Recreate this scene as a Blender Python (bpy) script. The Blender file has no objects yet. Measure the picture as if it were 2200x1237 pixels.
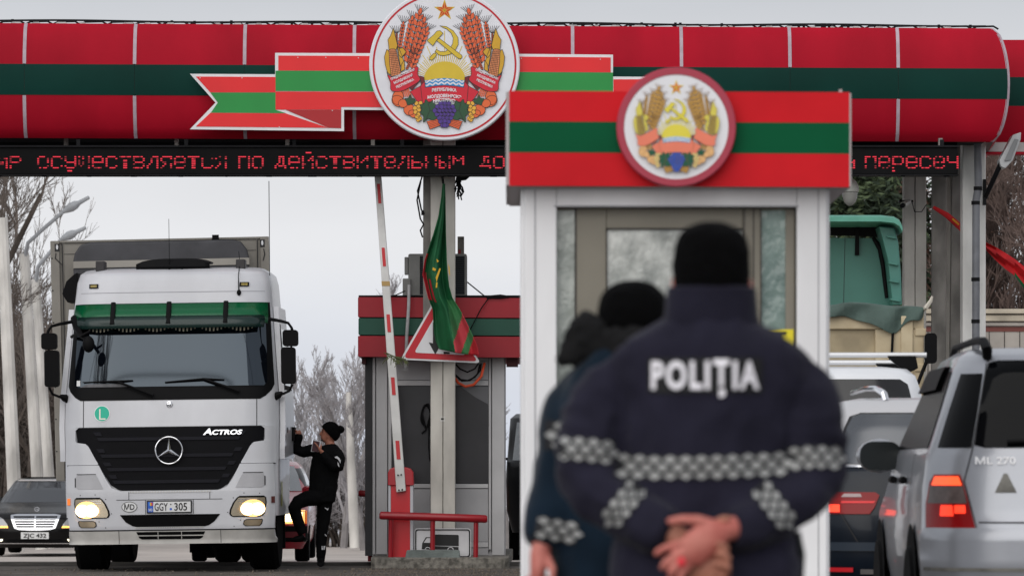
import bpy, bmesh, math, random
import numpy as np
from mathutils import Vector, Matrix, Euler, noise as mnoise
from mathutils.geometry import tessellate_polygon
from mathutils.bvhtree import BVHTree
R = math.radians
C = bpy.context.scene.collection
SC = bpy.context.scene
# ---------------------------------------------------------------- camera
F = 10000.0          # focal length in photo pixels (photo is 2200 wide)
HC = 1.17            # camera height
VH = 1005.0          # photo row of the horizon
cam = bpy.data.cameras.new('camera'); camo = bpy.data.objects.new('camera', cam); C.objects.link(camo)
cam.sensor_width = 36.0; cam.lens = F * 36 / 2200
cam.shift_x = 0.0; cam.shift_y = (VH - 618.5) / 2200
camo.location = (0, 0, HC); camo.rotation_euler = (R(90), 0, 0)
cam.clip_start = 0.5; cam.clip_end = 3000
cam.dof.use_dof = True; cam.dof.focus_distance = 54.0; cam.dof.aperture_fstop = 5.6; cam.dof.aperture_blades = 9
SC.camera = camo
# ---------------------------------------------------------------- sky and sun (overcast)
SUN_EL, SUN_AZ = R(36), R(203)       # azimuth from +Y, clockwise: behind the camera, a little to the left
w = bpy.data.worlds.new('World'); SC.world = w; w.use_nodes = True
nt = w.node_tree; nt.nodes.clear()
def N(t, **k):
    n = nt.nodes.new(t)
    for a, b in k.items(): setattr(n, a, b)
    return n
out = N('ShaderNodeOutputWorld'); bg = N('ShaderNodeBackground')
sky = N('ShaderNodeTexSky', sky_type='NISHITA'); sky.sun_disc = False
sky.sun_elevation = SUN_EL; sky.sun_rotation = SUN_AZ; sky.air_density = 1.0; sky.dust_density = 4.0
geo = N('ShaderNodeTexCoord'); sep = N('ShaderNodeSeparateXYZ')
nt.links.new(geo.outputs['Generated'], sep.inputs[0])
ramp = N('ShaderNodeValToRGB')       # cloud deck: paler low down, greyer overhead
nt.links.new(sep.outputs['Z'], ramp.inputs[0])
e = ramp.color_ramp.elements
e[0].position = 0.0; e[0].color = (6.9, 7.35, 8.4, 1)
e[1].position = 1.0; e[1].color = (4.6, 4.75, 5.1, 1)
for pos, col in ((0.030, (7.9, 8.15, 8.75, 1)), (0.046, (8.65, 8.72, 9.0, 1)), (0.075, (8.0, 8.1, 8.4, 1)), (0.105, (6.0, 6.2, 6.6, 1)), (0.2, (6.4, 6.65, 7.0, 1)), (0.45, (6.4, 6.6, 7.0, 1))):
    q = e.new(pos); q.color = col
nz = N('ShaderNodeTexNoise'); nz.inputs['Scale'].default_value = 9; nz.inputs['Detail'].default_value = 4
mp = N('ShaderNodeMapping'); mp.inputs['Scale'].default_value = (1, 1, 4)
nt.links.new(geo.outputs['Generated'], mp.inputs[0]); nt.links.new(mp.outputs[0], nz.inputs['Vector'])
mr = N('ShaderNodeMapRange'); mr.inputs['From Min'].default_value = .3; mr.inputs['From Max'].default_value = .7
mr.inputs['To Min'].default_value = .955; mr.inputs['To Max'].default_value = 1.035
nt.links.new(nz.outputs[0], mr.inputs[0])
vm = N('ShaderNodeVectorMath', operation='SCALE'); nt.links.new(ramp.outputs[0], vm.inputs[0]); nt.links.new(mr.outputs[0], vm.inputs['Scale'])
mx = N('ShaderNodeMix', data_type='RGBA'); mx.inputs[0].default_value = 0.93
nt.links.new(sky.outputs[0], mx.inputs[6]); nt.links.new(vm.outputs[0], mx.inputs[7])
nt.links.new(mx.outputs[2], bg.inputs[0]); bg.inputs[1].default_value = 0.1
nt.links.new(bg.outputs[0], out.inputs[0])
sl = bpy.data.lights.new('sun', 'SUN'); sl.energy = 1.85; sl.angle = R(75); sl.color = (1, .97, .93)
so = bpy.data.objects.new('sun', sl); C.objects.link(so)
so.rotation_euler = (R(90) - SUN_EL, 0, R(180) - SUN_AZ)
so.location = (0, -20, 40)
vs = SC.view_settings; vs.view_transform = 'Standard'; vs.look = 'None'; vs.exposure = 0.0; vs.gamma = 1.0; vs.use_curve_mapping = False
SC.cycles.max_bounces = 8; SC.cycles.use_denoising = True
# ---------------------------------------------------------------- helpers
def P(px, py, Y):                       # photo pixel at depth Y -> metres
    return Vector(((px - 1100) * Y / F, Y, HC + (VH - py) * Y / F))
def lin(c):
    return tuple(((x / 255) / 12.92 if x / 255 <= .04045 else ((x / 255 + .055) / 1.055) ** 2.4) for x in c)
MATS = {}
def mat(name, rgb, rough=.6, metal=0., var=.0, vscale=6., bump=0., bscale=60., spec=.5, coat=0., emit=0., ecol=None,
        srgb=True, rgb2=None, trans=0., ior=1.45, stretch=None, lo=.35, hi=.65, detail=5, sheen=0., tint=None):
    if name in MATS: return MATS[name]
    m = bpy.data.materials.new(name); MATS[name] = m; m.use_nodes = True
    t = m.node_tree; b = t.nodes['Principled BSDF']; L = t.links.new
    c = lin(rgb) if srgb else rgb
    b.inputs['Base Color'].default_value = (*c, 1); b.inputs['Roughness'].default_value = rough
    b.inputs['Metallic'].default_value = metal; b.inputs['Specular IOR Level'].default_value = spec
    b.inputs['Coat Weight'].default_value = coat; b.inputs['IOR'].default_value = ior
    b.inputs['Transmission Weight'].default_value = trans
    m.diffuse_color = (*c, 1)
    if sheen: b.inputs['Sheen Weight'].default_value = sheen; b.inputs['Sheen Roughness'].default_value = .4
    if tint: b.inputs['Specular Tint'].default_value = (*tint, 1)
    if var or bump:
        tc = t.nodes.new('ShaderNodeTexCoord'); vec = tc.outputs['Object']
        if stretch:
            mpn = t.nodes.new('ShaderNodeMapping'); mpn.inputs['Scale'].default_value = stretch; L(vec, mpn.inputs[0]); vec = mpn.outputs[0]
    if var:
        n = t.nodes.new('ShaderNodeTexNoise'); n.inputs['Scale'].default_value = vscale; n.inputs['Detail'].default_value = detail
        L(vec, n.inputs['Vector'])
        r = t.nodes.new('ShaderNodeValToRGB'); L(n.outputs[0], r.inputs[0])
        c2 = (lin(rgb2) if srgb else rgb2) if rgb2 else tuple(x * (1 - var) for x in c)
        c1 = c if rgb2 else tuple(min(1, x * (1 + var * .6)) for x in c)
        r.color_ramp.elements[0].position = lo; r.color_ramp.elements[1].position = hi
        r.color_ramp.elements[0].color = (*c2, 1); r.color_ramp.elements[1].color = (*c1, 1)
        L(r.outputs[0], b.inputs['Base Color'])
    if bump:
        n2 = t.nodes.new('ShaderNodeTexNoise'); n2.inputs['Scale'].default_value = bscale; n2.inputs['Detail'].default_value = 4
        L(vec, n2.inputs['Vector'])
        bp = t.nodes.new('ShaderNodeBump'); bp.inputs['Strength'].default_value = bump; bp.inputs['Distance'].default_value = .02
        L(n2.outputs[0], bp.inputs['Height']); L(bp.outputs[0], b.inputs['Normal'])
    if emit:
        b.inputs['Emission Color'].default_value = (*(lin(ecol) if ecol else c), 1); b.inputs['Emission Strength'].default_value = emit
    return m
WM = {}
def wm(o):
    return WM.get(o.name, Matrix.Identity(4)) if o else Matrix.Identity(4)
def tag(o, label=None, cat=None, group=None, kind=None):
    if label: o['label'] = label
    if cat: o['category'] = cat
    if group: o['group'] = group
    if kind: o['kind'] = kind
    return o
def thing(name, label, cat, loc=(0, 0, 0), rot=(0, 0, 0), group=None):
    o = bpy.data.objects.new(name, None); C.objects.link(o)
    o.location = loc; o.rotation_euler = rot; o.empty_display_size = .2
    WM[o.name] = Matrix.LocRotScale(Vector(loc), Euler(rot), None)
    return tag(o, label, cat, group)
class MB:
    def __init__(s, m=None): s.v = []; s.f = []; s.mi = []; s.sm = []; s.mats = []; s.cur = m
    def idx(s, m):
        m = m or s.cur
        if m not in s.mats: s.mats.append(m)
        return s.mats.index(m)
    def add(s, vs, fs, m=None, smooth=False):
        k = len(s.v); i = s.idx(m)
        s.v += [tuple(x) for x in vs]
        for f in fs: s.f.append(tuple(a + k for a in f)); s.mi.append(i); s.sm.append(smooth)
        return s
    def box(s, a, b, m=None):
        x0, y0, z0 = a; x1, y1, z1 = b
        return s.add([(x0,y0,z0),(x1,y0,z0),(x1,y1,z0),(x0,y1,z0),(x0,y0,z1),(x1,y0,z1),(x1,y1,z1),(x0,y1,z1)],
              [(0,3,2,1),(4,5,6,7),(0,1,5,4),(1,2,6,5),(2,3,7,6),(3,0,4,7)], m)
    def pbox(s, px0, py0, px1, py1, Y, th, m=None):         # box whose front face fills a photo rectangle at depth Y
        a = P(px0, py1, Y); b = P(px1, py0, Y)
        return s.box((a.x, Y, a.z), (b.x, Y + th, b.z), m)
    def prism(s, poly, ext, m=None, smooth=False, back=True):   # closed polygon (3d points) extruded along ext
        n = len(poly); poly = [Vector(p) for p in poly]; ext = Vector(ext)
        tris = tessellate_polygon([poly])
        nr = Vector((0,0,0))
        for a, b in zip(poly, poly[1:] + poly[:1]): nr += a.cross(b)
        fl = nr.dot(ext) > 0
        front = [tuple(t) for t in tris]
        fs = []
        for t in front:
            a, b, c = (poly[i] for i in t)
            if ((b - a).cross(c - a)).dot(ext) > 0: t = t[::-1]
            fs.append(t)
            if back: fs.append(tuple(i + n for i in t[::-1]))
        vs = poly + [p + ext for p in poly]
        s.add(vs, fs, m, False)
        k = len(s.v) - 2 * n
        sd = []
        for i in range(n):
            j = (i + 1) % n
            sd.append((i, j, j + n, i + n) if fl else (j, i, i + n, j + n))
        i0 = s.idx(m)
        for f in sd: s.f.append(tuple(a + k for a in f)); s.mi.append(i0); s.sm.append(smooth)
        return s
    def loft(s, rings, m=None, closed=True, caps=True, smooth=True):
        n = len(rings[0]); k = len(rings); vs = [p for r in rings for p in r]; fs = []
        for i in range(k - 1):
            for j in range(n if closed else n - 1):
                a = i * n + j; b = i * n + (j + 1) % n
                fs.append((a, b, b + n, a + n))
        s.add(vs, fs, m, smooth)
        if caps and closed:
            s.add(rings[0], [tuple(range(n - 1, -1, -1))], m); s.add(rings[-1], [tuple(range(n))], m)
        return s
    def tube(s, path, r, n=8, m=None, caps=True, flat=None):
        path = [Vector(p) for p in path]; k = len(path)
        rs = r if isinstance(r, (list, tuple)) else [r] * k
        rings = []; prev = None
        for i, p in enumerate(path):
            d = (path[min(i + 1, k - 1)] - path[max(i - 1, 0)])
            d = d.normalized() if d.length > 1e-9 else Vector((0, 0, 1))
            ref = prev if prev is not None else (Vector((0, 1, 0)) if abs(d.y) < .9 else Vector((1, 0, 0)))
            a = (ref - d * ref.dot(d)); a = a.normalized() if a.length > 1e-6 else d.orthogonal().normalized()
            b = d.cross(a); prev = a
            ra, rb = (rs[i] if isinstance(rs[i], (tuple, list)) else (rs[i], rs[i]))
            rings.append([p + a * (ra * math.cos(t)) + b * (rb * math.sin(t)) for t in (2 * math.pi * q / n for q in range(n))])
        return s.loft(rings, m, True, caps, n > 4)
    def ball(s, c, r, n=12, m=None):
        c = Vector(c); r = r if isinstance(r, (tuple, list)) else (r, r, r); rings = []
        for i in range(n // 2 + 1):
            t = math.pi * i / (n // 2); t = min(max(t, .02), math.pi - .02)
            rings.append([c + Vector((r[0]*math.sin(t)*math.cos(2*math.pi*j/n), r[1]*math.sin(t)*math.sin(2*math.pi*j/n), -r[2]*math.cos(t))) for j in range(n)])
        return s.loft(rings, m)
    def grid(s, rows, m=None, smooth=True):                 # rows of equal length; m may be f(i,j)
        n = len(rows[0]); k = len(s.v); s.v += [tuple(p) for r in rows for p in r]
        for i in range(len(rows) - 1):
            for j in range(n - 1):
                a = k + i * n + j
                s.f.append((a, a + 1, a + n + 1, a + n)); s.mi.append(s.idx(m(i, j) if callable(m) else m)); s.sm.append(smooth)
        return s
    def build(s, name, parent=None, world=False, bevel=0., seg=2, solid=0., subsurf=0, sharp=35, kind=None, each=False):
        if each: return s.build_each(name, parent, world, bevel, seg)
        me = bpy.data.meshes.new(name); vs = s.v
        if world and parent is not None:
            iv = wm(parent).inverted(); vs = [iv @ Vector(p) for p in vs]
        me.from_pydata([tuple(p) for p in vs], [], s.f); 
        for m in s.mats: me.materials.append(m)
        me.polygons.foreach_set('material_index', s.mi); me.polygons.foreach_set('use_smooth', s.sm)
        me.update()
        o = bpy.data.objects.new(name, me); C.objects.link(o)
        if parent is not None: o.parent = parent; WM[o.name] = wm(parent)
        if any(s.sm):
            try: me.set_sharp_from_angle(angle=R(sharp))
            except Exception: pass
        if solid:
            q = o.modifiers.new('solid', 'SOLIDIFY'); q.thickness = solid; q.offset = 0
        if bevel:
            q = o.modifiers.new('bevel', 'BEVEL'); q.width = bevel; q.segments = seg; q.limit_method = 'ANGLE'; q.angle_limit = R(40); q.harden_normals = False
        if subsurf:
            q = o.modifiers.new('sub', 'SUBSURF'); q.levels = subsurf; q.render_levels = subsurf
        if kind: o['kind'] = kind
        return o
def _each(s, name, parent, world, bevel, seg):
    par = list(range(len(s.v)))
    def fd(a):
        while par[a] != a: par[a] = par[par[a]]; a = par[a]
        return a
    for f in s.f:
        for b in f[1:]: par[fd(f[0])] = fd(b)
    gr = {}
    for k, f in enumerate(s.f): gr.setdefault(fd(f[0]), []).append(k)
    first = None
    for ks in gr.values():
        q = MB(s.mats[0]); ids = sorted({i for k in ks for i in s.f[k]}); mp = {a: i for i, a in enumerate(ids)}
        q.v = [s.v[i] for i in ids]; q.f = [tuple(mp[i] for i in s.f[k]) for k in ks]; q.mats = list(s.mats); q.mi = [s.mi[k] for k in ks]; q.sm = [s.sm[k] for k in ks]
        o = q.build(name, parent, world, bevel, seg); first = first or o
    return first
MB.build_each = _each
def fuse(mb, voxel, smooth=6, fac=.5, wrinkle=0., wscale=9., seed=0, stretch=(1, 1, 1)):
    """overlapping closed shapes -> one continuous skin"""
    me = bpy.data.meshes.new('tmp'); me.from_pydata(mb.v, [], mb.f); me.update()
    o = bpy.data.objects.new('tmp', me); C.objects.link(o)
    q = o.modifiers.new('r', 'REMESH'); q.mode = 'VOXEL'; q.voxel_size = voxel
    if smooth:
        q = o.modifiers.new('s', 'SMOOTH'); q.iterations = smooth; q.factor = fac
    dg = bpy.context.evaluated_depsgraph_get(); ev = o.evaluated_get(dg); m2 = ev.to_mesh()
    vs = [v.co.copy() for v in m2.vertices]; fs = [tuple(p.vertices) for p in m2.polygons]
    if wrinkle:
        ns = [v.normal.copy() for v in m2.vertices]
        for i, v in enumerate(vs):
            p = Vector((v.x * stretch[0], v.y * stretch[1], v.z * stretch[2])) * wscale + Vector((seed, 0, 0))
            vs[i] = v + ns[i] * (wrinkle * (mnoise.noise(p) + .5 * mnoise.noise(p * 2.3)))
    ev.to_mesh_clear(); bpy.data.objects.remove(o); bpy.data.meshes.remove(me)
    r = MB(mb.cur); r.add(vs, fs, mb.cur, True); return r
_tc = {}
def text_mesh(s, bold=0., sp=1.):
    """unit-size flat lettering (height of a capital about .7) -> (2d points, faces, width); starts at x=0"""
    if (s, bold, sp) in _tc: return _tc[(s, bold, sp)]
    cu = bpy.data.curves.new('t', 'FONT'); cu.body = s; cu.size = 1; cu.offset = bold; cu.space_character = sp; cu.fill_mode = 'FRONT'; cu.resolution_u = 3
    o = bpy.data.objects.new('t', cu); C.objects.link(o)
    dg = bpy.context.evaluated_depsgraph_get(); ev = o.evaluated_get(dg); m = ev.to_mesh()
    vs = [(v.co.x, v.co.y) for v in m.vertices]; fs = [tuple(p.vertices) for p in m.polygons]
    ev.to_mesh_clear(); bpy.data.objects.remove(o); bpy.data.curves.remove(cu)
    x0 = min(v[0] for v in vs); x1 = max(v[0] for v in vs); y0 = min(v[1] for v in vs); y1 = max(v[1] for v in vs)
    vs = [(x - x0, y) for x, y in vs]
    _tc[(s, bold, sp)] = (vs, fs, x1 - x0, y0, y1); return _tc[(s, bold, sp)]
def lettering(mb, s, fn, m, bold=0.02):
    """fn(u in 0..1 along the word, v in 0..1 of the cap height) -> 3d point"""
    vs, fs, wd, y0, y1 = text_mesh(s, bold)
    cap = text_mesh('H', bold)[4]
    pts = [fn(x / wd, y / cap) for x, y in vs]
    # face the camera (-Y): the FONT front faces +Z in its own plane, mapped X->X, Y->Z gives -Y
    mb.add(pts, fs, m)
def rrect(x0, y0, x1, y1, r, n=4):
    pts = []
    for cx, cy, a in ((x1 - r, y1 - r, 0), (x0 + r, y1 - r, 90), (x0 + r, y0 + r, 180), (x1 - r, y0 + r, 270)):
        for i in range(n + 1):
            t = R(a + 90 * i / n); pts.append((cx + r * math.cos(t), cy + r * math.sin(t)))
    return pts
def circ(cx, cy, r, n=32, ry=None, rot=0):
    ry = ry or r; c, s_ = math.cos(rot), math.sin(rot); o = []
    for i in range(n):
        t = 2 * math.pi * i / n; x, y = r * math.cos(t), ry * math.sin(t); o.append((cx + x * c - y * s_, cy + x * s_ + y * c))
    return o
class Slice:
    """body given by horizontal slices: front y, back y, half width at each height"""
    def __init__(s, tab, Lf=.4, Lb=.4, pf=4., pb=4.):
        a = np.array(tab, float); s.z = a[:, 0]; s.yf_ = a[:, 1]; s.yb_ = a[:, 2]; s.w_ = a[:, 3]; s.Lf, s.Lb, s.pf, s.pb = Lf, Lb, pf, pb
    def yf(s, z): return float(np.interp(z, s.z, s.yf_))
    def yb(s, z): return float(np.interp(z, s.z, s.yb_))
    def w(s, z): return float(np.interp(z, s.z, s.w_))
    def _e(s, t, L, p):
        t = min(1., abs(t)); return L * (1 - (1 - t ** p) ** .5)
    def front(s, x, z, off=0.): return Vector((x, s.yf(z) + s._e(x / s.w(z), s.Lf, s.pf) - off, z))
    def back(s, x, z, off=0.): return Vector((x, s.yb(z) - s._e(x / s.w(z), s.Lb, s.pb) + off, z))
    def side(s, y, z, sg, off=0.):
        wv = s.w(z); yf, yb = s.yf(z), s.yb(z); x = wv
        if y < yf + s.Lf: x = wv * max(0, 1 - max(0, 1 - (y - yf) / s.Lf) ** 2) ** (1 / s.pf)
        if y > yb - s.Lb: x = wv * max(0, 1 - max(0, 1 - (yb - y) / s.Lb) ** 2) ** (1 / s.pb)
        return Vector((sg * (x + off), y, z))
    def body(s, mb, m=None, nz=2, nt=17, zmin=None, zmax=None):
        nt = nt * 2 + 1
        ts = [math.sin(math.pi / 2 * q) for q in np.linspace(-1, 1, nt)]
        zz = []
        for a, b in zip(s.z[:-1], s.z[1:]):
            zz += list(np.linspace(a, b, nz, endpoint=False))
        zz.append(s.z[-1])
        if zmin is not None: zz = [zmin] + [q for q in zz if q > zmin + .005]
        if zmax is not None: zz = [q for q in zz if q < zmax - .005] + [zmax]
        rings = []
        for z in zz:
            wv = s.w(z)
            rings.append([s.front(t * wv, z) for t in ts] + [s.back(-t * wv, z) for t in ts])
        mb.loft(rings, m); return mb
    def patch(s, mb, rows, m=None, n=10, off=.004, thick=0., where='front', sg=1, nr=1):
        """rows [(z, a, b)]: a..b is x on front/back, y on sides"""
        rr = []
        for (z0, a0, b0), (z1, a1, b1) in zip(rows[:-1], rows[1:]):
            nr = max(1, int(math.ceil(abs(z1 - z0) / .035)))
            for q in range(nr):
                t = q / nr; rr.append((z0 + (z1 - z0) * t, a0 + (a1 - a0) * t, b0 + (b1 - b0) * t))
        rr.append(rows[-1])
        n = max(n, int(math.ceil(max(abs(b - a) for _, a, b in rows) / .045)))
        def pt(c, z, o):
            return s.front(c, z, o) if where == 'front' else (s.back(c, z, o) if where == 'back' else s.side(c, z, sg, o))
        def row(z, a, b, o): return [pt(a + (b - a) * q / n, z, o) for q in range(n + 1)]
        g = [row(z, a, b, off) for z, a, b in rr]
        flip = (where == 'back') != (rr[0][0] > rr[-1][0])
        if where == 'side': flip = (sg < 0) != (rr[0][0] > rr[-1][0])
        if flip: g = [r[::-1] for r in g]
        mb.grid(g, m)
        if thick:
            h = [row(z, a, b, off - thick) for z, a, b in rr]
            if flip: h = [r[::-1] for r in h]
            edge = lambda G: G[0] + [r[-1] for r in G[1:]] + G[-1][::-1][1:] + [r[0] for r in G[1:-1]][::-1]
            A, B = edge(g), edge(h); k = len(A)
            mb.add(A + B, [(i, i + k, (i + 1) % k + k, (i + 1) % k) for i in range(k)], m)
        return mb
def ring_prism(mb, outer, inner, ext, m):      # frame between two outlines with the same point count
    n = len(outer); e = Vector(ext)
    for a, b in ((outer, inner),):
        vs = [Vector(p) for p in a] + [Vector(p) for p in b]
        vs += [v + e for v in vs]
        fs = []
        for i in range(n):
            j = (i + 1) % n
            fs += [(i, j, n + j, n + i), (2*n + i, 3*n + i, 3*n + j, 2*n + j), (i, 2*n + i, 2*n + j, j), (n + i, n + j, 3*n + j, 3*n + i)]
        mb.add(vs, fs, m)
def wheel(parent, c, r, wd, tyre, rim, sg=1):
    x, y, z = c; mb = MB(tyre)
    prof = [(r*.62, -.5), (r*.93, -.5), (r, -.36), (r, .36), (r*.93, .5), (r*.62, .5)]
    n = 28
    rings = [[(x + q*wd, y + rr*math.cos(2*math.pi*i/n), z + rr*math.sin(2*math.pi*i/n)) for i in range(n)] for rr, q in prof]
    mb.loft(rings); wh = mb.build('wheel', parent)
    rb = MB(rim); k = 5
    xo = x + sg*wd*.42
    rings = [[(xx, y + rr*math.cos(2*math.pi*i/20), z + rr*math.sin(2*math.pi*i/20)) for i in range(20)] for rr, xx in ((r*.64, xo), (r*.55, xo - sg*.01), (r*.5, xo - sg*.05), (r*.2, xo - sg*.02), (r*.08, xo))]
    rb.loft(rings); rb.build('rim', wh); return wh
# ---------------------------------------------------------------- materials
GREYW = mat('white_paint', (214, 214, 218), .35, var=.05, vscale=2, coat=.2)
# ================================================================ SETTING
ASPH = mat('asphalt', (88, 82, 77), .8, var=.35, vscale=1.3, bump=.5, bscale=45, detail=8)
FAR_ROAD = mat('pale_road', (182, 173, 166), .85, var=.22, vscale=.35, bump=.3, bscale=20, detail=8, stretch=(1, .35, 1))  # far road in a paler tone than the near asphalt
SNOWG = mat('frosty_field', (196, 197, 202), .9, var=.5, vscale=.16, rgb2=(112, 106, 98), lo=.38, hi=.6, detail=8, bump=.4, bscale=3)
CONC = mat('kerb_concrete', (128, 124, 117), .9, var=.55, vscale=16, bump=.9, bscale=60, detail=8)
def gz(y):
    return float(np.interp(y, [-50, 57, 64.5, 87, 112, 200, 3000], [0, 0, -.13, -.48, -.62, -.4, -.2]))
def sheet(name, x0, x1, ys, nx, m, dz, kind='structure', edge=0.):
    mb = MB(m); xs = np.linspace(x0, x1, nx); rr = []
    for y in ys:
        yy = y
        rr.append([(x, yy + (edge * (mnoise.noise(Vector((x * .9, 3.1, 0))) + .4*mnoise.noise(Vector((x*3.7, 8, 0)))) if (y == ys[-1] and edge) else 0), gz(yy) + dz) for x in xs])
    mb.grid(rr, None, True); o = mb.build(name); o['kind'] = kind; return o
sheet('ground', -1600, 1600, [-60, 0, 30, 57, 60, 64.5, 70, 78, 87, 100, 112, 150, 200, 400, 900, 2600], 40, SNOWG, -.02)
sheet('road', -14, 14, [57, 60, 64.5, 70, 78, 87, 100, 112], 30, FAR_ROAD, -.006)
sheet('asphalt_road', -30, 30, [-40, 0, 20, 35, 45, 52, 56.3], 160, ASPH, .0, edge=.35)
# small stones and grit lying on the apron in front of the kerb
random.seed(5); gr = MB(mat('grit', (112, 103, 93), .9, var=.5, vscale=30))
for i in range(1500):
    x = random.uniform(-1.9, 1.3) if i % 3 else random.uniform(-6.5, 1.4); y = random.uniform(50.5, 54.3); q = random.uniform(.004, .013)
    gr.ball((x, y, q*.4), (q, q, q*.7), 6)
tag(gr.build('gravel'), 'loose grit and small stones on the asphalt before the kerb', 'gravel', kind='stuff')
dk = MB(mat('road_dirt', (64, 59, 54), .95, var=.5, vscale=4, bump=.6))
random.seed(8); xs = np.linspace(-14, 12, 140); rr = [[], [], []]
for x in xs:
    n1 = mnoise.noise(Vector((x*1.3, 0, 4))); n2 = mnoise.noise(Vector((x*1.1, 9, 4)))
    y0 = 55.75 + .35*n1; y1 = 57.0 + .4*n2
    rr[0].append((x, y0, .004)); rr[1].append((x, (y0+y1)/2, .035 + .012*n2)); rr[2].append((x, y1, .003))
dk.grid(rr); tag(dk.build('dirt_ground'), kind='structure')
# kerbed island under the customs booth
KI = MB(CONC); a = P(797, 1197, 54.5); b = P(1093, 1197, 54.5)
isl = [(a.x, 54.5), (a.x + .05, 54.42), (b.x - .05, 54.42), (b.x, 54.5), (b.x + .05, 60.5), (a.x - .05, 60.5)]
KI.prism([(x, y, a.z + .002) for x, y in isl], (0, 0, -.14)); KI.build('island_pavement', bevel=.012)['kind'] = 'structure'
# ---------------------------------------------------------------- trees
def segs_obj(name, segs, m, parent, n=3):
    p0 = np.array([q[0] for q in segs]); p1 = np.array([q[1] for q in segs]); r0 = np.array([q[2] for q in segs]); r1 = np.array([q[3] for q in segs])
    d = p1 - p0; d /= np.linalg.norm(d, axis=1, keepdims=True) + 1e-9
    ref = np.where(np.abs(d[:, 2:3]) < .9, np.array([[0, 0, 1.]]), np.array([[1., 0, 0]]))
    a = np.cross(d, ref); a /= np.linalg.norm(a, axis=1, keepdims=True) + 1e-9; b = np.cross(d, a)
    vs = []
    for p, r in ((p0, r0), (p1, r1)):
        for q in range(n):
            t = 2 * math.pi * q / n; vs.append(p + (a * math.cos(t) + b * math.sin(t)) * r[:, None])
    V = np.stack(vs, 1).reshape(-1, 3); k = len(segs)
    base = (np.arange(k) * 2 * n)[:, None]
    fq = []
    for q in range(n):
        q2 = (q + 1) % n; fq.append(base + np.array([[q, q2, q2 + n, q + n]]))
    Fq = np.stack(fq, 1).reshape(-1, 4)
    me = bpy.data.meshes.new(name); me.from_pydata(V.tolist(), [], Fq.tolist()); me.materials.append(m)
    o = bpy.data.objects.new(name, me); C.objects.link(o); o.parent = parent; return o
def bare_tree(label, px, Y, top_py, seed, tm, cm, spread=.5, trunk_r=.11, dens=1., tw=.008, levels=4, low=.25, group='bare trees behind the crossing', name='bare_tree', lean=0):
    rnd = random.Random(seed); z0 = gz(Y) - .05; x = (px - 1100) * Y / F
    h = HC + (VH - top_py) * Y / F - z0
    root = thing(name, label, 'tree', (x, Y, z0), (0, 0, 0), group)
    tr, br = [], []
    def grow(p, d, L, r, lv):
        k = 4 if lv < 2 else 3
        pts = [p]; q = p.copy(); dd = d.copy()
        for i in range(k):
            dd = (dd + Vector((rnd.gauss(0, .13), rnd.gauss(0, .13), rnd.gauss(.05, .08)))).normalized(); q = q + dd * (L / k); pts.append(q.copy())
        for i in range(k):
            ra = r * (1 - .62 * i / k); rb = r * (1 - .62 * (i + 1) / k)
            (tr if lv == 0 else br).append((tuple(pts[i]), tuple(pts[i+1]), max(ra, tw*.55), max(rb, tw*.5)))
        if lv >= levels: return
        nb = int((9, 6, 5, 5, 4)[lv] * dens + rnd.random())
        for i in range(nb):
            t = rnd.uniform(low if lv == 0 else .2, 1.0); f = t * k; j = min(int(f), k - 1); pp = pts[j].lerp(pts[j+1], f - j)
            az = rnd.uniform(0, 2*math.pi); sp = rnd.uniform(.55, 1.15) * spread
            base = (pts[j+1] - pts[j]).normalized(); o1 = base.orthogonal().normalized(); o2 = base.cross(o1)
            nd = (base * math.cos(sp) + (o1*math.cos(az) + o2*math.sin(az)) * math.sin(sp)); nd.z += .12; nd.normalize()
            grow(pp, nd, L * rnd.uniform(.34, .58) * (1.15 - .45*t if lv == 0 else 1), max(r * .5 * (1 - .5*t), tw), lv + 1)
    grow(Vector((0, 0, 0)), Vector((lean, 0, 1)).normalized(), h * .86, trunk_r, 0)
    segs_obj('trunk', tr, tm, root, 7); segs_obj('crown', br, cm, root, 3)
    return root
BK1 = mat('bark_dark', (74, 66, 60), .9, var=.3, vscale=3); TW1 = mat('twigs_brown', (106, 97, 91), .9, var=.25, vscale=.7)
BK2 = mat('bark_grey', (142, 138, 138), .9, var=.25, vscale=3); TW2 = mat('twigs_frost_haze', (168, 165, 168), .9, var=.25, vscale=.7)  # bark and twigs greyed for frost and for distance haze
TW3 = mat('twigs_rust', (104, 88, 82), .9, var=.3, vscale=.7)
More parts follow.
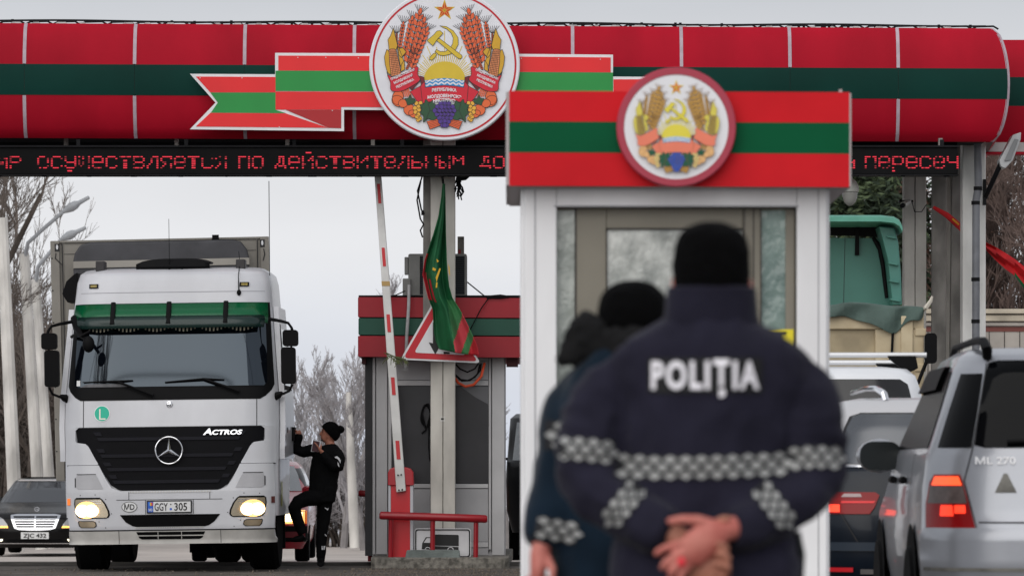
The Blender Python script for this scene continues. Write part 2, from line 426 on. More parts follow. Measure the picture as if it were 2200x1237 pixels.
# left: tall dark trees over a dense thicket
L_ = [('tall dark bare tree with thick branches reaching up behind the display board', -110, 96, 230, 3, .66, .13, 1.12),
      ('slim bare tree between the leaning white lamp posts', 62, 104, 470, 4, .42, .07, .9),
      ('bare tree with upright twigs close to the trailer of the white truck', 112, 108, 480, 5, .38, .07, .92),
      ('leafless tree low behind the black saloon car', 10, 108, 560, 6, .5, .1, 1.1)]
for l, px, Y, tp, sd, spd, rr_, dn in L_:
    bare_tree(l, px, Y, tp, sd, BK1, TW1, spd, rr_, dn, tw=.0075)
def thicket(label, px, Y, top, wd, seed, m, n=260, group='leafless thickets'):
    rnd = random.Random(seed); z0 = gz(Y) - .05; x = (px-1100)*Y/F; h = HC+(VH-top)*Y/F-z0
    root = thing('thicket', label, 'shrub', (x, Y, z0), (0, 0, 0), group); st, tw = [], []
    for i in range(n):
        bx, by = rnd.uniform(-wd/2, wd/2), rnd.uniform(-1.2, 1.2); p = Vector((bx, by, 0)); d = Vector((rnd.gauss(0, .16), rnd.gauss(0, .16), 1)).normalized()
        L = h * rnd.uniform(.5, 1.0); k = 4; r = rnd.uniform(.012, .03)
        for j in range(k):
            d = (d + Vector((rnd.gauss(0, .1), rnd.gauss(0, .1), 0))).normalized(); q = p + d*L/k
            st.append((tuple(p), tuple(q), r*(1-.2*j), r*(1-.2*(j+1))))
            if j:
                for _ in range(5):
                    a = Vector((rnd.gauss(0, .6), rnd.gauss(0, .6), rnd.uniform(.2, 1))).normalized(); b = p.lerp(q, rnd.random()); e_ = b + a*rnd.uniform(.25, .8)
                    tw.append((tuple(b), tuple(e_), .011, .006))
                    for _ in range(2):
                        a2 = (a + Vector((rnd.gauss(0, .5), rnd.gauss(0, .5), rnd.gauss(0, .3)))).normalized(); f_ = b.lerp(e_, rnd.random())
                        tw.append((tuple(f_), tuple(f_ + a2*rnd.uniform(.2, .5)), .008, .005))
            p = q
    segs_obj('stems', st, BK1, root, 4); segs_obj('twigs', tw, m, root, 3)
thicket('dense brown leafless thicket behind the black saloon car', 20, 112, 640, 3.4, 21, TW1, 330)
thicket('brown leafless thicket beside the grey trailer', 135, 113, 700, 2.6, 22, TW1, 240)
thicket('lower brown thicket behind the foremost leaning lamp post', -60, 116, 600, 3.0, 23, TW1, 260)
# middle: pale trees, greyed for frost and haze, seen between the truck and the customs booth
M_ = [('pale frosty bare tree next to the cab door of the truck', 652, 98, 850, 31, .5, .075, 1.2),
      ('tallest pale bare tree in the gap between truck and customs booth', 738, 101, 738, 32, .42, .085, 1.45),
      ('pale leafless tree close beside the dark wall of the customs booth', 783, 97, 790, 33, .45, .085, 1.35),
      ('thin pale bare tree behind the climbing man', 690, 106, 815, 34, .45, .07, 1.35),
      ('bare tree seen through the slot between the two booths', 1098, 100, 770, 35, .5, .09, 1.4),
      ('low frosty tree standing behind the red car', 612, 105, 885, 36, .5, .06, 1.2)]
for l, px, Y, tp, sd, spd, rr_, dn in M_:
    bare_tree(l, px, Y, tp, sd, BK2, TW2, spd, rr_, dn*.86, tw=.008, group='frosty bare trees in the gap', low=.12)
thicket('pale frosty undergrowth between the truck and the customs booth', 712, 104, 960, 1.8, 24, TW2, 120)
# right: dark evergreen and rusty trees
for l, px, Y, tp, sd, spd, rr_, dn in [('rusty brown bare tree beyond the grey wall under the floodlight', 2185, 96, 345, 41, .6, .12, 1.5),
      ('rust coloured tree behind the light column with the downpipe', 2120, 100, 400, 42, .55, .1, 1.45),
      ('brown leafless tree behind the slanting steel column', 2000, 98, 430, 43, .5, .1, 1.4)]:
    bare_tree(l, px, Y, tp, sd, BK1, TW3, spd, rr_, dn, tw=.012, group='rusty bare trees on the right', low=.1)
thicket('brown tangle of twigs above the coping of the grey wall', 2160, 101, 560, 2.6, 25, TW3, 300)
thicket('brown twigs low between the seamed column and the slanting one', 1975, 104, 600, 2.4, 26, TW3, 240)
def evergreen(label, px, Y, top, wd, seed, m1, m2, low=.1):
    rnd = random.Random(seed); z0 = gz(Y); x = (px-1100)*Y/F; h = HC+(VH-top)*Y/F-z0
    root = thing('evergreen_tree', label, 'tree', (x, Y, z0), (0, 0, 0), 'evergreens behind the dump truck')
    tr = [((0, 0, 0), (0.05, 0, h*.5), .16, .1), ((.05, 0, h*.5), (0, 0, h*.97), .1, .02)]; vs, fs, mi = [], [], []
    for i in range(170):
        z = h*rnd.uniform(low, 1); rad = wd/2*(1-.75*(z/h)**2)*rnd.uniform(.35, 1.05); az = rnd.uniform(0, 6.283)
        c = Vector((rad*math.cos(az), rad*math.sin(az), z + .1*h*(rad/wd))); tr.append(((0, 0, z), tuple(c), .03, .012))
        cs = rnd.uniform(.22, .5); dm = 0 if rnd.random() < .6 else 1
        for k in range(95):
            p = c + Vector((rnd.gauss(0, cs), rnd.gauss(0, cs), rnd.gauss(0, cs*.55))); a = Vector((rnd.gauss(0, 1), rnd.gauss(0, 1), rnd.gauss(0, .7))).normalized(); b = a.orthogonal().normalized()
            s_ = rnd.uniform(.06, .15); n = len(vs); vs += [tuple(p - a*s_), tuple(p + b*s_*.3), tuple(p + a*s_), tuple(p - b*s_*.3)]; fs.append((n, n+1, n+2, n+3)); mi.append(dm)
    segs_obj('trunk', tr, BK1, root, 5)
    me = bpy.data.meshes.new('crown'); me.from_pydata(vs, [], fs); me.materials.append(m1); me.materials.append(m2); me.polygons.foreach_set('material_index', mi)
    o = bpy.data.objects.new('crown', me); C.objects.link(o); o.parent = root
EV1 = mat('needles_dark', (44, 58, 40), .8, var=.3, vscale=1.5); EV2 = mat('needles_mid', (78, 92, 62), .8, var=.3, vscale=1.5); EV3 = mat('leaf_rust', (112, 84, 70), .8, var=.3, vscale=1.5)
evergreen('dark green evergreen tree directly above the green truck cab', 1850, 95, 330, 3.4, 51, EV1, EV2)
evergreen('evergreen with rusty patches behind the seamed grey column', 1935, 97, 350, 2.4, 52, EV1, EV3)
evergreen('dark evergreen hidden behind the near booth roof', 1770, 98, 360, 2.6, 53, EV1, EV2)
# a tree and overhead wires out of view beside the road, mirrored in the windscreens
bare_tree('dark bare tree beside the near road, mirrored in the truck windscreen', 1100 - 9.5*F/43, 43, HC and -2600, 61, .5, .15, 1.3, tw=.02) if False else None
_t = bare_tree('dark bare tree beside the near road, mirrored in the truck windscreen', 1100 - 7.6*F/42.5, 42.5, 1005 - 8.5*F/42.5, 61, BK1, TW1, .5, .14, 1.2, tw=.018, low=.2)
mbw = MB(mat('wire_black', (20, 20, 22), .7))
for k, (y, z) in enumerate(((41.5, 9.4), (41.2, 8.6), (42.0, 10.2))):
    mbw.tube([(x, y + .4*math.sin(x*.2 + k), z + .0016*x*x - .03*x) for x in np.linspace(-26, 26, 30)], .022, 5)
ow = mbw.build('overhead_wires'); tag(ow, 'black overhead wires above the near road, mirrored in the truck windscreen', 'wires')
# concrete lamp posts leaning at the left
POST = mat('post_white', (206, 203, 198), .8, var=.35, vscale=2.2, stretch=(1, 1, .35), detail=7); LMP = mat('lamp_grey', (160, 163, 167), .5, var=.1)
def lamp_post(label, x0, y0, x1, y1, w0, w1, Y, arm=None):
    b = P(x1, y1, Y); t = P(x0, y0, Y); gzz = gz(Y); f = (b.z - gzz)/(t.z - b.z); bb = b + (b - t)*f
    root = thing('street_lamp', label, 'street lamp', tuple(bb), (0, 0, 0), 'leaning white lamp posts by the road')
    mb = MB(POST); ks = 9; pts = [bb.lerp(t, i/ks) for i in range(ks+1)]
    mb.tube(pts, [(w1 + (w0-w1)*i/ks)*Y/F/2 for i in range(ks+1)], 10); mb.build('post', root, True)
    if arm:
        q = [P(*a, Y - .2) for a in arm]
        m2 = MB(LMP); m2.tube([t - Vector((0, 0, .15))] + q[:-1], [.05] + [.04]*(len(q)-1), 8); m2.build('arm', root, True)
        m3 = MB(LMP); a, c = q[-2], q[-1]; d = c - a
        m3.tube([a - d*.05, a + d*.12, a + d*.3, a + d*.48, a + d*.62, a + d*1.0, a + d*1.02], [.03, .07, .10, .09, .05, .04, .01], 10); m3.build('lamp_head', root, True)
lamp_post('foremost and widest of the leaning white lamp posts, without visible lamp head', 4, 468, 30, 1035, 25, 32, 94)
lamp_post('middle leaning white lamp post with the higher of two lamp heads', 52, 545, 80, 1025, 22, 27, 98, [(60, 522), (95, 490), (136, 455), (191, 424)])
lamp_post('leaning white lamp post nearest the trailer with the lower lamp head', 76, 600, 105, 1022, 19, 26, 101, [(82, 572), (105, 545), (132, 514), (184, 489)])
mp_ = thing('concrete_post', 'thick whitewashed post standing among pale trees behind the climbing man', 'post', tuple(P(760, 1172, 96)))
mb = MB(POST); mb.tube([P(762, 1176, 96), P(758, 1080, 96), P(753, 960, 96), P(749, 842, 96)], [.105, .1, .085, .06], 12); mb.build('post', mp_, True)
# low grey wall on the right
WL = mat('wall_grey', (168, 162, 155), .9, var=.3, vscale=1.2, detail=8); WL2 = mat('wall_coping', (196, 186, 168), .9, var=.3, vscale=2); WL3 = mat('wall_joint_dark', (60, 56, 52), .9); WL4 = mat('wall_stripe', (120, 72, 66), .8)
gw = thing('boundary_wall', 'grey slab wall with beige coping and a red-brown line behind the columns', 'wall', tuple(P(2100, 1005, 72) * 1) )
gw_y = 72
a0, b0 = P(1960, 0, gw_y).x, P(2420, 0, gw_y).x
def band(py0, py1, dy, m, th=.3):
    z0, z1 = P(0, py1, gw_y).z, P(0, py0, gw_y).z; mb = MB(m); mb.box((a0, gw_y - dy, z0), (b0, gw_y - dy + th, z1)); return mb
band(664, 674, .12, WL2, .5).build('coping', gw, True, bevel=.01)
mb = band(677, 690, .08, WL2, .4); mb2 = band(693, 700, .05, WL, .4); mb.add(mb2.v, mb2.f, WL); mb.build('ledge', gw, True, bevel=.01)
mb = MB(WL); mb.box((a0, gw_y, -.6), (b0, gw_y + .3, P(0, 664, gw_y).z - .002)); mb.build('slab', gw, True)
band(702, 712, .012, WL4, .012).build('stripe', gw, True)
mb = MB(WL3)  # dark upright joints between the slabs
for i in range(14):
    x = a0 + (b0 - a0)*i/14; mb.box((x, gw_y - .006, -.6), (x + .012, gw_y, P(0, 712, gw_y).z))
mb.build('joints', gw, True)
# ================================================================ GATE
REDP = mat('fascia_red', (166, 16, 38), .6, var=.2, vscale=1.3, detail=9, spec=.12, stretch=(1, 1, .35), lo=.3, hi=.7, bump=.12, bscale=2.2); GRNP = mat('fascia_green', (2, 52, 45), .55, var=.15, vscale=1.1, spec=.15)
JNT = mat('joint_strip', (176, 160, 170), .5, var=.15, vscale=8); DARKM = mat('dark_metal', (22, 22, 25), .7, spec=.2, var=.3, vscale=3)
COLG = mat('column_grey', (205, 202, 196), .85, var=.22, vscale=3, stretch=(1, 1, .4), detail=8, bump=.25, bscale=30)
COLD = mat('column_dark', (128, 125, 121), .85, var=.4, vscale=4, stretch=(1, 1, .5), detail=8); COLW = mat('column_white', (196, 192, 185), .8, var=.2, vscale=4, stretch=(1, 1, .4), detail=8)  # darker grey for the flank, steel column and brackets
PIPE = mat('downpipe', (116, 118, 124), .5, var=.2, vscale=5)
GY = 55.0
gate = thing('border_gate', 'wide red and green canopy gate spanning the crossing above the truck', 'gate', (0, GY, 0))
yaw = math.tan(R(3.2))
ZB, ZT = HC + (VH - 301) * GY / F, HC + (VH - 56) * GY / F
def tubept(x, t, y0=GY, dz=0.):     # t 0 bottom .. 1 top, shallow outward bulge
    z = ZB + (ZT - ZB) * t; bul = .20 * (max(0, 1 - (2*t - 1)**2)) ** .6
    return Vector((x, y0 + x * yaw * (0 if y0 != GY else 1) - bul, z + dz))
def tube_band(x0, x1, t0, t1, m, name, parent, off=0., mitre=False, y0=GY, n=8):
    mb = MB(m); rows = []
    for i in range(n + 1):
        t = t0 + (t1 - t0) * i / n; p = tubept(x0, t, y0); q = tubept(x1, t, y0)
        if mitre: q.x += .20 * (max(0, 1 - (2*t - 1)**2)) ** .6 * .86
        p.y -= off; q.y -= off; rows.append([p, q])
    mb.grid(rows); return mb.build(name, parent, True)
xr = (2132 - 1100) * 55.2 / F; GT0, GT1 = .365, .633
step = 233.6 * GY / F; x = (62 - 1100) * 55 / F - 4*step; edges = []
while x < xr: edges.append(x); x += step
edges.append(xr)
for i in range(len(edges) - 1):
    last = i == len(edges) - 2
    tube_band(edges[i] + .012, edges[i+1] - (.0 if last else .012), 0, GT0 + .01, REDP, 'lower_panel', gate, 0, last)
    tube_band(edges[i] + .012, edges[i+1] - (.0 if last else .012), GT1 - .01, 1, REDP, 'upper_panel', gate, 0, last)
    tube_band(edges[i] + .002, edges[i+1] - (.0 if last else .002), GT0, GT1, GRNP, 'green_panel', gate, .004, last)
for x in edges[1:-1]:
    for t0, t1 in ((0, GT0 - .004), (GT1 + .004, 1)): tube_band(x - .020, x + .020, t0, t1, JNT, 'joint_strip', gate, .004)
mb = MB(JNT); rows = []          # mitred end trim
for i in range(17):
    t = i / 16; p = tubept(xr, t); p.x += .20*(max(0, 1-(2*t-1)**2))**.6*.86; p.y -= .004; rows.append([p - Vector((.012, 0, 0)), p + Vector((.03, 0.02, 0))])
mb.grid(rows); mb.build('end_trim', gate, True)
mb = MB(REDP); rows = []         # return of the fascia round the corner
for i in range(13):
    t = i / 12; p = tubept(xr, t); p.x += .20*(max(0, 1-(2*t-1)**2))**.6*.86; rows.append([p + Vector((.028, .02, 0)), Vector((xr + .45 + (p.x - xr), 62, p.z))])
mb.grid(rows, lambda i, j: GRNP if 4 <= i <= 7 else REDP); mb.build('return_panel', gate, True)
# roof deck behind the fascia, corrugated edge and snow lumps
mb = MB(DARKM); mb.box((edges[0] + .05, GY + .7, ZT - .35), (xr - .1, 61.5, ZT - .03)); mb.build('roof_deck', gate, True)
mb = MB(DARKM); random.seed(3); x = edges[0]
top = lambda x: ZT + x*yaw*.0
while x < xr - .1:
    y = GY + x*yaw + .12; mb.tube([(x, y, ZT + .0), (x + .06, y, ZT + .03), (x + .26, y, ZT + .035), (x + .32, y, ZT)], .012, 5); x += .32
for i in range(40):
    x = random.uniform(-7, xr - .2); mb.box((x, GY + x*yaw + .1, ZT), (x + .03, GY + x*yaw + .13, ZT + random.uniform(.045, .06)))
mb.tube([(q, GY + q*yaw + .15, ZT + .045 + .008*math.sin(q*2.1)) for q in np.linspace(edges[0], xr - .05, 80)], .012, 5)
mb.build('roof_edge', gate, True)
mb = MB(mat('sheet_ends', (190, 190, 190), .7, var=.3, vscale=9)); random.seed(7)
x = -7.5
while x < xr - .2:
    if random.random() < .8:
        y = GY + x*yaw + .1; wv = random.uniform(.10, .19); mb.prism([(x, y, ZT - .005), (x + wv, y, ZT - .005), (x + wv*.8, y, ZT + .026), (x + wv*.3, y, ZT + .026)], (0, .2, 0))
    x += .262
mb.build('roof_sheet_ends', gate, True)
# beam and brackets under the fascia
mb = MB(DARKM); mb.box((edges[0] + .1, GY + .75, ZB - .25), (P(2056, 0, 55.8).x, GY + 1.0, ZB + .35)); mb.box((edges[0] + .1, GY + .6, ZB + .02), (xr - .05, GY + 1.2, ZB + .06)); mb.build('beam', gate, True)
for px in (140, 378, 616, 800, 1250, 1640, 2020):
    b = MB(COLD); b.pbox(px - 3, 297, px + 5, 318, 54.92, .1); b.build('bracket', gate, True)
# columns
def column(px0, px1, Y, dep, top, m, name='column', seam=True, bot=0.):
    mb = MB(m); a = P(px0, 0, Y).x; b = P(px1, 0, Y).x; mb.box((a, Y, bot), (b, Y + dep, top)); c = mb.build(name, gate, True, bevel=.012)
    if seam:
        s_ = MB(mat('weld_seam', (92, 88, 82), .8, var=.5, vscale=12)); cx = (a + b)/2; zz = np.linspace(bot, top, 60)
        s_.tube([(cx + .003*mnoise.noise(Vector((z*6, px0, 0))), Y - .001, z) for z in zz], .006, 5); s_.build('weld_seam', c, True)
    return c
cc = column(925, 978, 55.15, .22, ZB + .4, COLW, bot=.1)
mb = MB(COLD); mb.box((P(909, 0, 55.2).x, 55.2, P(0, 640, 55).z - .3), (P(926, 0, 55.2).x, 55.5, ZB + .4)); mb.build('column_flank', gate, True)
column(1942, 1990, 57.6, .25, ZB + .3, COLG)
mb = MB(COLD); mb.prism([P(2003, 300, 57), P(2034, 300, 57), P(2031, 1225, 57), P(2000, 1225, 57)], (0, .1, 0)); mb.prism([P(2046, 300, 57.1), P(2070, 300, 57.1), P(2067, 1225, 57.1), P(2036, 1225, 57.1)], (0, .1, 0)); mb.build('steel_column', gate, True, bevel=.01)
mb = MB(COLG); mb.prism([P(2034, 300, 57.2), P(2048, 300, 57.2), P(2046, 1225, 57.2), P(2022, 1225, 57.2)], (0, .05, 0)); mb.build('column_web', gate, True)
c3 = column(2068, 2118, 56.2, .3, ZB + .3, mat('column_light', (228, 227, 224), .8, var=.2, vscale=3, stretch=(1, 1, .4), detail=8), seam=False)
mb = MB(PIPE); mb.tube([P(2100, 300, 55.9), P(2102, 400, 55.9), P(2097, 430, 55.9), P(2096, 1225, 55.9)], .046, 12); dp = mb.build('downpipe', gate, True)
mb = MB(DARKM)
for py in (405, 436, 600, 690): mb.tube([P(2096 if py > 420 else 2101, py - 4, 55.9), P(2096 if py > 420 else 2101, py + 4, 55.9)], .052, 12)
mb.build('pipe_clamp', dp, True)
# neighbouring canopy piece with grey edge beam on the right
ng = thing('canopy_wing', 'darker red and green canopy wing set back beyond the end of the gate', 'canopy', tuple(P(2260, 300, 58)))
mb = MB(REDP); rows = []
for i in range(13):
    t = i / 12; z = ZB + .02 + (ZT + .09 - ZB) * t; b_ = .2*(max(0, 1-(2*t-1)**2))**.6; rows.append([(P(2100, 0, 58).x, 58 - b_, z), (P(2600, 0, 58).x, 58 - b_, z)])
mb.grid(rows, lambda i, j: GRNP if 5 <= i <= 7 else REDP); mb.build('fascia', ng, True)
mb = MB(mat('edge_beam', (176, 174, 172), .7, var=.15, vscale=4)); mb.pbox(2116, 306, 2600, 326, 57.2, .3); mb.build('edge_beam', ng, True)
mb = MB(REDP); mb.pbox(2116, 326.5, 2600, 331, 57.18, .3); mb.build('red_trim', ng, True)
mb = MB(COLG); mb.pbox(2420, 331, 2470, 1225, 57.3, .3); mb.build('column', ng, True)
mb = MB(DARKM); mb.box((P(2120, 0, 58).x, 58.2, ZT), (P(2600, 0, 58).x, 64, ZT + .1)); mb.build('roof_deck', ng, True)
# ---------------------------------------------------------------- ribbon plates
RB_R = mat('ribbon_red', (226, 26, 32), .4, var=.05, vscale=2); RB_G = mat('ribbon_green', (20, 140, 58), .4, var=.06, vscale=2); RB_W = mat('ribbon_white', (225, 225, 228), .45, var=.05); RB_D = mat('ribbon_fold_red', (170, 16, 26), .4, var=.05, vscale=2)
RY = 54.42
rb = thing('flag_ribbon', 'white edged red and green ribbon board spread behind the big round emblem', 'ornament', tuple(P(955, 200, RY)))
def flat(mb, poly, m, off, th=.012): mb.prism([P(x, y, RY) + Vector((0, -off, 0)) for x, y in poly], (0, th, 0), m)
mb = MB(RB_W)
flat(mb, [(408, 159), (591, 160), (591, 114), (830, 115), (830, 237), (739, 236), (739, 282), (408, 278), (463, 221)], RB_W, 0, .04)
flat(mb, [(1080, 116), (1317, 118), (1317, 165), (1500, 166), (1446, 226), (1500, 284), (1170, 282), (1170, 238), (1080, 238)], RB_W, 0, .04)
mb.build('border', rb, True, each=True)
mb = MB(RB_R)
flat(mb, [(426, 165), (592, 166), (592, 199), (452, 199), (421, 165)], RB_R, .006)
flat(mb, [(452, 243), (614, 244), (705, 275), (421, 272)], RB_R, .006)
flat(mb, [(598, 120), (830, 121), (830, 153), (598, 152)], RB_R, .006)
flat(mb, [(592, 197), (830, 198), (830, 231), (733, 230), (733, 236), (592, 236)], RB_R, .006)
flat(mb, [(1085, 122), (1312, 124), (1312, 156), (1085, 155)], RB_R, .006); flat(mb, [(1318, 171), (1486, 171), (1457, 204), (1318, 204)], RB_R, .006)
flat(mb, [(1176, 243), (1457, 244), (1486, 278), (1176, 277)], RB_R, .006); flat(mb, [(1085, 200), (1312, 201), (1312, 233), (1085, 233)], RB_R, .006)
mb.build('red_band', rb, True, each=True)
mb = MB(RB_G)
flat(mb, [(452, 199.5), (592, 199.5), (592, 236.5), (614, 243.5), (453, 242.5), (468, 221)], RB_G, .006)
flat(mb, [(592, 152.5), (830, 153.5), (830, 197), (592, 196)], RB_G, .006); flat(mb, [(1085, 155.5), (1317, 156.5), (1317, 199), (1085, 199)], RB_G, .006); flat(mb, [(1318, 205), (1456, 205), (1439, 226), (1456, 243), (1318, 243)], RB_G, .006)
mb.build('green_band', rb, True, each=True)
mb = MB(RB_W)
for x_, y_ in ((640, 124), (700, 124), (770, 125), (430, 168), (520, 168), (424, 268), (600, 273), (714, 238), (1120, 126), (1200, 127), (1290, 128)): mb.ball(P(x_, y_, RY - .008), .007, 6)
mb.build('fixing', rb, True, each=True)
mb = MB(RB_D); flat(mb, [(614, 236.5), (733, 236.5), (733, 276), (706, 275)], RB_D, .006); mb.build('fold', rb, True)
# ---------------------------------------------------------------- round emblems
PAL = dict(w=(222, 222, 230), ring=(190, 16, 34), star=(200, 30, 24), gold=(214, 184, 50), wheat=(226, 98, 52), leaf=(208, 160, 38), corn=(226, 140, 88), k=(28, 20, 22), rib=(206, 22, 48),
           ribd=(110, 14, 28), water=(40, 140, 205), gl=(36, 78, 48), fruit=(226, 104, 52), yg=(234, 176, 62), pg=(78, 50, 140), t=(235, 235, 240))
PAL2 = dict(PAL, star=(226, 96, 48), gold=(226, 212, 70), wheat=(196, 150, 70), leaf=(216, 202, 84), corn=(190, 168, 80), rib=(236, 128, 100), ribd=(120, 60, 60), water=(90, 170, 220), fruit=(230, 180, 120), yg=(226, 200, 130),
            pg=(30, 80, 180), gl=(8, 84, 56), k=(120, 86, 40), t=(240, 215, 205), w=(232, 232, 236))
def emblem(root, cx, cz, Y, u, pal, pre, disc_r, ring, texts=True, outl=True, name='emblem_print'):
    """coat of arms laid out in units u (metres per unit), centre of the disc at 700,560"""
    M = {k: mat(pre + '_' + k, v, .45, var=.04, vscale=8) for k, v in pal.items()}
    mb = MB(M['w']); mir = [1]
    def pt(x, y, l): 
        X = (x - 700) * mir[0]; return Vector((cx + X*u, Y - l*.0009, cz - (y - 560)*u))
    def poly(pts, c, l):
        v = [pt(x, y, l) for x, y in pts]; n = Vector((0, 0, 0))
        for a, b in zip(v, v[1:] + v[:1]): n += (a - v[0]).cross(b - v[0])
        tr = tessellate_polygon([v]); mb.add(v, [tuple(t) for t in tr], M[c])
    def line(pts, wd, c, l, closed=True):
        q = pts + [pts[0]] if closed else pts
        for qi, ((x0, y0), (x1, y1)) in enumerate(zip(q[:-1], q[1:])):
            lq = l + .22*(qi % 2)
            dx, dy = x1-x0, y1-y0; L = math.hypot(dx, dy) or 1; nx, ny = -dy/L*wd/2, dx/L*wd/2; ex, ey = dx/L*wd*.4, dy/L*wd*.4
            poly([(x0+nx-ex, y0+ny-ey), (x1+nx+ex, y1+ny+ey), (x1-nx+ex, y1-ny+ey), (x0-nx-ex, y0-ny-ey)], c, lq)
    def shape(pts, c, l, o=7):
        poly(pts, c, l)
        if outl and o: line(pts, o*(.62 if pre == 'crest' else .3), 'k', l + .5)
    def both(fn):
        for s_ in (1, -1): mir[0] = s_; fn()
        mir[0] = 1
    def sm(pts, k=4):      # smooth closed outline
        o = []; n = len(pts)
        for i in range(n):
            p0, p1, p2, p3 = (pts[(i + d) % n] for d in (-1, 0, 1, 2))
            for j in range(k):
                t = j/k; o.append(tuple(.5*((2*b) + (c-a)*t + (2*a-5*b+4*c-d)*t*t + (-a+3*b-3*c+d)*t**3) for a, b, c, d in zip(p0, p1, p2, p3)))
        return o
    # red ring
    if ring:
        a, b = circ(700, 560, 617, 96), circ(700, 560, 601, 96)
        for i in range(96): j = (i+1) % 96; poly([a[i], a[j], b[j], b[i]], 'ring', 1)
    # star
    st = lambda r, rr: [(700 + (r if i % 2 == 0 else rr)*math.sin(i*math.pi/5), 92 - (r if i % 2 == 0 else rr)*math.cos(i*math.pi/5)) for i in range(10)]
    poly(st(95, 37), 'gold', 1); poly(st(80, 31), 'star', 2)
    for i in range(10):
        r = 76 if i % 2 == 0 else 28; line([(700, 92), (700 + r*math.sin(i*math.pi/5), 92 - r*math.cos(i*math.pi/5))], 4, 'gold', 3, False)
    # sun and rays
    for i in range(37):
        a = R(4 + i*172/36); r1 = 330 if i % 6 == 0 else (290 if i % 3 == 0 else 250); r1 = r1 + (90 if i == 18 else 0)
        ca, sa = math.cos(a), math.sin(a); line([(700 + 170*ca, 690 - 150*sa), (700 + r1*ca*.95, 690 - r1*sa)], 6, 'gold', 1, False)
    poly([(700 + 178*math.cos(R(a)), 690 - 160*math.sin(R(a))) for a in range(0, 181, 6)], 'gold', 2)
    # water
    poly([(530, 700), (615, 680), (700, 672), (785, 680), (880, 700), (870, 752), (785, 742), (700, 735), (615, 742), (530, 752)], 'water', 3)
    for dy, wd in ((0, 11), (28, 13)):
        line([(535 + i*10, 706 + dy - 18*math.sin(math.pi*(i/34)) + 7*math.sin(i*1.25)) for i in range(35)], wd, 'w', 4, False)
    # wheat
    def ear(x0, y0, x1, y1, l, n=8):
        dx, dy = x1-x0, y1-y0; L = math.hypot(dx, dy); dx /= L; dy /= L; nx, ny = -dy, dx
        for k in range(-3, 4): line([(x1, y1), (x1 + dx*75 + nx*k*20, y1 + dy*75 + ny*k*20)], 3.5, 'k', l, False)
        line([(x0, y0), (x1, y1)], 10, 'k', l, False)
        gl = L/n*1.25
        for i in range(n):
            for s_ in (-1, 1):
                bx, by = x0 + dx*L*i/n, y0 + dy*L*i/n; tx, ty = dx*.86 + nx*s_*.5, dy*.86 + ny*s_*.5; px_, py_ = -ty, tx
                g = [(bx + tx*gl*a + px_*b*gl, by + ty*gl*a + py_*b*gl) for a, b in ((.05, 0), (.35, .26), (.75, .2), (1.05, 0), (.75, -.2), (.35, -.26))]
                shape(g, 'wheat', l + .5 + (.12 if s_ > 0 else 0) + (.06 if i % 2 else 0), 4)
        g = [(x1 + dx*gl*a + nx*b*gl, y1 + dy*gl*a + ny*b*gl) for a, b in ((-.2, 0), (.2, .26), (.6, .2), (.9, 0), (.6, -.2), (.2, -.26))]; shape(g, 'wheat', l + .9, 4)
    def wheat():
        0 and poly([(270, 330), (300, 260), (420, 210), (520, 250), (530, 320), (450, 520), (440, 590), (370, 590), (310, 440)], 'k', 1.5)
        for k, q in enumerate([(310, 440, 345, 215), (290, 400, 290, 300), (350, 480, 420, 175), (380, 540, 485, 125), (410, 560, 520, 195), (420, 590, 545, 272), (375, 600, 425, 480)]): ear(*q, 2 + k*1.6)
        for i in range(5): line([(330 + i*14, 760), (350 + i*16, 830)], 10, 'wheat', 14, False)
    both(wheat)
    def corn():
        for k, lf in enumerate([[(262, 245), (238, 310), (215, 345), (222, 400), (225, 440), (285, 430), (298, 395), (280, 320)], [(205, 428), (185, 490), (192, 560), (212, 625), (240, 650), (235, 520), (222, 440)],
                   [(300, 395), (300, 450), (320, 560), (345, 610), (360, 560), (335, 480)], [(372, 450), (330, 500), (305, 470), (310, 420), (345, 415)], [(355, 520), (330, 560), (325, 620), (360, 600)]]): shape(lf, 'leaf', 15 + k*.4, 7)
        cob = [(225, 435), (240, 424), (270, 424), (285, 435), (310, 540), (328, 640), (245, 660), (228, 540)]; shape(cob, 'corn', 18, 7)
        for i in range(1, 14):
            t = i/14; line([(226 + 18*t, 435 + 222*t), (285 + 42*t, 435 + 205*t)], 3, 'k', 19, False)
        for i in range(1, 6): t = i/6; line([(226 + 60*t, 430), (245 + 82*t, 655 - 18*t)], 3, 'k', 19, False)
    both(corn)
    def fruit():
        for k, q in enumerate([((300, 840), 48, 62, .2), ((300, 870), 55, 45, .6), ((400, 945), 50, 48, 0), ((430, 980), 40, 30, .5), ((345, 890), 40, 36, 0)]): shape(circ(*q[0], q[1], 18, q[2], q[3]), 'fruit', 19.2 + .5*k, 7)
        shape([(548, 1045), (680, 1010), (690, 1068), (575, 1112)], 'wheat', 20, 6)
        for i in range(1, 5): line([(550 + 5*i, 1045 + 13*i), (682 + 2*i, 1012 + 11*i)], 3, 'k', 21, False)
        for i, (x, y) in enumerate([(460, 890), (495, 888), (480, 915), (447, 930), (480, 945), (452, 965), (475, 985), (465, 1005), (488, 1020), (475, 1030)]): shape(circ(x, y, 19, 12), 'yg', 22 + .3*(i % 4), 5)
        shape(sm([(405, 815), (390, 845), (360, 850), (375, 880), (385, 905), (420, 895), (450, 880), (440, 850), (420, 845)]), 'gl', 24, 6)
        shape(sm([(540, 855), (525, 890), (490, 905), (505, 940), (495, 975), (520, 1000), (520, 1052), (560, 1020), (600, 1035), (650, 1005), (640, 960), (660, 920), (620, 900), (600, 865), (570, 885)]), 'gl', 24, 6)
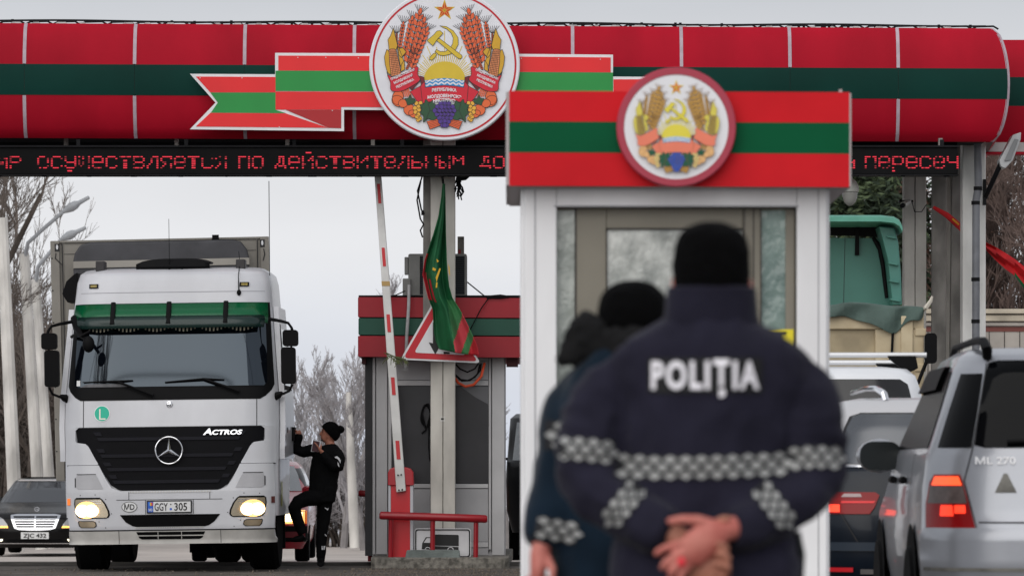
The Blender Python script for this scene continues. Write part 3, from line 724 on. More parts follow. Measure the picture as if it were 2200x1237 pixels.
        line([(560, 890), (575, 950), (540, 1030)], 4, 'k', 25, False); line([(575, 950), (635, 960)], 4, 'k', 25, False)
    # ribbons
    def ribbon():
        shape([(390, 740), (490, 655), (525, 665), (530, 750), (500, 745), (495, 690), (420, 780)], 'ribd', 20.5, 6)
        shape([(405, 790), (495, 740), (512, 885), (470, 880)], 'rib', 21, 6)
        shape([(205, 620), (225, 655), (235, 665), (215, 650)], 'ribd', 20.5, 6)
        shape(sm([(212, 645), (260, 668), (340, 640), (465, 575), (470, 640), (490, 690), (420, 742), (330, 785), (245, 780), (236, 710)]), 'rib', 22, 7)
    both(ribbon)
    shape([(495, 740), (530, 700), (535, 755), (615, 742), (700, 736), (785, 742), (865, 755), (872, 700), (905, 740), (890, 890), (790, 870), (700, 862), (610, 870), (512, 890)], 'rib', 23, 7)
    both(fruit)
    k = 0
    for row in range(7):
        nn = (3, 5, 6, 5, 4, 3, 2)[row]
        for i in range(nn): shape(circ(702 + (i - (nn-1)/2)*32 + 3*math.sin(row*2), 890 + row*31, 22, 12), 'pg', 26 + .25*(k % 5), 5); k += 1
    shape(circ(702, 1078, 20, 12), 'pg', 28, 5)
    # hammer and sickle
    shape([(660, 225), (715, 232), (775, 268), (815, 325), (818, 385), (790, 438), (745, 470), (690, 482), (650, 474), (618, 445), (632, 428), (665, 446), (705, 446), (745, 422), (770, 378), (775, 330), (757, 288), (718, 252), (690, 240)], 'gold', 6, 6)
    shape([(600, 468), (618, 458), (632, 470), (622, 492), (596, 518), (572, 516), (574, 496)], 'gold', 6, 6)
    shape([(630, 350), (655, 332), (848, 478), (850, 498), (832, 510), (806, 496)], 'gold', 8, 6)
    shape([(550, 352), (610, 300), (635, 270), (662, 266), (688, 290), (640, 340), (600, 398)], 'gold', 10, 6)
    if texts:
        def tx(s_, x, y, wd, hh, ang, arc=0., l=30):
            ca, sa = math.cos(R(ang)), math.sin(R(ang))
            def fn(a, b):
                X = (a - .5)*wd; Yv = b*hh - arc*(2*a - 1)**2; return pt(x + X*ca - Yv*sa*1 * -1 * -1, y - X*sa - Yv*ca, l)
            lettering(mb, s_, fn, M['t'], .03)
        tx('РЕПУБЛИКА', 698, 784, 210, 26, 0, 8); tx('МОЛДОВЕНЯСКЭ', 700, 838, 290, 26, 0, 14); tx('НИСТРЯНЭ', 698, 874, 190, 26, 0, 10)
        tx('ПРИДНЕСТРОВСКАЯ', 345, 650, 220, 19, 23); tx('МОЛДАВСКАЯ', 350, 690, 175, 20, 24); tx('РЕСПУБЛИКА', 366, 728, 165, 20, 25)
        tx('ПРИДНIСТРОВСЬКА', 1062, 650, 210, 19, -23); tx('МОЛДАВСЬКА', 1055, 690, 170, 20, -24); tx('РЕСПУБЛIКА', 1040, 728, 150, 20, -25)
    return mb.build(name, root, True)
EY = 54.3; u0 = EY / F / 3.99; ec = P(955, 140, EY)
em = thing('emblem_disc', 'big white round emblem with red ring above the middle of the gate', 'emblem', tuple(ec))
mb = MB(mat('disc_white', (224, 224, 230), .4, var=.04)); n = 96; rd = 162*EY/F
prof = [(rd*.6, .14), (rd, .14), (rd, .012), (rd - .012, 0)]
rings = [[(ec.x + r_*math.cos(2*math.pi*i/n), EY + y_, ec.z + r_*math.sin(2*math.pi*i/n)) for i in range(n)] for r_, y_ in prof]; mb.loft(rings, None, True, True, False); mb.build('disc', em, True)
emblem(em, ec.x, ec.z, EY - .001, u0, PAL, 'crest', rd, True)
mb = MB(DARKM)
for a in (-.5, .5): mb.box((ec.x + a - .04, EY + .14, ec.z - .5), (ec.x + a + .04, 55.2, ec.z - .42))
mb.build('mount', em, True)
# ---------------------------------------------------------------- LED message board
BRD = mat('board_black', (7, 7, 9), .6, var=.4, vscale=3, spec=.15); LEDM = mat('led_red', (120, 14, 26), .4, emit=1.0, ecol=(240, 44, 66)); LEDD = mat('led_dim', (90, 10, 20), .4, emit=.4, ecol=(215, 36, 58))
GL = {'о': '.####. #....# #....# #....# #....# #....# .####.', 'с': '.####. #....# #..... #..... #..... #....# .####.', 'у': '#....# #....# #....# .##### .....# #....# .####.', 'щ': '#.#..# #.#..# #.#..# #.#..# #.#..# ###### .....#',
      'е': '.####. #....# #....# ###### #..... #....# .####.', 'т': '###### ..##.. ..##.. ..##.. ..##.. ..##.. ..##..', 'в': '#####. #....# #....# #####. #....# #....# #####.', 'л': '..#### ..#..# ..#..# ..#..# .#...# #....# #....#',
      'я': '.##### #....# #....# .##### ..#..# .#...# #....#', 'п': '###### #....# #....# #....# #....# #....# #....#', 'д': '..###. ..#.#. ..#.#. ..#.#. .#..#. ###### #....#', 'й': '#....# #...## #..#.# #.#..# ##...# #....# #....#',
      'и': '#....# #...## #..#.# #.#..# ##...# #....# #....#', 'ь': '#..... #..... #..... #####. #....# #....# #####.', 'н': '#....# #....# #....# ###### #....# #....# #....#', 'ы': '#....# #....# #....# ###..# #..#.# #..#.# ###..#',
      'м': '#....# ##..## #.##.# #....# #....# #....# #....#', 'а': '.####. .....# .....# .##### #....# #....# .#####', 'р': '#####. #....# #....# #....# #####. #..... #.....', 'ч': '#....# #....# #....# .##### .....# .....# .....#',
      'М': '#....# ##..## ##..## #.##.# #.##.# #....# #....#', 'Р': '#####. #....# #....# #####. #..... #..... #.....', ' ': '...... ...... ...... ...... ...... ...... ......'}
bd = thing('message_board', 'long black scrolling message board with red Cyrillic lettering under the gate', 'display', tuple(P(900, 345, 54.7)))
BY = 54.6; BH = P(0, 316, BY).z
mb = MB(BRD); a = P(-320, 375, BY); b = P(2058, 316, BY); mb.box((a.x, BY, a.z), (b.x, BY + .22, b.z)); mb.build('case', bd, True, bevel=.01)
mb = MB(DARKM)
for a_, b_ in ((312.5, 316), (374.5, 377)): mb.pbox(-320, a_, 2060, b_, BY - .03, .28)
random.seed(2)
for px in range(-300, 2050, 97): mb.pbox(px + random.uniform(-9, 9), 376, px + random.uniform(10, 14), 380, BY, .05)
for px in range(-300, 2050, 232): mb.pbox(px, 300, px + 8, 313, BY + .05, .05)
mb.build('frame', bd, True)
mb = MB(LEDM); random.seed(11); dot = 29.4/7
def led(text, px):
    for ch in text:
        if ch == ' ': px += 20; continue
        g = GL[ch].split(); drop = {q for q in range(7) if random.random() < .11}
        for r_, row in enumerate(g):
            if ch in 'щд' and r_ > 5: pass
            for c_, q in enumerate(row):
                if q == '#' and random.random() > (.5 if r_ in drop else .04):
                    y = 336 + r_*3.95; x = px + c_*dot; mm = LEDD if (r_ in drop or random.random() < .2) else LEDM
                    for dx in (0,): mb.pbox(x, y, x + dot*.94, y + 2.0, BY - .006, .004, mm)
        if ch == 'й': mb.pbox(px + 8, 327, px + 20, 329.5, BY - .006, .004)
        if ch in 'ур': mb.pbox(px + (6 if ch == 'у' else 0), 366, px + (16 if ch == 'у' else 6), 368.5, BY - .006, .004)
        px += 29.4
    return px
led('и МР', -58); led('осуществляется', 80); led('по', 512); led('действительным', 590); led('до', 1030); led('а', 1812); led('пересеч', 1858)
mb.build('lettering', bd, True)
# floodlight, dome camera, bullet camera, furled flag
LG = mat('lamp_case', (176, 178, 180), .4, var=.1)
fl = thing('floodlight', 'grey floodlight on an angled arm fixed to the light column with the downpipe', 'lamp', tuple(P(2118, 430, 56)))
mb = MB(DARKM); mb.tube([P(2116, 425, 56), P(2128, 400, 55.8), P(2150, 352, 55.6)], .03, 8); mb.pbox(2113, 385, 2119, 440, 55.95, .12); mb.build('arm', fl, True)
mb = MB(LG); mb.prism([P(2147, 345, 55.5), P(2176, 290, 55.5), P(2194, 284, 55.5), P(2193, 300, 55.5), P(2176, 345, 55.5), P(2160, 362, 55.5), P(2150, 358, 55.5)], (0, .3, 0)); mb.build('lamp_case', fl, True, bevel=.01)
mb = MB(mat('lamp_glass', (120, 122, 124), .2)); mb.prism([P(2157, 346, 55.49), P(2179, 299, 55.49), P(2188, 300, 55.49), P(2171, 344, 55.49)], (0, -.012, 0)); mb.build('lens', fl, True)
dc = thing('dome_camera', 'pale dome camera hanging beside the near booth roof', 'camera', tuple(P(1826, 400, 54.9)))
WC = mat('camera_white', (170, 168, 162), .4, var=.1); c0 = P(1826, 405, 54.9)
mb = MB(WC); k = 54.9/F; rings = [[(c0.x + r_*k*math.cos(t), c0.y + r_*k*math.sin(t), c0.z + (405 - y)*k) for t in (2*math.pi*i/16 for i in range(16))] for y, r_ in ((372, 6), (384, 6), (388, 12), (396, 17), (402, 19), (412, 19), (414, 16))]
mb.loft(rings); mb.build('housing', dc, True)
mb = MB(mat('dome_lens', (150, 148, 144), .2, coat=.3)); rings = [[(c0.x + r_*k*math.cos(t), c0.y + r_*k*math.sin(t), c0.z + (405 - y)*k) for t in (2*math.pi*i/16 for i in range(16))] for y, r_ in ((414, 16), (424, 15.5), (434, 12), (440, 7), (442, 2))]
mb.loft(rings); mb.build('dome', dc, True)
bc = thing('bullet_camera', 'small white bullet camera on a bracket of the seamed column', 'camera', tuple(P(1950, 435, 57.4)))
mb = MB(WC); mb.tube([P(1952, 434, 57.3), P(1940, 441, 56.9)], [.035, .04], 10); mb.build('housing', bc, True)
mb = MB(DARKM); mb.tube([P(1940, 441, 56.9), P(1938, 442, 56.86)], .03, 10); mb.pbox(1932, 430, 1962, 434, 57.4, .15); mb.tube([P(1960, 436, 57.3), P(1965, 455, 57.2), P(1980, 455, 57.2), P(1990, 440, 57.3)], .006, 5); mb.build('bracket', bc, True)
FR = mat('flag_red', (196, 30, 36), .8, var=.25, vscale=6); FG2 = mat('flag_green', (16, 104, 62), .8, var=.15, vscale=5)
ff = thing('furled_flag', 'red flag rolled round its slanting pole between the slanting and the light column', 'flag', tuple(P(2006, 446, 56.7)))
mb = MB(FR); mb.tube([P(2005, 445, 56.7), P(2034, 462, 56.7), P(2068, 492, 56.7), P(2110, 522, 56.7)], [.02, .035, .04, .03], 8)
rows = []
for x, y0, y1 in ((2108, 515, 526), (2122, 522, 541), (2140, 531, 560), (2160, 543, 578), (2180, 556, 592), (2200, 572, 620), (2225, 590, 650), (2250, 605, 680)):
    rows.append([P(x, y0 + (y1-y0)*q/5, 56.7 + .05*math.sin(q*1.9 + x*.05)) for q in range(6)])
mb.grid(rows, lambda i, j: FG2 if (i > 3 and j == 4) else FR); mb.build('cloth', ff, True)
mb = MB(mat('flag_yellow', (210, 150, 40), .8)); mb.tube([P(2046, 470, 56.66), P(2060, 483, 56.66)], .012, 6); mb.build('stripe', ff, True)
# ================================================================ TRUCK
TW_ = mat('truck_white', (200, 201, 206), .3, var=.13, vscale=1.1, stretch=(1, 1, .4), coat=.3, detail=7); TWG = mat('truck_dirty_white', (190, 188, 184), .4, var=.25, vscale=2.5, coat=.2, detail=8)
BLK = mat('black_plastic', (9, 9, 11), .6, spec=.14, var=.2, vscale=5); GRL = mat('grille_black', (8, 8, 12), .6, spec=.12, var=.15, vscale=4); RUB = mat('rubber', (8, 8, 9), .9, spec=.15)
CHR = mat('chrome', (225, 226, 230), .12, metal=1.); GLS = mat('windscreen_glass', (8, 11, 17), .04, spec=.5, ior=1.76, tint=(.72, .86, 1.))
HLG = mat('lamp_housing', (190, 178, 156), .18, metal=.6, var=.12, vscale=9); HLO = mat('headlamp_lit', (255, 246, 225), .2, emit=6., ecol=(255, 228, 170)); HLW = mat('headlamp_glow', (255, 215, 150), .2, emit=1.15, ecol=(255, 196, 110))
FOG = mat('fog_lens', (150, 136, 114), .2, var=.2, vscale=9, metal=.3); AMB = mat('amber_lens', (230, 120, 40), .3, emit=.5, ecol=(255, 130, 40)); SEAM = mat('panel_gap', (40, 40, 42), .7)
S_ = 190.0
truck = thing('truck', 'white cab-over articulated lorry with lit headlights standing under the gate', 'truck', (-3.855, 52.6, 0), (0, -.0130, R(-1.3)))
def U(px): return (px - 364)/S_
def V(py): return HC + (VH - py)/S_
cab = Slice([(.36, .02, 2.1, 1.18), (.50, -.02, 2.2, 1.205), (.9, -.02, 2.2, 1.215), (1.36, .02, 2.25, 1.215), (1.64, .06, 2.25, 1.225), (1.96, .11, 2.25, 1.22), (2.1, .15, 2.25, 1.205), (2.78, .34, 2.25, 1.15),
             (3.05, .42, 2.25, 1.135), (3.3, .52, 2.25, 1.115), (3.40, .58, 2.25, 1.085), (3.445, .68, 2.24, 1.03), (3.47, .95, 2.2, .96)], .34, .2, 5, 8)
mb = MB(TW_); cab.body(mb, None, 3, 25, zmin=.62); body = mb.build('cab', truck)
def fp(name, rows, m, off, thick=0., parent=None, n=12, nr=2, mirror=False, each=False):
    mb = MB(m); r = [(V(v), U(a), U(b)) for v, a, b in rows]; cab.patch(mb, r, None, n, off, thick, nr=nr)
    if mirror: cab.patch(mb, [(V(v), -U(b), -U(a)) for v, a, b in rows], None, n, off, thick, nr=nr)
    return mb.build(name, parent or truck, each=each)
# windscreen surround, glass
fp('windscreen_frame', [(858, 170, 558), (851, 158, 570), (838, 146, 582), (826, 141, 587), (740, 147, 581), (648, 153, 575)], BLK, .006, .02, nr=4, n=60)
ws = fp('windscreen', [(829, 162, 566), (822, 156, 572), (760, 157, 571), (672, 161, 567)], GLS, .014, 0, nr=6)
mb = MB(mat('curtain_trim', (196, 188, 168), .8))          # lace edge of a curtain
for i in range(46):
    x = -.97 + 1.94*i/45; dip = .028 + .03*abs(math.sin(i*.42)); z = V(694) - dip*.5
    for q in (0,): cab.patch(mb, [(z - dip, x - .010, x + .004), (z + .035, x - .016, x + .016)], None, 1, .016)
mb.build('curtain_fringe', ws)
mb = MB(mat('sticker_white', (220, 220, 220), .6)); cab.patch(mb, [(V(826), U(161), U(169)), (V(814), U(161), U(169))], None, 2, .017); mb.build('sticker', ws)
mb = MB(mat('dash_reflex', (86, 86, 90), .5, var=.4, vscale=10)); cab.patch(mb, [(V(829), U(170), U(280)), (V(822), U(185), U(262))], None, 6, .016); mb.build('dash_reflection', ws)  # reflection low in the windscreen, painted as a grey patch on the glass
# wipers
for sx, pts in ((0, [(330, 848), (250, 817), (175, 818), (285, 815)]), (1, [(515, 842), (438, 814), (354, 820), (482, 816)])):
    mb = MB(BLK); f = lambda q, o: cab.front(U(q[0]), V(q[1]), o)
    mb.tube([f(pts[0], .05), f(pts[1], .05)], [.02, .012], 6); mb.tube([f(pts[2], .035), f(pts[1], .04), f(pts[3], .035)], [.006, .014, .006], 6); mb.build('wiper', truck)
# green sun visor
VG = mat('visor_green', (6, 118, 72), .25, trans=.5); VD = mat('visor_smoked', (30, 58, 54), .25, trans=.45)
mb = MB(VG); r0 = [(V(650), U(154), U(571)), (V(676), U(151), U(573)), (V(694), U(151), U(573))]
rr = []
for (z, a, b), o in zip(r0, (.03, .08, .11)): rr.append([cab.front(a + (b-a)*q/14, z, o) for q in range(15)])
mb.grid(rr); vis = mb.build('sun_visor', truck, solid=.012)
mb = MB(VD); rr = []
for z, a, b, o in ((V(677), U(164), U(565), .09), (V(684), U(160), U(568), .125), (V(703), U(164), U(566), .145)): rr.append([cab.front(a + (b-a)*q/14, z, o) for q in range(15)])
mb.grid(rr); mb.build('smoked_lip', vis, solid=.008)
mb = MB(BLK)
for px in (240, 361, 484):
    mb.tube([cab.front(U(px), z, o) for z, o in ((V(646), .05), (V(676), .105), (V(694), .14))], [(.012, .028)]*3, 8)
mb.build('visor_bracket', vis, each=True)
# roof panel details
fp('roof_seam', [(624.6, 165, 565), (623.4, 165, 565)], mat('seam_light', (150, 150, 156), .6), .003)
for u_ in (194, 522):
    mb = MB(BLK); cab.patch(mb, [(V(613), U(u_-10), U(u_+10)), (V(604), U(u_-10), U(u_+10))], None, 4, .016, .03); mk = mb.build('marker_lamp', truck)
    mb = MB(mat('marker_amber', (150, 132, 60), .3, var=.3, vscale=40)); cab.patch(mb, [(V(611), U(u_-7), U(u_+7)), (V(606), U(u_-7), U(u_+7))], None, 4, .019); mb.build('lens', mk)
mb = MB(TWG)
for sg in (-1, 1):       # bright roof pillars
    rr = [[cab.front(sg*(1.035 + .05*t), V(646) + (3.38 - V(646))*t - 0, .012), cab.front(sg*(1.075 + .02*t - .045*t), V(646) + (3.38 - V(646))*t, .012)] for t in np.linspace(0, 1, 8)]
mb = MB(BLK)
rr = []
for x in np.linspace(-.42, .42, 13): rr.append([(x, .72, 3.44), (x, .66 + .3*x*x, 3.475), (x, .72, 3.50 + .055*(1 - (x/.42)**4)), (x, 1.2, 3.53 + .05*(1 - (x/.42)**4))])
mb.grid(rr); mb.build('roof_hatch', truck, solid=.02)
for u_, w_ in ((205, 10), (511, 10)):
    mb = MB(mat('horn_dark', (46, 44, 46), .5)); mb.box((U(u_ - w_), .72, 3.43), (U(u_ + w_), .95, 3.55)); mb.tube([(U(u_), .8, 3.40), (U(u_), .8, 3.45)], .03, 8); mb.build('air_horn', truck, bevel=.012)
mb = MB(BLK); mb.tube([(U(357), .68, 3.42), (U(357), .68, 3.44), (U(357), .68, 3.50), (U(357), .68, 3.54), (U(357), .68, 4.02)], [.018, .014, .013, .004, .003], 6); mb.tube([(U(385), .68, 3.42), (U(385), .68, 3.475)], .012, 6)
mb.build('aerial', truck)
mb = MB(BLK); f = lambda px, py, o: cab.front(U(px), V(py), o)
mb.ball(f(511, 627, .02), (.026, .02, .036), 10); mb.tube([f(511, 624, .03), f(509.5, 590, .06), f(508.5, 560, .2), f(508, 536, .3)], [.009, .005, .004, .003], 6); mb.build('aerial', truck)
mb = MB(BLK); mb.tube([(U(572), .9, 3.3), (U(573), .9, 4.45)], .0045, 5); mb.build('aerial', truck)
# hood panel with gaps
fp('panel_gap', [(916, 176.2, 177.8), (857, 176.2, 177.8)], SEAM, .003, mirror=True, n=2)
fp('panel_gap', [(917.5, 160, 568), (915.5, 160, 568)], SEAM, .003, n=20)
# round sticker and badge
g = cab.front(U(218), V(886), .006); mb = MB(mat('sticker_green', (24, 176, 146), .4))
def disc_on(mb, px, py, r, off, m=None, n=28):
    c = [cab.front(U(px) + r*math.cos(2*math.pi*i/n), V(py) + r*math.sin(2*math.pi*i/n), off) for i in range(n)]; mb.add(c, [tuple(range(n))], m)
disc_on(mb, 218, 886, 17.5/S_, .004, mat('sticker_rim', (226, 228, 228), .4)); disc_on(mb, 218, 886, 16/S_, .0055)
WT = mat('sticker_letter', (230, 226, 214), .5)
for rows in ([(V(899), U(212), U(215)), (V(876), U(212), U(215))], [(V(899), U(212), U(226)), (V(896), U(212), U(226))]): cab.patch(mb, rows, WT, 2, .0075)
mb.build('round_sticker', truck)
mb = MB(CHR); b = cab.front(0, V(868), .0); mb.loft([[(b.x + r*math.cos(2*math.pi*i/20), b.y - o, b.z + r*math.sin(2*math.pi*i/20)) for i in range(20)] for r, o in ((.037, 0), (.037, .012), (.030, .016), (.026, .011), (.008, .016))])
mb.build('small_badge', truck)
# grille
gr_rows = [(1052, 262, 466), (1050, 254, 474), (1040, 238, 490), (1015, 222, 506), (985, 205, 523), (953, 187, 541), (949, 164, 566), (917, 161, 567)]
gr_ = fp('grille', gr_rows, GRL, .02, .06, nr=3)
mb = MB(GRL); mb2 = MB(mat('grille_slat', (24, 24, 30), .6, spec=.15))
for v, a, b in ((932, 205, 520), (968, 212, 505), (997, 226, 490), (1024, 238, 476)):
    cab.patch(mb2, [(V(v + 13), U(a + 7), U(b - 7)), (V(v + 6), U(a + 3), U(b - 3))], None, 10, .032, .02)
    cab.patch(mb2, [(V(v + 2), U(a), U(a + 14)), (V(v - 6), U(a - 6), U(a + 10))], None, 2, .03, .01)
    cab.patch(mb2, [(V(v + 2), -U(a + 14)*1, -U(a)), (V(v - 6), -U(a + 10), -U(a - 6))], None, 2, .03, .01)
mb2.build('slats', gr_)
# star in ring
mb = MB(CHR); c0 = cab.front(0, V(967), .07); rr = []
n = 48
for i in range(n + 1):
    t = 2*math.pi*i/n; rr.append([(c0.x + (.152 + .010*math.cos(q))*math.cos(t), c0.y - .010*math.sin(q), c0.z + (.152 + .010*math.cos(q))*math.sin(t)) for q in (2*math.pi*k/8 for k in range(9))])
mb.grid(rr)
for k in range(3):
    a = R(90 + 120*k); tip = Vector((math.cos(a), 0, math.sin(a)))*.150; l_ = Vector((math.cos(a + R(60)), 0, math.sin(a + R(60))))*.024; r_ = Vector((math.cos(a - R(60)), 0, math.sin(a - R(60))))*.024; mid = Vector((0, -.02, 0))
    mb.add([c0 + tip, c0 + l_, c0 + mid, c0 + r_], [(0, 1, 2), (0, 2, 3)])
mb.build('star_badge', gr_)
mb = MB(CHR); fsz = {'A': 1.0}
def word(mb, s_, px0, px1, vb, vt, m=None, slant=.35, off=.05, bold=.03):
    def fn(a, b):
        return cab.front(U(px0 + (px1 - px0)*a) + slant*(vb - vt)/S_*b*.9, V(vb + (vt - vb)*b), off)
    lettering(mb, s_, fn, m, bold)
word(mb, 'A', 437, 456, 934, 921); word(mb, 'CTROS', 455, 519, 934, 924); mb.build('lettering', gr_)
# bumper
bp = Slice([(z, y - .05, b, w_) for z, y, b, w_ in zip(cab.z, cab.yf_, cab.yb_, cab.w_)], .34, .2, 5, 8)
def bpatch(name, rows, m, off, thick=0., parent=None, n=14, nr=2, mirror=False, mb=None, each=False):
    mk = mb is None; mb = mb or MB(m); r = [(V(v), U(a), U(b)) for v, a, b in rows]; bp.patch(mb, r, m, n, off, thick, nr=nr)
    if mirror: bp.patch(mb, [(V(v), -U(b), -U(a)) for v, a, b in rows], m, n, off, thick, nr=nr)
    return mb.build(name, parent or truck, each=mirror and 'recess' in name) if mk else None
mb = MB(TW_)
bpatch('', [(1136, 144, 586), (1131, 144, 586), (1104, 140, 588), (1070, 139, 589), (1055, 139, 589)], TW_, .0, .12, mb=mb, n=24)
bpatch('', [(1055, 139, 589), (1053, 139, 589)], TW_, .0, .12, mb=mb, n=24)
# side pieces climbing along the grille
for sg in (0, 1):
    rows = [(1054, 139, 262), (1046, 139, 240), (1030, 140, 229), (1005, 142, 216), (997, 143, 212)]
    if sg: rows = [(v, 728 - b, 728 - a) for v, a, b in rows]
    bpatch('', rows, TW_, .0, .1, mb=mb, n=12)
bum = mb.build('bumper', truck)
mb = MB(TWG)
bpatch('', [(1167, 140, 588), (1160, 139, 589), (1153, 142, 586), (1139, 143, 585)], TWG, .015, .14, mb=mb, n=24, nr=3); mb.build('bumper_lip', bum)
fp('shoulder_panel', [(996, 137, 210), (993, 137, 210), (985, 137, 205), (958, 137, 190), (951, 137, 183), (948, 137, 162), (944, 137, 160), (922, 137, 160), (916, 138, 167)], TW_, .035, .05, mirror=True, n=8, each=True)
fp('corner_recess', [(998, 139, 214), (994, 139, 211)], SEAM, .01, mirror=True, n=8)
bpatch('bumper_slot', [(1130, 292, 440), (1128, 284, 448), (1120, 270, 460), (1104, 257, 473)], RUB, .006, parent=bum)
mb = MB(TW_)
for sg in (-1, 1):   # corner step recesses
    pts = [(160, 1046), (216, 1046), (212, 1040), (196, 1016), (166, 1016), (160, 1024)]
rec = bpatch('step_recess', [(1048, 166, 222), (1044, 161, 220), (1024, 160, 210), (1018, 164, 206)], mat('recess_grey', (172, 172, 176), .4, var=.08), .004, parent=bum, mirror=True)
bpatch('recess_edge', [(1024, 158.5, 161), (1044, 158.5, 161)], SEAM, .006, parent=bum, mirror=True, n=2); bpatch('recess_edge', [(1017, 163, 206), (1015.4, 163, 206)], SEAM, .006, parent=bum, mirror=True)
bpatch('panel_gap', [(1138.6, 143, 586), (1136.6, 143, 586)], SEAM, .004, parent=bum, n=24); bpatch('panel_gap', [(1072, 276.4, 277.6), (1055, 276.4, 277.6)], SEAM, .004, parent=bum, mirror=True, n=2)
bpatch('panel_gap', [(1072.6, 250, 478), (1071.4, 250, 478)], SEAM, .004, parent=bum); bpatch('panel_gap', [(1103, 312, 313.2), (1072, 312, 313.2)], SEAM, .004, parent=bum, mirror=True, n=2); bpatch('panel_gap', [(1166, 254, 255.2), (1139, 254, 255.2)], SEAM, .018, parent=bum, mirror=True, n=2)
lg = bpatch('lower_grille', [(1157, 304, 428), (1154, 298, 434), (1141, 292, 440)], RUB, .02, parent=bum)
bpatch('bar', [(1150.2, 294, 438), (1148, 294, 438)], TWG, .024, parent=lg); bpatch('bar', [(1157, 338, 339.5), (1141, 338, 339.5)], TWG, .024, parent=lg, mirror=True, n=2)
mb = MB(TWG)
for i in range(30): q = 279 + i*5.9; bpatch('', [(1056.6, q, q + 3.6), (1053.6, q + .6, q + 3)], TWG, .012, .02, mb=mb, n=1, nr=1); bpatch('', [(1133, 290 + i*4.9, 293 + i*4.9), (1130.6, 290.6 + i*4.9, 292.6 + i*4.9)], TWG, .012, .02, mb=mb, n=1, nr=1)
mb.build('step_grip', bum)
# number plate and country oval
YLW = mat('plate_white', (216, 217, 218), .45); BLKT = mat('plate_black', (14, 14, 16), .5); BLU = mat('plate_blue', (30, 90, 190), .5)
mb = MB(BLKT); bpatch('', [(1101, 315.5, 412.5), (1074, 315.5, 412.5)], BLKT, .028, .03, mb=mb); bpatch('', [(1098.5, 330, 410), (1076.5, 330, 410)], YLW, .031, mb=mb); bpatch('', [(1098.5, 318, 329.6), (1076.5, 318, 329.6)], BLU, .031, mb=mb)
bpatch('', [(1085, 320, 323), (1078, 320, 323)], mat('plate_b2', (60, 130, 210), .5), .033, mb=mb, n=1); bpatch('', [(1085, 323, 325.5), (1078, 323, 325.5)], mat('plate_y', (220, 180, 50), .5), .033, mb=mb, n=1); bpatch('', [(1085, 325.5, 328.5), (1078, 325.5, 328.5)], mat('plate_r', (205, 60, 60), .5), .033, mb=mb, n=1)
def bword(mb, s_, px0, px1, vb, vt, m, off=.034, bold=.012): lettering(mb, s_, lambda a, b: bp.front(U(px0 + (px1 - px0)*a), V(vb + (vt - vb)*b), off), m, bold)
bword(mb, 'GGY', 332.5, 361, 1095.5, 1079.5, BLKT); bword(mb, '305', 375, 402.5, 1095.5, 1079.5, BLKT); bword(mb, 'МD', 320, 328, 1096.5, 1091, YLW)
for cy, r in ((1082.5, 1.4), (1092.5, 2.6)): disc = [bp.front(U(367.5) + r/S_*math.cos(i*.524), V(cy) + r/S_*math.sin(i*.524), .034) for i in range(12)]; mb.add(disc, [tuple(range(12))], BLU if r > 2 else SEAM)
mb.build('number_plate', bum)
mb = MB(BLKT)
for rx, ry, o, m_ in ((17.5, 12, .004, YLW), (17, 11.5, .0055, BLKT), (15.6, 10.2, .007, YLW)): mb.add([bp.front(U(278) + rx/S_*math.cos(i*.2244), V(1087) + ry/S_*math.sin(i*.2244), o) for i in range(28)], [tuple(range(28))], m_)
bword(mb, 'МD', 267, 289, 1093, 1081, BLKT, .009, .018); mb.build('country_oval', bum)
# headlights
hl_rows = [(1111, 172, 226), (1109, 166, 231), (1104, 162, 234.5), (1095, 160, 233), (1080, 157.5, 226), (1070, 158.5, 218), (1066, 163, 212)]
for sg in (0, 1):
    fx = (lambda rows: [(v, 728 - b, 728 - a) for v, a, b in rows]) if sg else (lambda rows: rows)
    mb = MB(BLK); bpatch('', fx([(v, a - 1, b + 1.5) for v, a, b in hl_rows]), BLK, .006, mb=mb); h = mb.build('headlight', bum)
    bpatch('reflector', fx([(v, a + 1.5, b - 2.5) for v, a, b in hl_rows[1:-1]]), HLG, .010, parent=h)
    mb = MB(HLW)
    def ell(mb, px, py, rx, ry, off): mb.add([bp.front(U((728 - px) if sg else px) + rx/S_*math.cos(i*.2618), V(py) + ry/S_*math.sin(i*.2618), off) for i in range(24)], [tuple(range(24))])
    ell(mb, 185, 1092.5, 25, 18.5, .016); mb.build('lit_bowl', h)
    for lx in (175, 196): mb = MB(HLO); ell(mb, lx, 1094.5, 15, 13, .022 + .001*(lx > 180)); mb.build('lamp', h)
    mb = MB(CHR)
    for vv in (1073, 1077.5): bpatch('', fx([(vv + 1, 170, 218), (vv, 170, 217)]), CHR, .013, mb=mb)
    mb.build('reflector_ribs', h)
    mb = MB(BLK); bpatch('', fx([(1131, 172, 202), (1127, 167, 207), (1119, 165, 205), (1116, 166, 199)]), BLK, .006, mb=mb); bpatch('', fx([(1130, 173, 201), (1126, 169, 205), (1119.5, 167, 203), (1117.5, 168, 198)]), FOG, .010, mb=mb); mb.build('fog_lamp', bum)
    mb = MB(AMB if not sg else mat('side_lens', (96, 40, 34), .4)); bpatch('', fx([(1082, 140, 147), (1068, 140, 147)]), None, .012, .01, mb=mb, n=2); mb.build('side_marker', bum)
mb = MB(SEAM)
for px, py in ((171, 1061), (204, 1060), (227, 1070), (239, 1101), (212, 1118), (226, 1131)):
    for q in (px, 728 - px): mb.ball(bp.front(U(q), V(py), .002), .006, 6)
mb.build('bolt', bum)
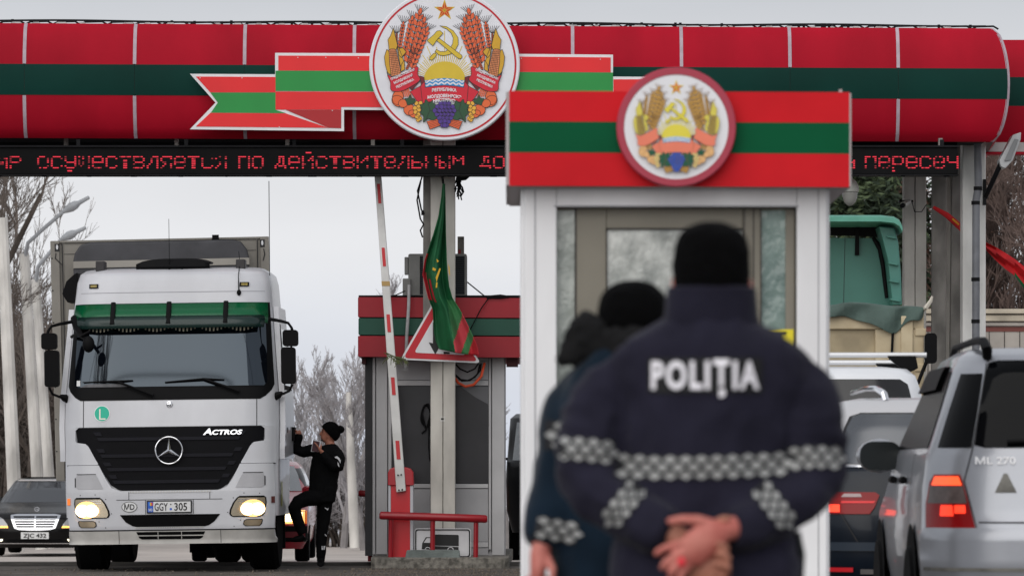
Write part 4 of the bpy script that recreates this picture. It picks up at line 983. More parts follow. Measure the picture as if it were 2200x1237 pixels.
# cab sides: doors, windows (right side of the view is the open flank)
for sg in (1, -1):
    mb = MB(TW_); rows = []
    zz = [1.26, 1.3, 1.4, 1.64, 1.96, 2.1, 2.6, 2.95, 3.0]
    cab.patch(mb, [(z, max(.36, cab.yf(z) + .335), 1.85) for z in zz], TW_, 8, .065, .06, where='side', sg=sg); d = mb.build('door', truck)
    if sg > 0: d['label'] = 'cab door facing the climbing man'
    mb = MB(mat('side_glass', (70, 118, 122), .06, spec=.9)); cab.patch(mb, [(2.1, .66, 1.5), (2.75, .80, 1.5)], None, 6, .07, where='side', sg=sg); mb.build('side_window', d)
    mb = MB(BLK); cab.patch(mb, [(2.05, .56, .66), (2.8, .70, .80)], None, 3, .072, where='side', sg=sg); cab.patch(mb, [(2.05, .56, 1.6), (2.1, .56, 1.6)], None, 5, .073, where='side', sg=sg); mb.build('window_frame', d)
    mb = MB(BLK); cab.patch(mb, [(1.47, 1.45, 1.82), (1.63, 1.45, 1.82)], None, 3, .085, .03, where='side', sg=sg); mb.build('door_handle', d)
    mb = MB(TWG); cab.patch(mb, [(.96, .42, .66), (1.255, .42, .75)], None, 6, -.02, .05, where='side', sg=sg); mb.build('step_panel', truck)
    mb = MB(BLK); cab.patch(mb, [(2.62, 1.9, 2.24), (3.42, 2.0, 2.24)], None, 2, .1, .2, where='side', sg=sg) if sg < 0 else None
    if sg < 0: mb.build('air_deflector', truck)
mb = MB(BLK); cab.patch(mb, [(1.56, .62, .70), (1.62, .62, .70)], None, 2, .07, where='side', sg=1); cab.patch(mb, [(1.56, .74, .80), (1.62, .74, .80)], None, 2, .07, where='side', sg=1); mb.build('door_number', truck)
mb = MB(mat('step_notice', (168, 170, 40), .6, var=.5, vscale=40)); cab.patch(mb, [(.72, .52, .66), (1.0, .52, .66)], None, 2, .012, where='side', sg=1); mb.build('notice', truck)
def deflector(x0, x1, z0, z1, y):
    mb = MB(BLK); mb.prism([(x0, y, z0 + .1), (x0 + .06, y, z0), (x1, y, z0), (x1, y, z1), (x0 + .14, y, z1 - .02), (x0 + .05, y, z1 - .1)], (0, .4, 0)); return mb.build('side_air_deflector', truck, bevel=.02)
deflector(U(116), U(150), V(640), V(575), .95)
# mirrors
def mirror(sg):
    fx = (lambda p: (728 - p[0], p[1], p[2])) if sg > 0 else (lambda p: p)
    pt = lambda p: Vector((U(fx(p)[0]), p[2], V(p[1])))
    r = thing('mirror_holder', None, None) if False else None
    mb = MB(BLK)
    mb.tube([pt(q) for q in ((150, 686, .38), (125, 691, .3), (108, 696, .25), (101, 706, .24), (99, 715, .25))], [.02, .018, .016, .016, .02], 8)
    mb.tube([pt(q) for q in ((101, 828, .26), (108, 842, .27), (122, 848, .3), (138, 850, .34))], [.014, .014, .015, .03], 8)
    mb.tube([pt(q) for q in ((124, 846, .3), (133, 850, .33), (141, 860, .34))], [.02, .045, .02], 8); mb.tube([pt(q) for q in ((102, 712, .24), (102, 826, .24))], .012, 8)
    a = mb.build('mirror_arm', truck)
    for (x0, y0, x1, y1) in ((87, 711, 120, 746), (93, 748, 124, 827)):
        z0, z1 = V(y1), V(y0); xa, xb = sorted((U(fx((x0, 0, 0))[0]), U(fx((x1, 0, 0))[0]))); mb = MB(BLK)
        mb.prism([(x, .17, z) for x, z in rrect(xa, z0, xb, z1, .035)], (0, .13, 0)); mb.build('mirror', truck, bevel=.025, seg=3)
mirror(-1); mirror(1)
mb = MB(BLK); mb.tube([cab.front(U(152), V(678), .05), cab.front(U(160), V(700), .1), cab.front(U(172), V(716), .2), cab.front(U(186), V(726), .3)], [.05, .045, .03, .022], 8)
mb.tube([cab.front(U(196), V(708), .3), cab.front(U(178), V(718), .3), cab.front(U(160), V(714), .22), cab.front(U(147), V(718), .1)], [.012, .022, .018, .02], 8)
mb.ball(cab.front(U(193), V(737), .33), (.07, .05, .095), 14); mb.build('kerb_mirror', truck)
# running gear
mb = MB(RUB); mb.box((-.42, .3, .42), (.42, 4.6, .66)); mb.box((-1.02, .28, .40), (1.02, .7, .62)); mb.box((-.9, .12, .34), (.9, .3, .44)); mb.box((-.58, .25, .30), (-.48, .5, .42)); mb.box((.45, .25, .28), (.58, .5, .42)); mb.box((-1.15, .2, .6), (1.15, 2.2, 1.0))
mb.tube([(-.9, 1.4, .46), (.9, 1.4, .46)], .09, 10); mb.tube([(-.9, 5.0, .5), (.9, 5.0, .5)], .1, 10); mb.ball((.0, 5.0, .48), (.22, .25, .2), 12)
mb.build('chassis', truck)
RIMM = mat('steel_rim', (120, 120, 122), .5, var=.3, vscale=12)
for sg in (-1, 1):
    wheel(truck, (sg*1.0 - .03, 1.4, .50), .515, .34, RUB, RIMM, sg)
    wheel(truck, (sg*.98 - .42, 5.0, .52), .515, .30, RUB, RIMM, sg); wheel(truck, (sg*.65 - .42, 5.0, .52), .515, .30, RUB, RIMM, -sg)
mb = MB(RUB); mb.box((-.08, 3.2, .16), (.19, 3.4, .6)); mb.build('fuel_filter', truck)
mb = MB(BLK)
for sg in (-1, 1): mb.box((sg*1.02 - .3, 1.96, .22), (sg*1.02 + .14, 1.98, .9))
mb.build('mud_flap', truck, each=True)
# trailer
TRL = mat('trailer_grey', (142, 138, 131), .7, var=.18, vscale=1.6, detail=8); TRD = mat('trailer_dark', (64, 64, 68), .6, var=.3, vscale=2.5, detail=8); TRS = mat('trailer_side', (150, 148, 144), .6, var=.15, vscale=1)
tr = bpy.data.objects.new('trailer', None); C.objects.link(tr); tr.parent = truck
TYo = 2.62
Mt = wm(truck).inverted() @ Matrix.LocRotScale(Vector((P(345, 0, 55.22).x + .085, 55.22, 0)), Euler((0, -.0245, R(3.9))), None)
tr.matrix_local = Mt; WM[tr.name] = wm(truck) @ Mt
hw = 1.288; z1 = HC + (VH - 514)*55.22/F; z0 = 1.05
mb = MB(TRL); mb.box((-hw, 0, z0), (hw, 13.4, z1)); bx = mb.build('trailer_body', tr, bevel=.01)
mb = MB(TRL)
for sg in (-1, 1):
    mb.box((min(sg*(hw - .10), sg*(hw + .004)), -.05, z0), (max(sg*(hw - .10), sg*(hw + .004)), 0.02, z1 + .004)); mb.box((min(sg*(hw - .15), sg*(hw - .13)), -.012, z0), (max(sg*(hw - .15), sg*(hw - .13)), 0, z1))
mb.box((-hw, -.03, z1 - .02), (hw, .02, z1 + .006)); mb.build('corner_posts', bx, bevel=.006)
mb = MB(SEAM)
for sg in (-1, 1):
    mb.box((sg*(hw - .135) - .006, -.014, z0), (sg*(hw - .135) + .006, -.001, z1 - .03)); mb.box((min(sg*(hw-.135), sg*(hw-.3)), -.006, z1 - .155), (max(sg*(hw-.135), sg*(hw-.3)), -.001, z1 - .15)); mb.tube([(sg*(hw-.06), -.055, z1 - .14), (sg*(hw-.05), -.06, z1 - .2), (sg*(hw-.1)+.03, -.06, z1 - .28)], .006, 5)
    mb.box((sg*(hw-.075) - .028, -.056, z1 - .12), (sg*(hw-.075) + .028, -.05, z1 - .03))
for i in range(7): mb.ball((-hw + .012, -.05, z0 + .35 + i*.38), .01, 6)
mb.build('panel_seams', bx, each=True)
mb = MB(mat('casting_hole', (225, 226, 230), .5, emit=0.0))
for sg in (-1, 1): mb.prism([(sg*(hw-.075) + x, -.058, z1 - .07 + z) for x, z in circ(0, 0, .013, 12, .03)], (0, .002, 0))
mb.build('corner_holes', bx)
mb = MB(TRD); xa, xb = -1.02, 1.05
mb.prism([(x, -.32, z) for x, z in [(xa, z1 - .25), (xa + .02, z1 - .16), (xa + .09, z1 - .06), (xa + .2, z1 - .035), (xb - .2, z1 - .035), (xb - .09, z1 - .06), (xb - .02, z1 - .16), (xb, z1 - .25), (xb, z1 - .9), (xa, z1 - .9)]], (0, .3, 0)); mb.build('cooling_unit', tr, bevel=.03, seg=3)
mb = MB(TRL); mb.box((xa, -.335, z1 - .335), (xb, -.322, z1 - .255)); mb.build('unit_trim', tr)
mb = MB(BLK); mb.box((.62, -.2, z1 - .04), (.70, -.1, z1 + .03)); mb.build('vent', tr)
mb = MB(TRS); mb.box((hw + .001, .05, z0 + .02), (hw + .004, 13.3, z1 - .03)); mb.box((-hw - .004, .05, z0 + .02), (-hw - .001, 13.3, z1 - .03)); mb.build('side_skin', tr)
mb = MB(RUB); mb.box((-.5, 1, .75), (.5, 13, z0)); 
for k in (8.6, 9.9, 11.2): mb.tube([(-1.0, k, .52), (1.0, k, .52)], .08, 10)
mb.build('underframe', tr)
for k in (8.6, 9.9, 11.2):
    for sg in (-1, 1): wheel(tr, (sg*1.05, k, .52 if True else 0), .5, .36, RUB, RIMM, sg)
mb = MB(AMB); mb.box((hw - .02, -.09, z1 - .86), (hw + .03, -.05, z1 - .74)); mb.build('marker_lamp', tr)
# ================================================================ CUSTOMS BOOTH AND BARRIER
PNL = mat('booth_panel', (166, 165, 168), .5, var=.10, vscale=2.2, detail=8); PNL2 = mat('booth_frame', (184, 183, 185), .45, var=.08, vscale=3, detail=8); PGL = mat('booth_glass', (50, 49, 52), .2, var=.2, vscale=2, spec=.4)
FRD = mat('board_red', (150, 14, 32), .5, var=.12, vscale=2, detail=8); FGR = mat('board_green', (6, 70, 54), .5, var=.1, vscale=2)
KY = 55.75
kb = thing('customs_booth', 'pale panelled control booth with red and green header under the gate', 'booth', tuple(P(945, 1195, KY)))
kb.location.z = .10; WM[kb.name] = Matrix.Translation(kb.location)
mb = MB(PNL); a = P(800, 1192, KY); b = P(1086, 640, KY); mb.box((a.x, KY + .01, .10), (b.x, KY + 3.2, b.z)); mb.build('walls', kb, True)
mb = MB(mat('booth_side', (36, 36, 40), .5, var=.2)); a = P(784, 765, KY); mb.box((a.x, KY + .05, .12), (P(800, 0, KY).x - .003, KY + 3.1, a.z)); mb.build('side_wall', kb, True)
mb = MB(PNL2)
def pb(mb, x0, y0, x1, y1, off, th=.05, m=None): mb.pbox(x0, y0, x1, y1, KY - off, th, m)
for q in ((801, 766, 806, 1190), (808, 766, 832, 1190), (834, 766, 841, 1170), (1050, 766, 1055, 1180), (1057, 766, 1084, 1192)): pb(mb, *q, .03, .04)
for q in ((842, 817, 1049, 828), (842, 1039, 1049, 1048), (842, 766, 1049, 775), (842, 1164, 1049, 1175)): pb(mb, *q, .025, .035)
mb.build('frame', kb, True, bevel=.006)
for q in ((842, 829, 924, 1038), (979, 829, 1049, 1038)):
    mb = MB(PGL); pb(mb, *q, .006, .012); mb.build('window', kb, True)
mb = MB(mat('glass_reflex', (92, 92, 96), .25)); mb.prism([P(990, 830, KY - .008), P(1049, 830, KY - .008), P(1049, 868, KY - .008), P(1020, 852, KY - .008)], (0, -.002, 0)); mb.build('window_reflection', kb, True)  # pale corner painted on the pane as a reflection
mb = MB(PNL)
for q in ((842, 776, 924, 816), (979, 776, 1049, 816), (842, 1049, 924, 1163), (979, 1049, 1049, 1163), (842, 1176, 1049, 1192)): pb(mb, *q, .012, .02)
mb.build('infill_panel', kb, True, bevel=.004, each=True)
mb = MB(SEAM)
for x in (807, 833, 841.6, 1049.6, 1056): pb(mb, x, 766, x + 1.2, 1185, .012, .01)
for y in (816.4, 828, 1038.4, 1048): pb(mb, 842, y, 1049, y + 1, .0135, .01)
mb.build('panel_gap', kb, True)
for i, (y0, y1, m) in enumerate(((638, 681, FRD), (683, 719, FGR), (721, 766, FRD))):
    mb = MB(m); xo = (0, 1, 0)[i]; pts = [P(769 + xo, y0, KY - .3), P(1128, y0 + 2, KY - .3), P(1128, y1 + 2, KY - .3), P(769 + xo, y1, KY - .3)]; mb.prism(pts, (0, 3.6, 0)); mb.build('header_board', kb, True, bevel=.012)
mb = MB(BLK); mb.box((P(772, 0, KY).x, KY - .28, P(0, 641, KY).z), (P(1126, 0, KY).x, KY + 3.2, P(0, 636, KY).z)); mb.build('roof', kb, True)
mb = MB(mat('header_end', (70, 14, 20), .6)); pb(mb, 1088, 768, 1113, 786, .1, .6); pb(mb, 777, 767, 786, 781, .1, .6); mb.build('header_bracket', kb, True)
# things round the booth
acu = thing('air_conditioner', 'grey air conditioner unit with dark fan grilles on the booth roof', 'air conditioner', tuple(P(940, 637, 56)))
ACM = mat('unit_grey', (128, 128, 126), .5, var=.15, vscale=4); mb = MB(ACM); mb.pbox(877, 545, 1003, 637, 55.9, .5); mb.build('case', acu, True, bevel=.02)
mb = MB(BLK)
for x0, x1 in ((902, 928), (974, 998)):
    mb.pbox(x0, 550, x1, 632, 55.895, .004)
mb.build('grille', acu, True, each=True)
mb = MB(mat('slat_blue', (48, 54, 64), .5))
for x0, x1 in ((903, 927), (975, 997)):
    for i in range(20): mb.pbox(x0, 552 + i*4, x1, 553.4 + i*4, 55.885, .01)
mb.build('slats', acu, True)
mb = MB(ACM); mb.pbox(865, 598, 882, 637, 55.85, .12); mb.pbox(869, 552, 877, 590, 55.9, .1); mb.build('valve_box', acu, True, bevel=.008)
st = thing('flue_pipe', 'short square flue standing behind the air conditioner', 'pipe', tuple(P(990, 637, 56.6))); mb = MB(mat('flue', (122, 118, 112), .8, var=.3, vscale=9)); mb.pbox(983, 508, 997, 640, 56.6, .12); mb.pbox(984.5, 536, 990, 548, 56.595, .01, FRD); mb.build('flue', st, True, bevel=.004)
mb = MB(mat('pipe_white', (170, 170, 172), .5, var=.2, vscale=9)); mb.tube([P(879, 612, 55.35), P(878, 660, 55.3), P(874, 720, 55.3), P(872, 790, 55.4)], .02, 8); mb.pbox(868, 780, 876, 796, 55.4, .03)
tag(mb.build('drain_pipe'), 'thin pale drain pipe running down the booth header beside the hanging flag', 'pipe')
random.seed(4)
mb = MB(BLK)
for pts in ([(908, 376), (897, 410), (905, 450), (912, 460)], [(904, 390), (896, 430), (903, 470), (910, 482), (903, 495), (908, 510)]):
    mb.tube([P(x, y, 55.1) for x, y in pts], .010, 5)
mb.pbox(905, 452, 911, 462, 55.05, .06); tag(mb.build('cable_loop'), 'thin black cable loops hanging along the darker flank of the white column', 'cables'); mb = MB(BLK)
for pts in ([(985, 378), (990, 400), (984, 420)], [(984, 392), (993, 402), (996, 412), (990, 422), (984, 418)], [(984, 378), (988, 395), (983, 412)]):
    mb.tube([P(x, y, 55.1) for x, y in pts], .010, 5)
mb.tube([P(983, 384, 55), P(1000, 382, 54.9), P(1008, 378, 54.9)], [.03, .03, .015], 8)
for _ in range(26):
    x, y = random.uniform(980, 990), random.uniform(378, 420); mb.tube([P(x, y, 55.1), P(x + random.uniform(-6, 6), y + random.uniform(4, 12), 55.05)], .008, 4)
tag(mb.build('cable_tangle'), 'tangle of black cables hanging on the far side of the white column', 'cables')
mb = MB(BLK); mb.tube([P(1004, 606, 56), P(1040, 635, 55.6), P(1047, 640, 55.42)], .008, 5); mb.tube([P(1050, 640, 55.4), P(1034, 662, 55.38), P(1008, 712, 55.38)], .007, 5); mb.tube([P(820, 638, 55.4), P(850, 634, 55.4), P(870, 625, 55.6)], .007, 5)
mb.tube([P(1048, 638, 55.43), P(1075, 637, 55.43), P(1094, 637, 55.43)], [.02, .028, .012], 5)
tag(mb.build('roof_cables'), 'thin black cables running down from the booth roof over the header', 'cables')
mb = MB(mat('hose_orange', (206, 72, 32), .5)); mb.tube([P(978, 812, 55.55), P(984, 822, 55.5), P(1000, 830, 55.5), P(1018, 826, 55.5), P(1034, 808, 55.5), P(1041, 780, 55.6)], .017, 8)
tag(mb.build('orange_hose'), 'orange conduit looping down beside the white column', 'hose')
mb = MB(BLK)
for k, pts in enumerate(([(978, 804), (990, 815), (1005, 817), (1020, 810), (1032, 795), (1034, 780)], [(978, 806), (992, 818), (1010, 817), (1026, 803), (1031, 782)], [(979, 782), (988, 792), (1004, 799), (1020, 792), (1028, 780)])): mb.tube([P(x, y, 55.52 + .01*k) for x, y in pts], .011, 6)
tag(mb.build('black_hoses'), 'black cable loops above the orange conduit on the booth front', 'cables')
mb = MB(BLK)
for k in range(4): mb.tube([P(917 + 9*math.cos(t) - k*.8 + 2*math.sin(3*t + k), 893 + (26 - k)*math.sin(t), 55.6 + k*.012) for t in np.linspace(0, 2*math.pi, 22)], .009, 5)
mb.tube([P(918, 915, 55.6), P(914, 924, 55.6), P(906, 931, 55.6)], .011, 5); mb.tube([P(922, 915, 55.6), P(921, 960, 55.6), P(924, 990, 55.6)], .009, 5)
tag(mb.build('cable_coil'), 'coil of black cable hung in the dark booth window', 'cables')
# column base plate, little notice
mb = MB(mat('notice_white', (205, 203, 198), .5)); mb.pbox(945, 894, 956, 905, 55.145, .004); mb.pbox(947.5, 897.5, 953.5, 901.5, 55.143, .003, BLKT); tag(mb.build('column_notice'), 'tiny square camera notice stuck on the white column', 'sign')
# warning sign
SW = mat('sign_white', (214, 214, 217), .4, var=.05); SR = mat('sign_red', (186, 18, 36), .4, var=.06); SB = mat('sign_black', (16, 16, 18), .5)
def tri(k, Y, cx=947, cy=738, ang=0.06, n=5):
    V3 = [(935, 641), (860, 772), (1034, 780)]; out = []
    cxx, cyy = sum(v[0] for v in V3)/3, sum(v[1] for v in V3)/3
    for i, (x, y) in enumerate(V3):
        x, y = cxx + (x - cxx)*k, cyy + (y - cyy)*k; px_, py_ = V3[i-1]; nx, ny = V3[(i+1) % 3]
        a = (cxx + (px_-cxx)*k, cyy + (py_-cyy)*k); b = (cxx + (nx-cxx)*k, cyy + (ny-cyy)*k); r = 12*k/ (math.hypot(a[0]-x, a[1]-y)); r2 = 12*k/(math.hypot(b[0]-x, b[1]-y))
        p0 = (x + (a[0]-x)*r, y + (a[1]-y)*r); p2 = (x + (b[0]-x)*r2, y + (b[1]-y)*r2)
        for t in np.linspace(0, 1, n): out.append(((1-t)**2*p0[0] + 2*t*(1-t)*x + t*t*p2[0], (1-t)**2*p0[1] + 2*t*(1-t)*y + t*t*p2[1]))
    return [P(x, y, Y) for x, y in out]
ts_ = thing('warning_sign', 'tilted triangular road sign with red border behind the green flag', 'sign', tuple(P(947, 740, 54.98)))
mb = MB(SW); mb.prism(tri(1., 54.97), (0, .02, 0)); mb.build('plate', ts_, True)
mb = MB(SR); mb.prism(tri(.92, 54.966), (0, .003, 0)); mb.build('red_border', ts_, True)
mb = MB(SW); mb.prism(tri(.64, 54.962), (0, .003, 0)); mb.build('field', ts_, True)
mb = MB(SB); mb.prism([P(x, y, 54.958) for x, y in [(930, 692), (941, 692), (941, 738), (948, 738), (935, 761), (921, 735), (930, 737)]], (0, .003, 0)); mb.prism([P(x, y, 54.958) for x, y in [(953, 755), (966, 756), (966, 760), (953, 760)]], (0, .003, 0)); mb.build('arrow', ts_, True)
# flag hanging in front of the column
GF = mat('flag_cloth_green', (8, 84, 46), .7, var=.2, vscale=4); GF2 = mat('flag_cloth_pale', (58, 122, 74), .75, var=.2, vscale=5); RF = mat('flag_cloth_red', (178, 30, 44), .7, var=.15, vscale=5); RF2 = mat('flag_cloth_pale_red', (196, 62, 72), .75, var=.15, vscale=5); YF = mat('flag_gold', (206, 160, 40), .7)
hf = thing('hanging_flag', 'green flag with red stripes hanging limp in front of the white column', 'flag', tuple(P(953, 395, 54.7)))
rows_ = [(395, 951, 956), (425, 948, 957), (465, 942, 957.5), (500, 932, 958), (530, 922, 959), (560, 912, 960), (590, 908, 962), (615, 914, 965), (640, 920, 972), (665, 930, 988), (690, 931, 1001), (715, 933, 1013), (735, 936, 1022), (750, 940, 1027), (764, 944, 1029)]
nn = 72; g = []; yy_ = np.array(rows_, float); ys_ = np.linspace(395, 764, 75); rows_ = [(float(y), float(np.interp(y, yy_[:, 0], yy_[:, 1])), float(np.interp(y, yy_[:, 0], yy_[:, 2]))) for y in ys_]
for i, (y, a, b) in enumerate(rows_):
    amp = .02 + .07*min(1, (y - 395)/150); rw = []
    for j in range(nn + 1):
        t = j/nn; x = a + (b - a)*t; ph = 2.2*math.pi*t + (y - 395)*.002
        yy = y + (8*math.sin(t*math.pi*1.0)*0 + (0 if y < 700 else ((y - 700)/64)**2*(-14 + 18*t if t < .5 else -5 + 10*(t - .5)))); rw.append(P(x, yy, 54.72 + amp*math.sin(ph*1.3) + .02*math.sin(ph*3.1 + (y - 395)*.016)))
    g.append(rw)
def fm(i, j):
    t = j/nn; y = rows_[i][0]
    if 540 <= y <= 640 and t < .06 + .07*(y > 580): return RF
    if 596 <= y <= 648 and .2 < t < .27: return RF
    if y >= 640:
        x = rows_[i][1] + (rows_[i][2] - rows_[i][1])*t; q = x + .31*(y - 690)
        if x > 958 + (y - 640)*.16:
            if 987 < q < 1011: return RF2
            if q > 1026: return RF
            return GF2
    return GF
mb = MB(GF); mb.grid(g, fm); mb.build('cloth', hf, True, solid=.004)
mb = MB(YF)
for pts in ([(938, 556), (943, 561), (939, 564)], [(930, 574), (937, 578), (935, 582), (929, 580)], [(944, 576), (947, 577), (941, 596), (938, 606), (936, 596)], [(937, 606), (940, 607), (939, 618), (936, 618)], [(963, 566), (966, 575), (967, 594), (964, 585)]): mb.prism([P(x, y, 54.63) for x, y in pts], (0, .003, 0))
mb.build('gold_crest', hf, True, each=True)
mb = MB(DARKM); mb.tube([P(952, 393, 54.72), P(951, 386, 54.95), P(950, 380, 55.18)], .014, 8); mb.build('staff', hf, True)
# barrier
BR = mat('barrier_red', (196, 22, 34), .4, var=.08, vscale=3, coat=.2); BRD2 = mat('barrier_hood', (168, 16, 30), .35, var=.06, coat=.3); BWH = mat('barrier_white', (206, 205, 203), .45, var=.14, vscale=3, detail=8); BSV = mat('barrier_silver', (190, 192, 198), .35, var=.06)
br = thing('boom_barrier', 'red barrier cabinet with raised white boom carrying red dashes', 'barrier', tuple(P(860, 1195, 54.9)))
zb = .11
mb = MB(BR); a, b = P(839, 0, 54.78).x, P(882, 0, 54.78).x; mb.box((a, 54.78, zb), (b, 55.1, P(0, 1042, 54.78).z)); cbn = mb.build('cabinet', br, True, bevel=.008)
mb = MB(BSV)
for x0, x1 in ((834, 840), (881, 888)): mb.box((P(x0, 0, 54.8).x, 54.77, zb + .02), (P(x1, 0, 54.8).x, 55.1, P(0, 1042, 54.8).z))
mb.build('side_trim', cbn, True, bevel=.01)
mb = MB(BRD2); sec = [(833, 1042), (833, 1015), (837, 1007), (846, 1003), (872, 1003), (882, 1006), (888, 1014), (889, 1042)]; mb.prism([P(x, y, 54.75) for x, y in sec], (0, .38, 0)); mb.build('hood', cbn, True, bevel=.02, seg=3)
BY0 = 54.70
def bpt(x, y, off=0): return P(x, y, BY0 - off + (1057 - y)*.0006)
mb = MB(BWH)
L0, R0, L1, R1 = (851.5, 1057), (872, 1054), (801, 330), (815.5, 330)
mb.prism([bpt(*L0), bpt(*R0), bpt(*R1), bpt(*L1)], (0, .07, 0)); arm = mb.build('boom', br, True, bevel=.01)
mb = MB(mat('dash_red', (190, 26, 36), .45)); mw = MB(mat('dash_border', (214, 214, 214), .5))
def along(t, s_): # t: row y, s_: -1..1 across
    f = (1057 - t)/(1057 - 330); l = L0[0] + (L1[0] - L0[0])*f; r = R0[0] + (R1[0] - R0[0])*f; return ((l + r)/2 + s_*(r - l)/2, t)
for y0, y1 in ((395, 437), (532, 572), (675, 713), (810, 848), (946, 986)):
    mw.prism([bpt(*along(y1 + 1.5, -.62), .004), bpt(*along(y1 + 1.5, .62), .004), bpt(*along(y0 - 1.5, .62), .004), bpt(*along(y0 - 1.5, -.62), .004)], (0, .003, 0)) if y0 < 600 and y0 > 500 else None
    mb.prism([bpt(*along(y1, -.42), .008), bpt(*along(y1, .42), .008), bpt(*along(y0, .42), .008), bpt(*along(y0, -.42), .008)], (0, .003, 0))
mb.build('red_dash', arm, True, each=True); mw.build('dash_border', arm, True)
mb = MB(mat('tape_ochre', (170, 140, 90), .7)); mb.prism([bpt(*along(614, -1.06), .006), bpt(*along(614, 1.06), .006), bpt(*along(604, 1.06), .006), bpt(*along(604, -1.06), .006)], (0, .083, 0)); mb.build('tape', arm, True)
mb = MB(mat('bolt_dark', (50, 50, 52), .4, metal=.6))
for x, y in ((855, 1020), (862, 1019), (857, 1052), (864, 1051)): mb.ball(P(x, y, 54.695), .011, 8)
mb.build('bolt', arm, True)
# sprig of tinsel caught on the boom
mb = MB(mat('sprig', (78, 84, 50), .8)); random.seed(9)
pts = [P(830, 758, 54.6), P(845, 765, 54.6), P(858, 770, 54.6), P(872, 772, 54.62)]
mb.tube(pts, .008, 5)
for i in range(46):
    a = pts[0].lerp(pts[-1], random.random()) + Vector((0, 0, -.02)); mb.tube([a, a + Vector((random.gauss(0, .04), 0, random.gauss(-.05, .05)))], .005, 3)
tag(mb.build('dry_garland'), 'scrap of dry green garland wound round the white boom', 'garland')
# red hoop rail in front
rl = thing('guard_rail', 'low dark red pipe rail on three posts before the customs booth', 'rail', tuple(P(930, 1195, 54.6)))
RR = mat('rail_red', (150, 16, 30), .4, var=.12, vscale=5, coat=.2); mb = MB(RR)
mb.tube([P(815, 1106, 54.62), P(815.6, 1106, 54.62), P(817, 1106.3, 54.62), P(820, 1106.6, 54.62), P(930, 1110, 54.62), P(1043, 1114, 54.62), P(1047, 1114, 54.62)], [.015, .032, .044, .047, .047, .047, .035], 16); mb.build('top_rail', rl, True)
for x in (840, 930, 1023):
    mb = MB(RR); t = P(x, 1110, 54.64); mb.tube([(t.x - .005, t.y, zb), (t.x, t.y, t.z)], .03, 10); mb.build('post', rl, True)
# lorry sign propped on the column
vsn = thing('lorry_sign', 'white rectangular road sign with black lorry symbol propped behind the rail', 'sign', tuple(P(950, 1195, 54.9)))
VY = 54.86
def rp(x0, y0, x1, y1, r, Y): return [P(x, y, Y) for x, y in rrect(x0, y0, x1, y1, r, 5)]
mb = MB(SW); mb.prism(rp(890, 1134, 1012, 1198, 7, VY), (0, .02, 0)); mb.build('plate', vsn, True)
mb = MB(SB); ring_prism(mb, rp(892, 1136, 1010, 1196, 6, VY - .006), rp(894.5, 1138.5, 1007.5, 1193.5, 4.5, VY - .006), (0, .004, 0), SB)
tp = lambda pts: [P(x, y, VY - .006) for x, y in pts]
mb.prism(tp([(936, 1147), (984, 1148), (985.5, 1150), (985.5, 1172), (934, 1171), (934, 1148.5)]), (0, .004, 0))
mb.prism(tp([(906, 1178), (907, 1166), (915, 1153), (930, 1153), (930, 1172), (985, 1174), (985, 1180), (906, 1179)]), (0, .004, 0)); mb.build('lorry_symbol', vsn, True)
mb = MB(SW); mb.prism([P(x, y, VY - .011) for x, y in [(910, 1165), (917, 1155), (927, 1155), (927, 1165)]], (0, .003, 0)); 
for cx in (919, 968):
    ring_prism(mb, [P(x, y, VY - .011) for x, y in circ(cx, 1181, 7, 16)], [P(x, y, VY - .011) for x, y in circ(cx, 1181, 5.4, 16)], (0, .003, 0), SW)
mb.build('symbol_details', vsn, True)
cb = thing('concrete_block', 'grey green concrete block lying on the kerb before the lorry sign', 'block', tuple(P(930, 1199, 54.5)))
mb = MB(mat('block_grey', (116, 124, 122), .9, var=.25, vscale=6, bump=.6, bscale=40, detail=8)); a = P(870, 1200, 54.5); b = P(989, 1181, 54.5); mb.prism([(a.x, 54.5, zb), (b.x, 54.5, zb), (b.x - .01, 54.5, b.z), (a.x + .02, 54.5, b.z)], (0, .2, 0)); mb.build('block', cb, True, bevel=.012)
rk = thing('red_bollard', 'short red pipe end poking out behind the dark wall of the customs booth', 'rail', tuple(P(776, 1058, 57))); mb = MB(RR); mb.tube([P(770, 1059, 57.2), P(773, 1059, 57.2), P(800, 1060, 57.2)], [.03, .042, .042], 10); mb.tube([P(796, 1060, 57.2), P(796, 1205, 57.2)], .035, 10); mb.build('pipe', rk, True)
# ================================================================ CARS
CGL = mat('car_glass', (5, 6, 8), .06, spec=.35, ior=1.25); TGL = mat('tinted_glass', (8, 9, 11), .25, spec=.1, ior=1.1); SILV = mat('silver_paint', (164, 167, 174), .28, metal=.4, var=.08, vscale=2, coat=.5, detail=7); DIRT = mat('dust_film', (128, 126, 120), .9, var=.3, vscale=12)
TLR = mat('tail_red', (120, 6, 10), .25, coat=.1, spec=.3, emit=.05, ecol=(220, 20, 24)); TLL = mat('tail_lit', (255, 90, 50), .3, emit=1.25, ecol=(255, 42, 30)); TLA = mat('tail_amber_lit', (255, 120, 60), .3, emit=1.15, ecol=(255, 74, 46)); TLG = mat('tail_smoke', (96, 84, 82), .2, var=.2, vscale=20)
def car(name, label, cat, loc, yaw, group=None): return thing(name, label, cat, loc, (0, 0, R(yaw)), group)
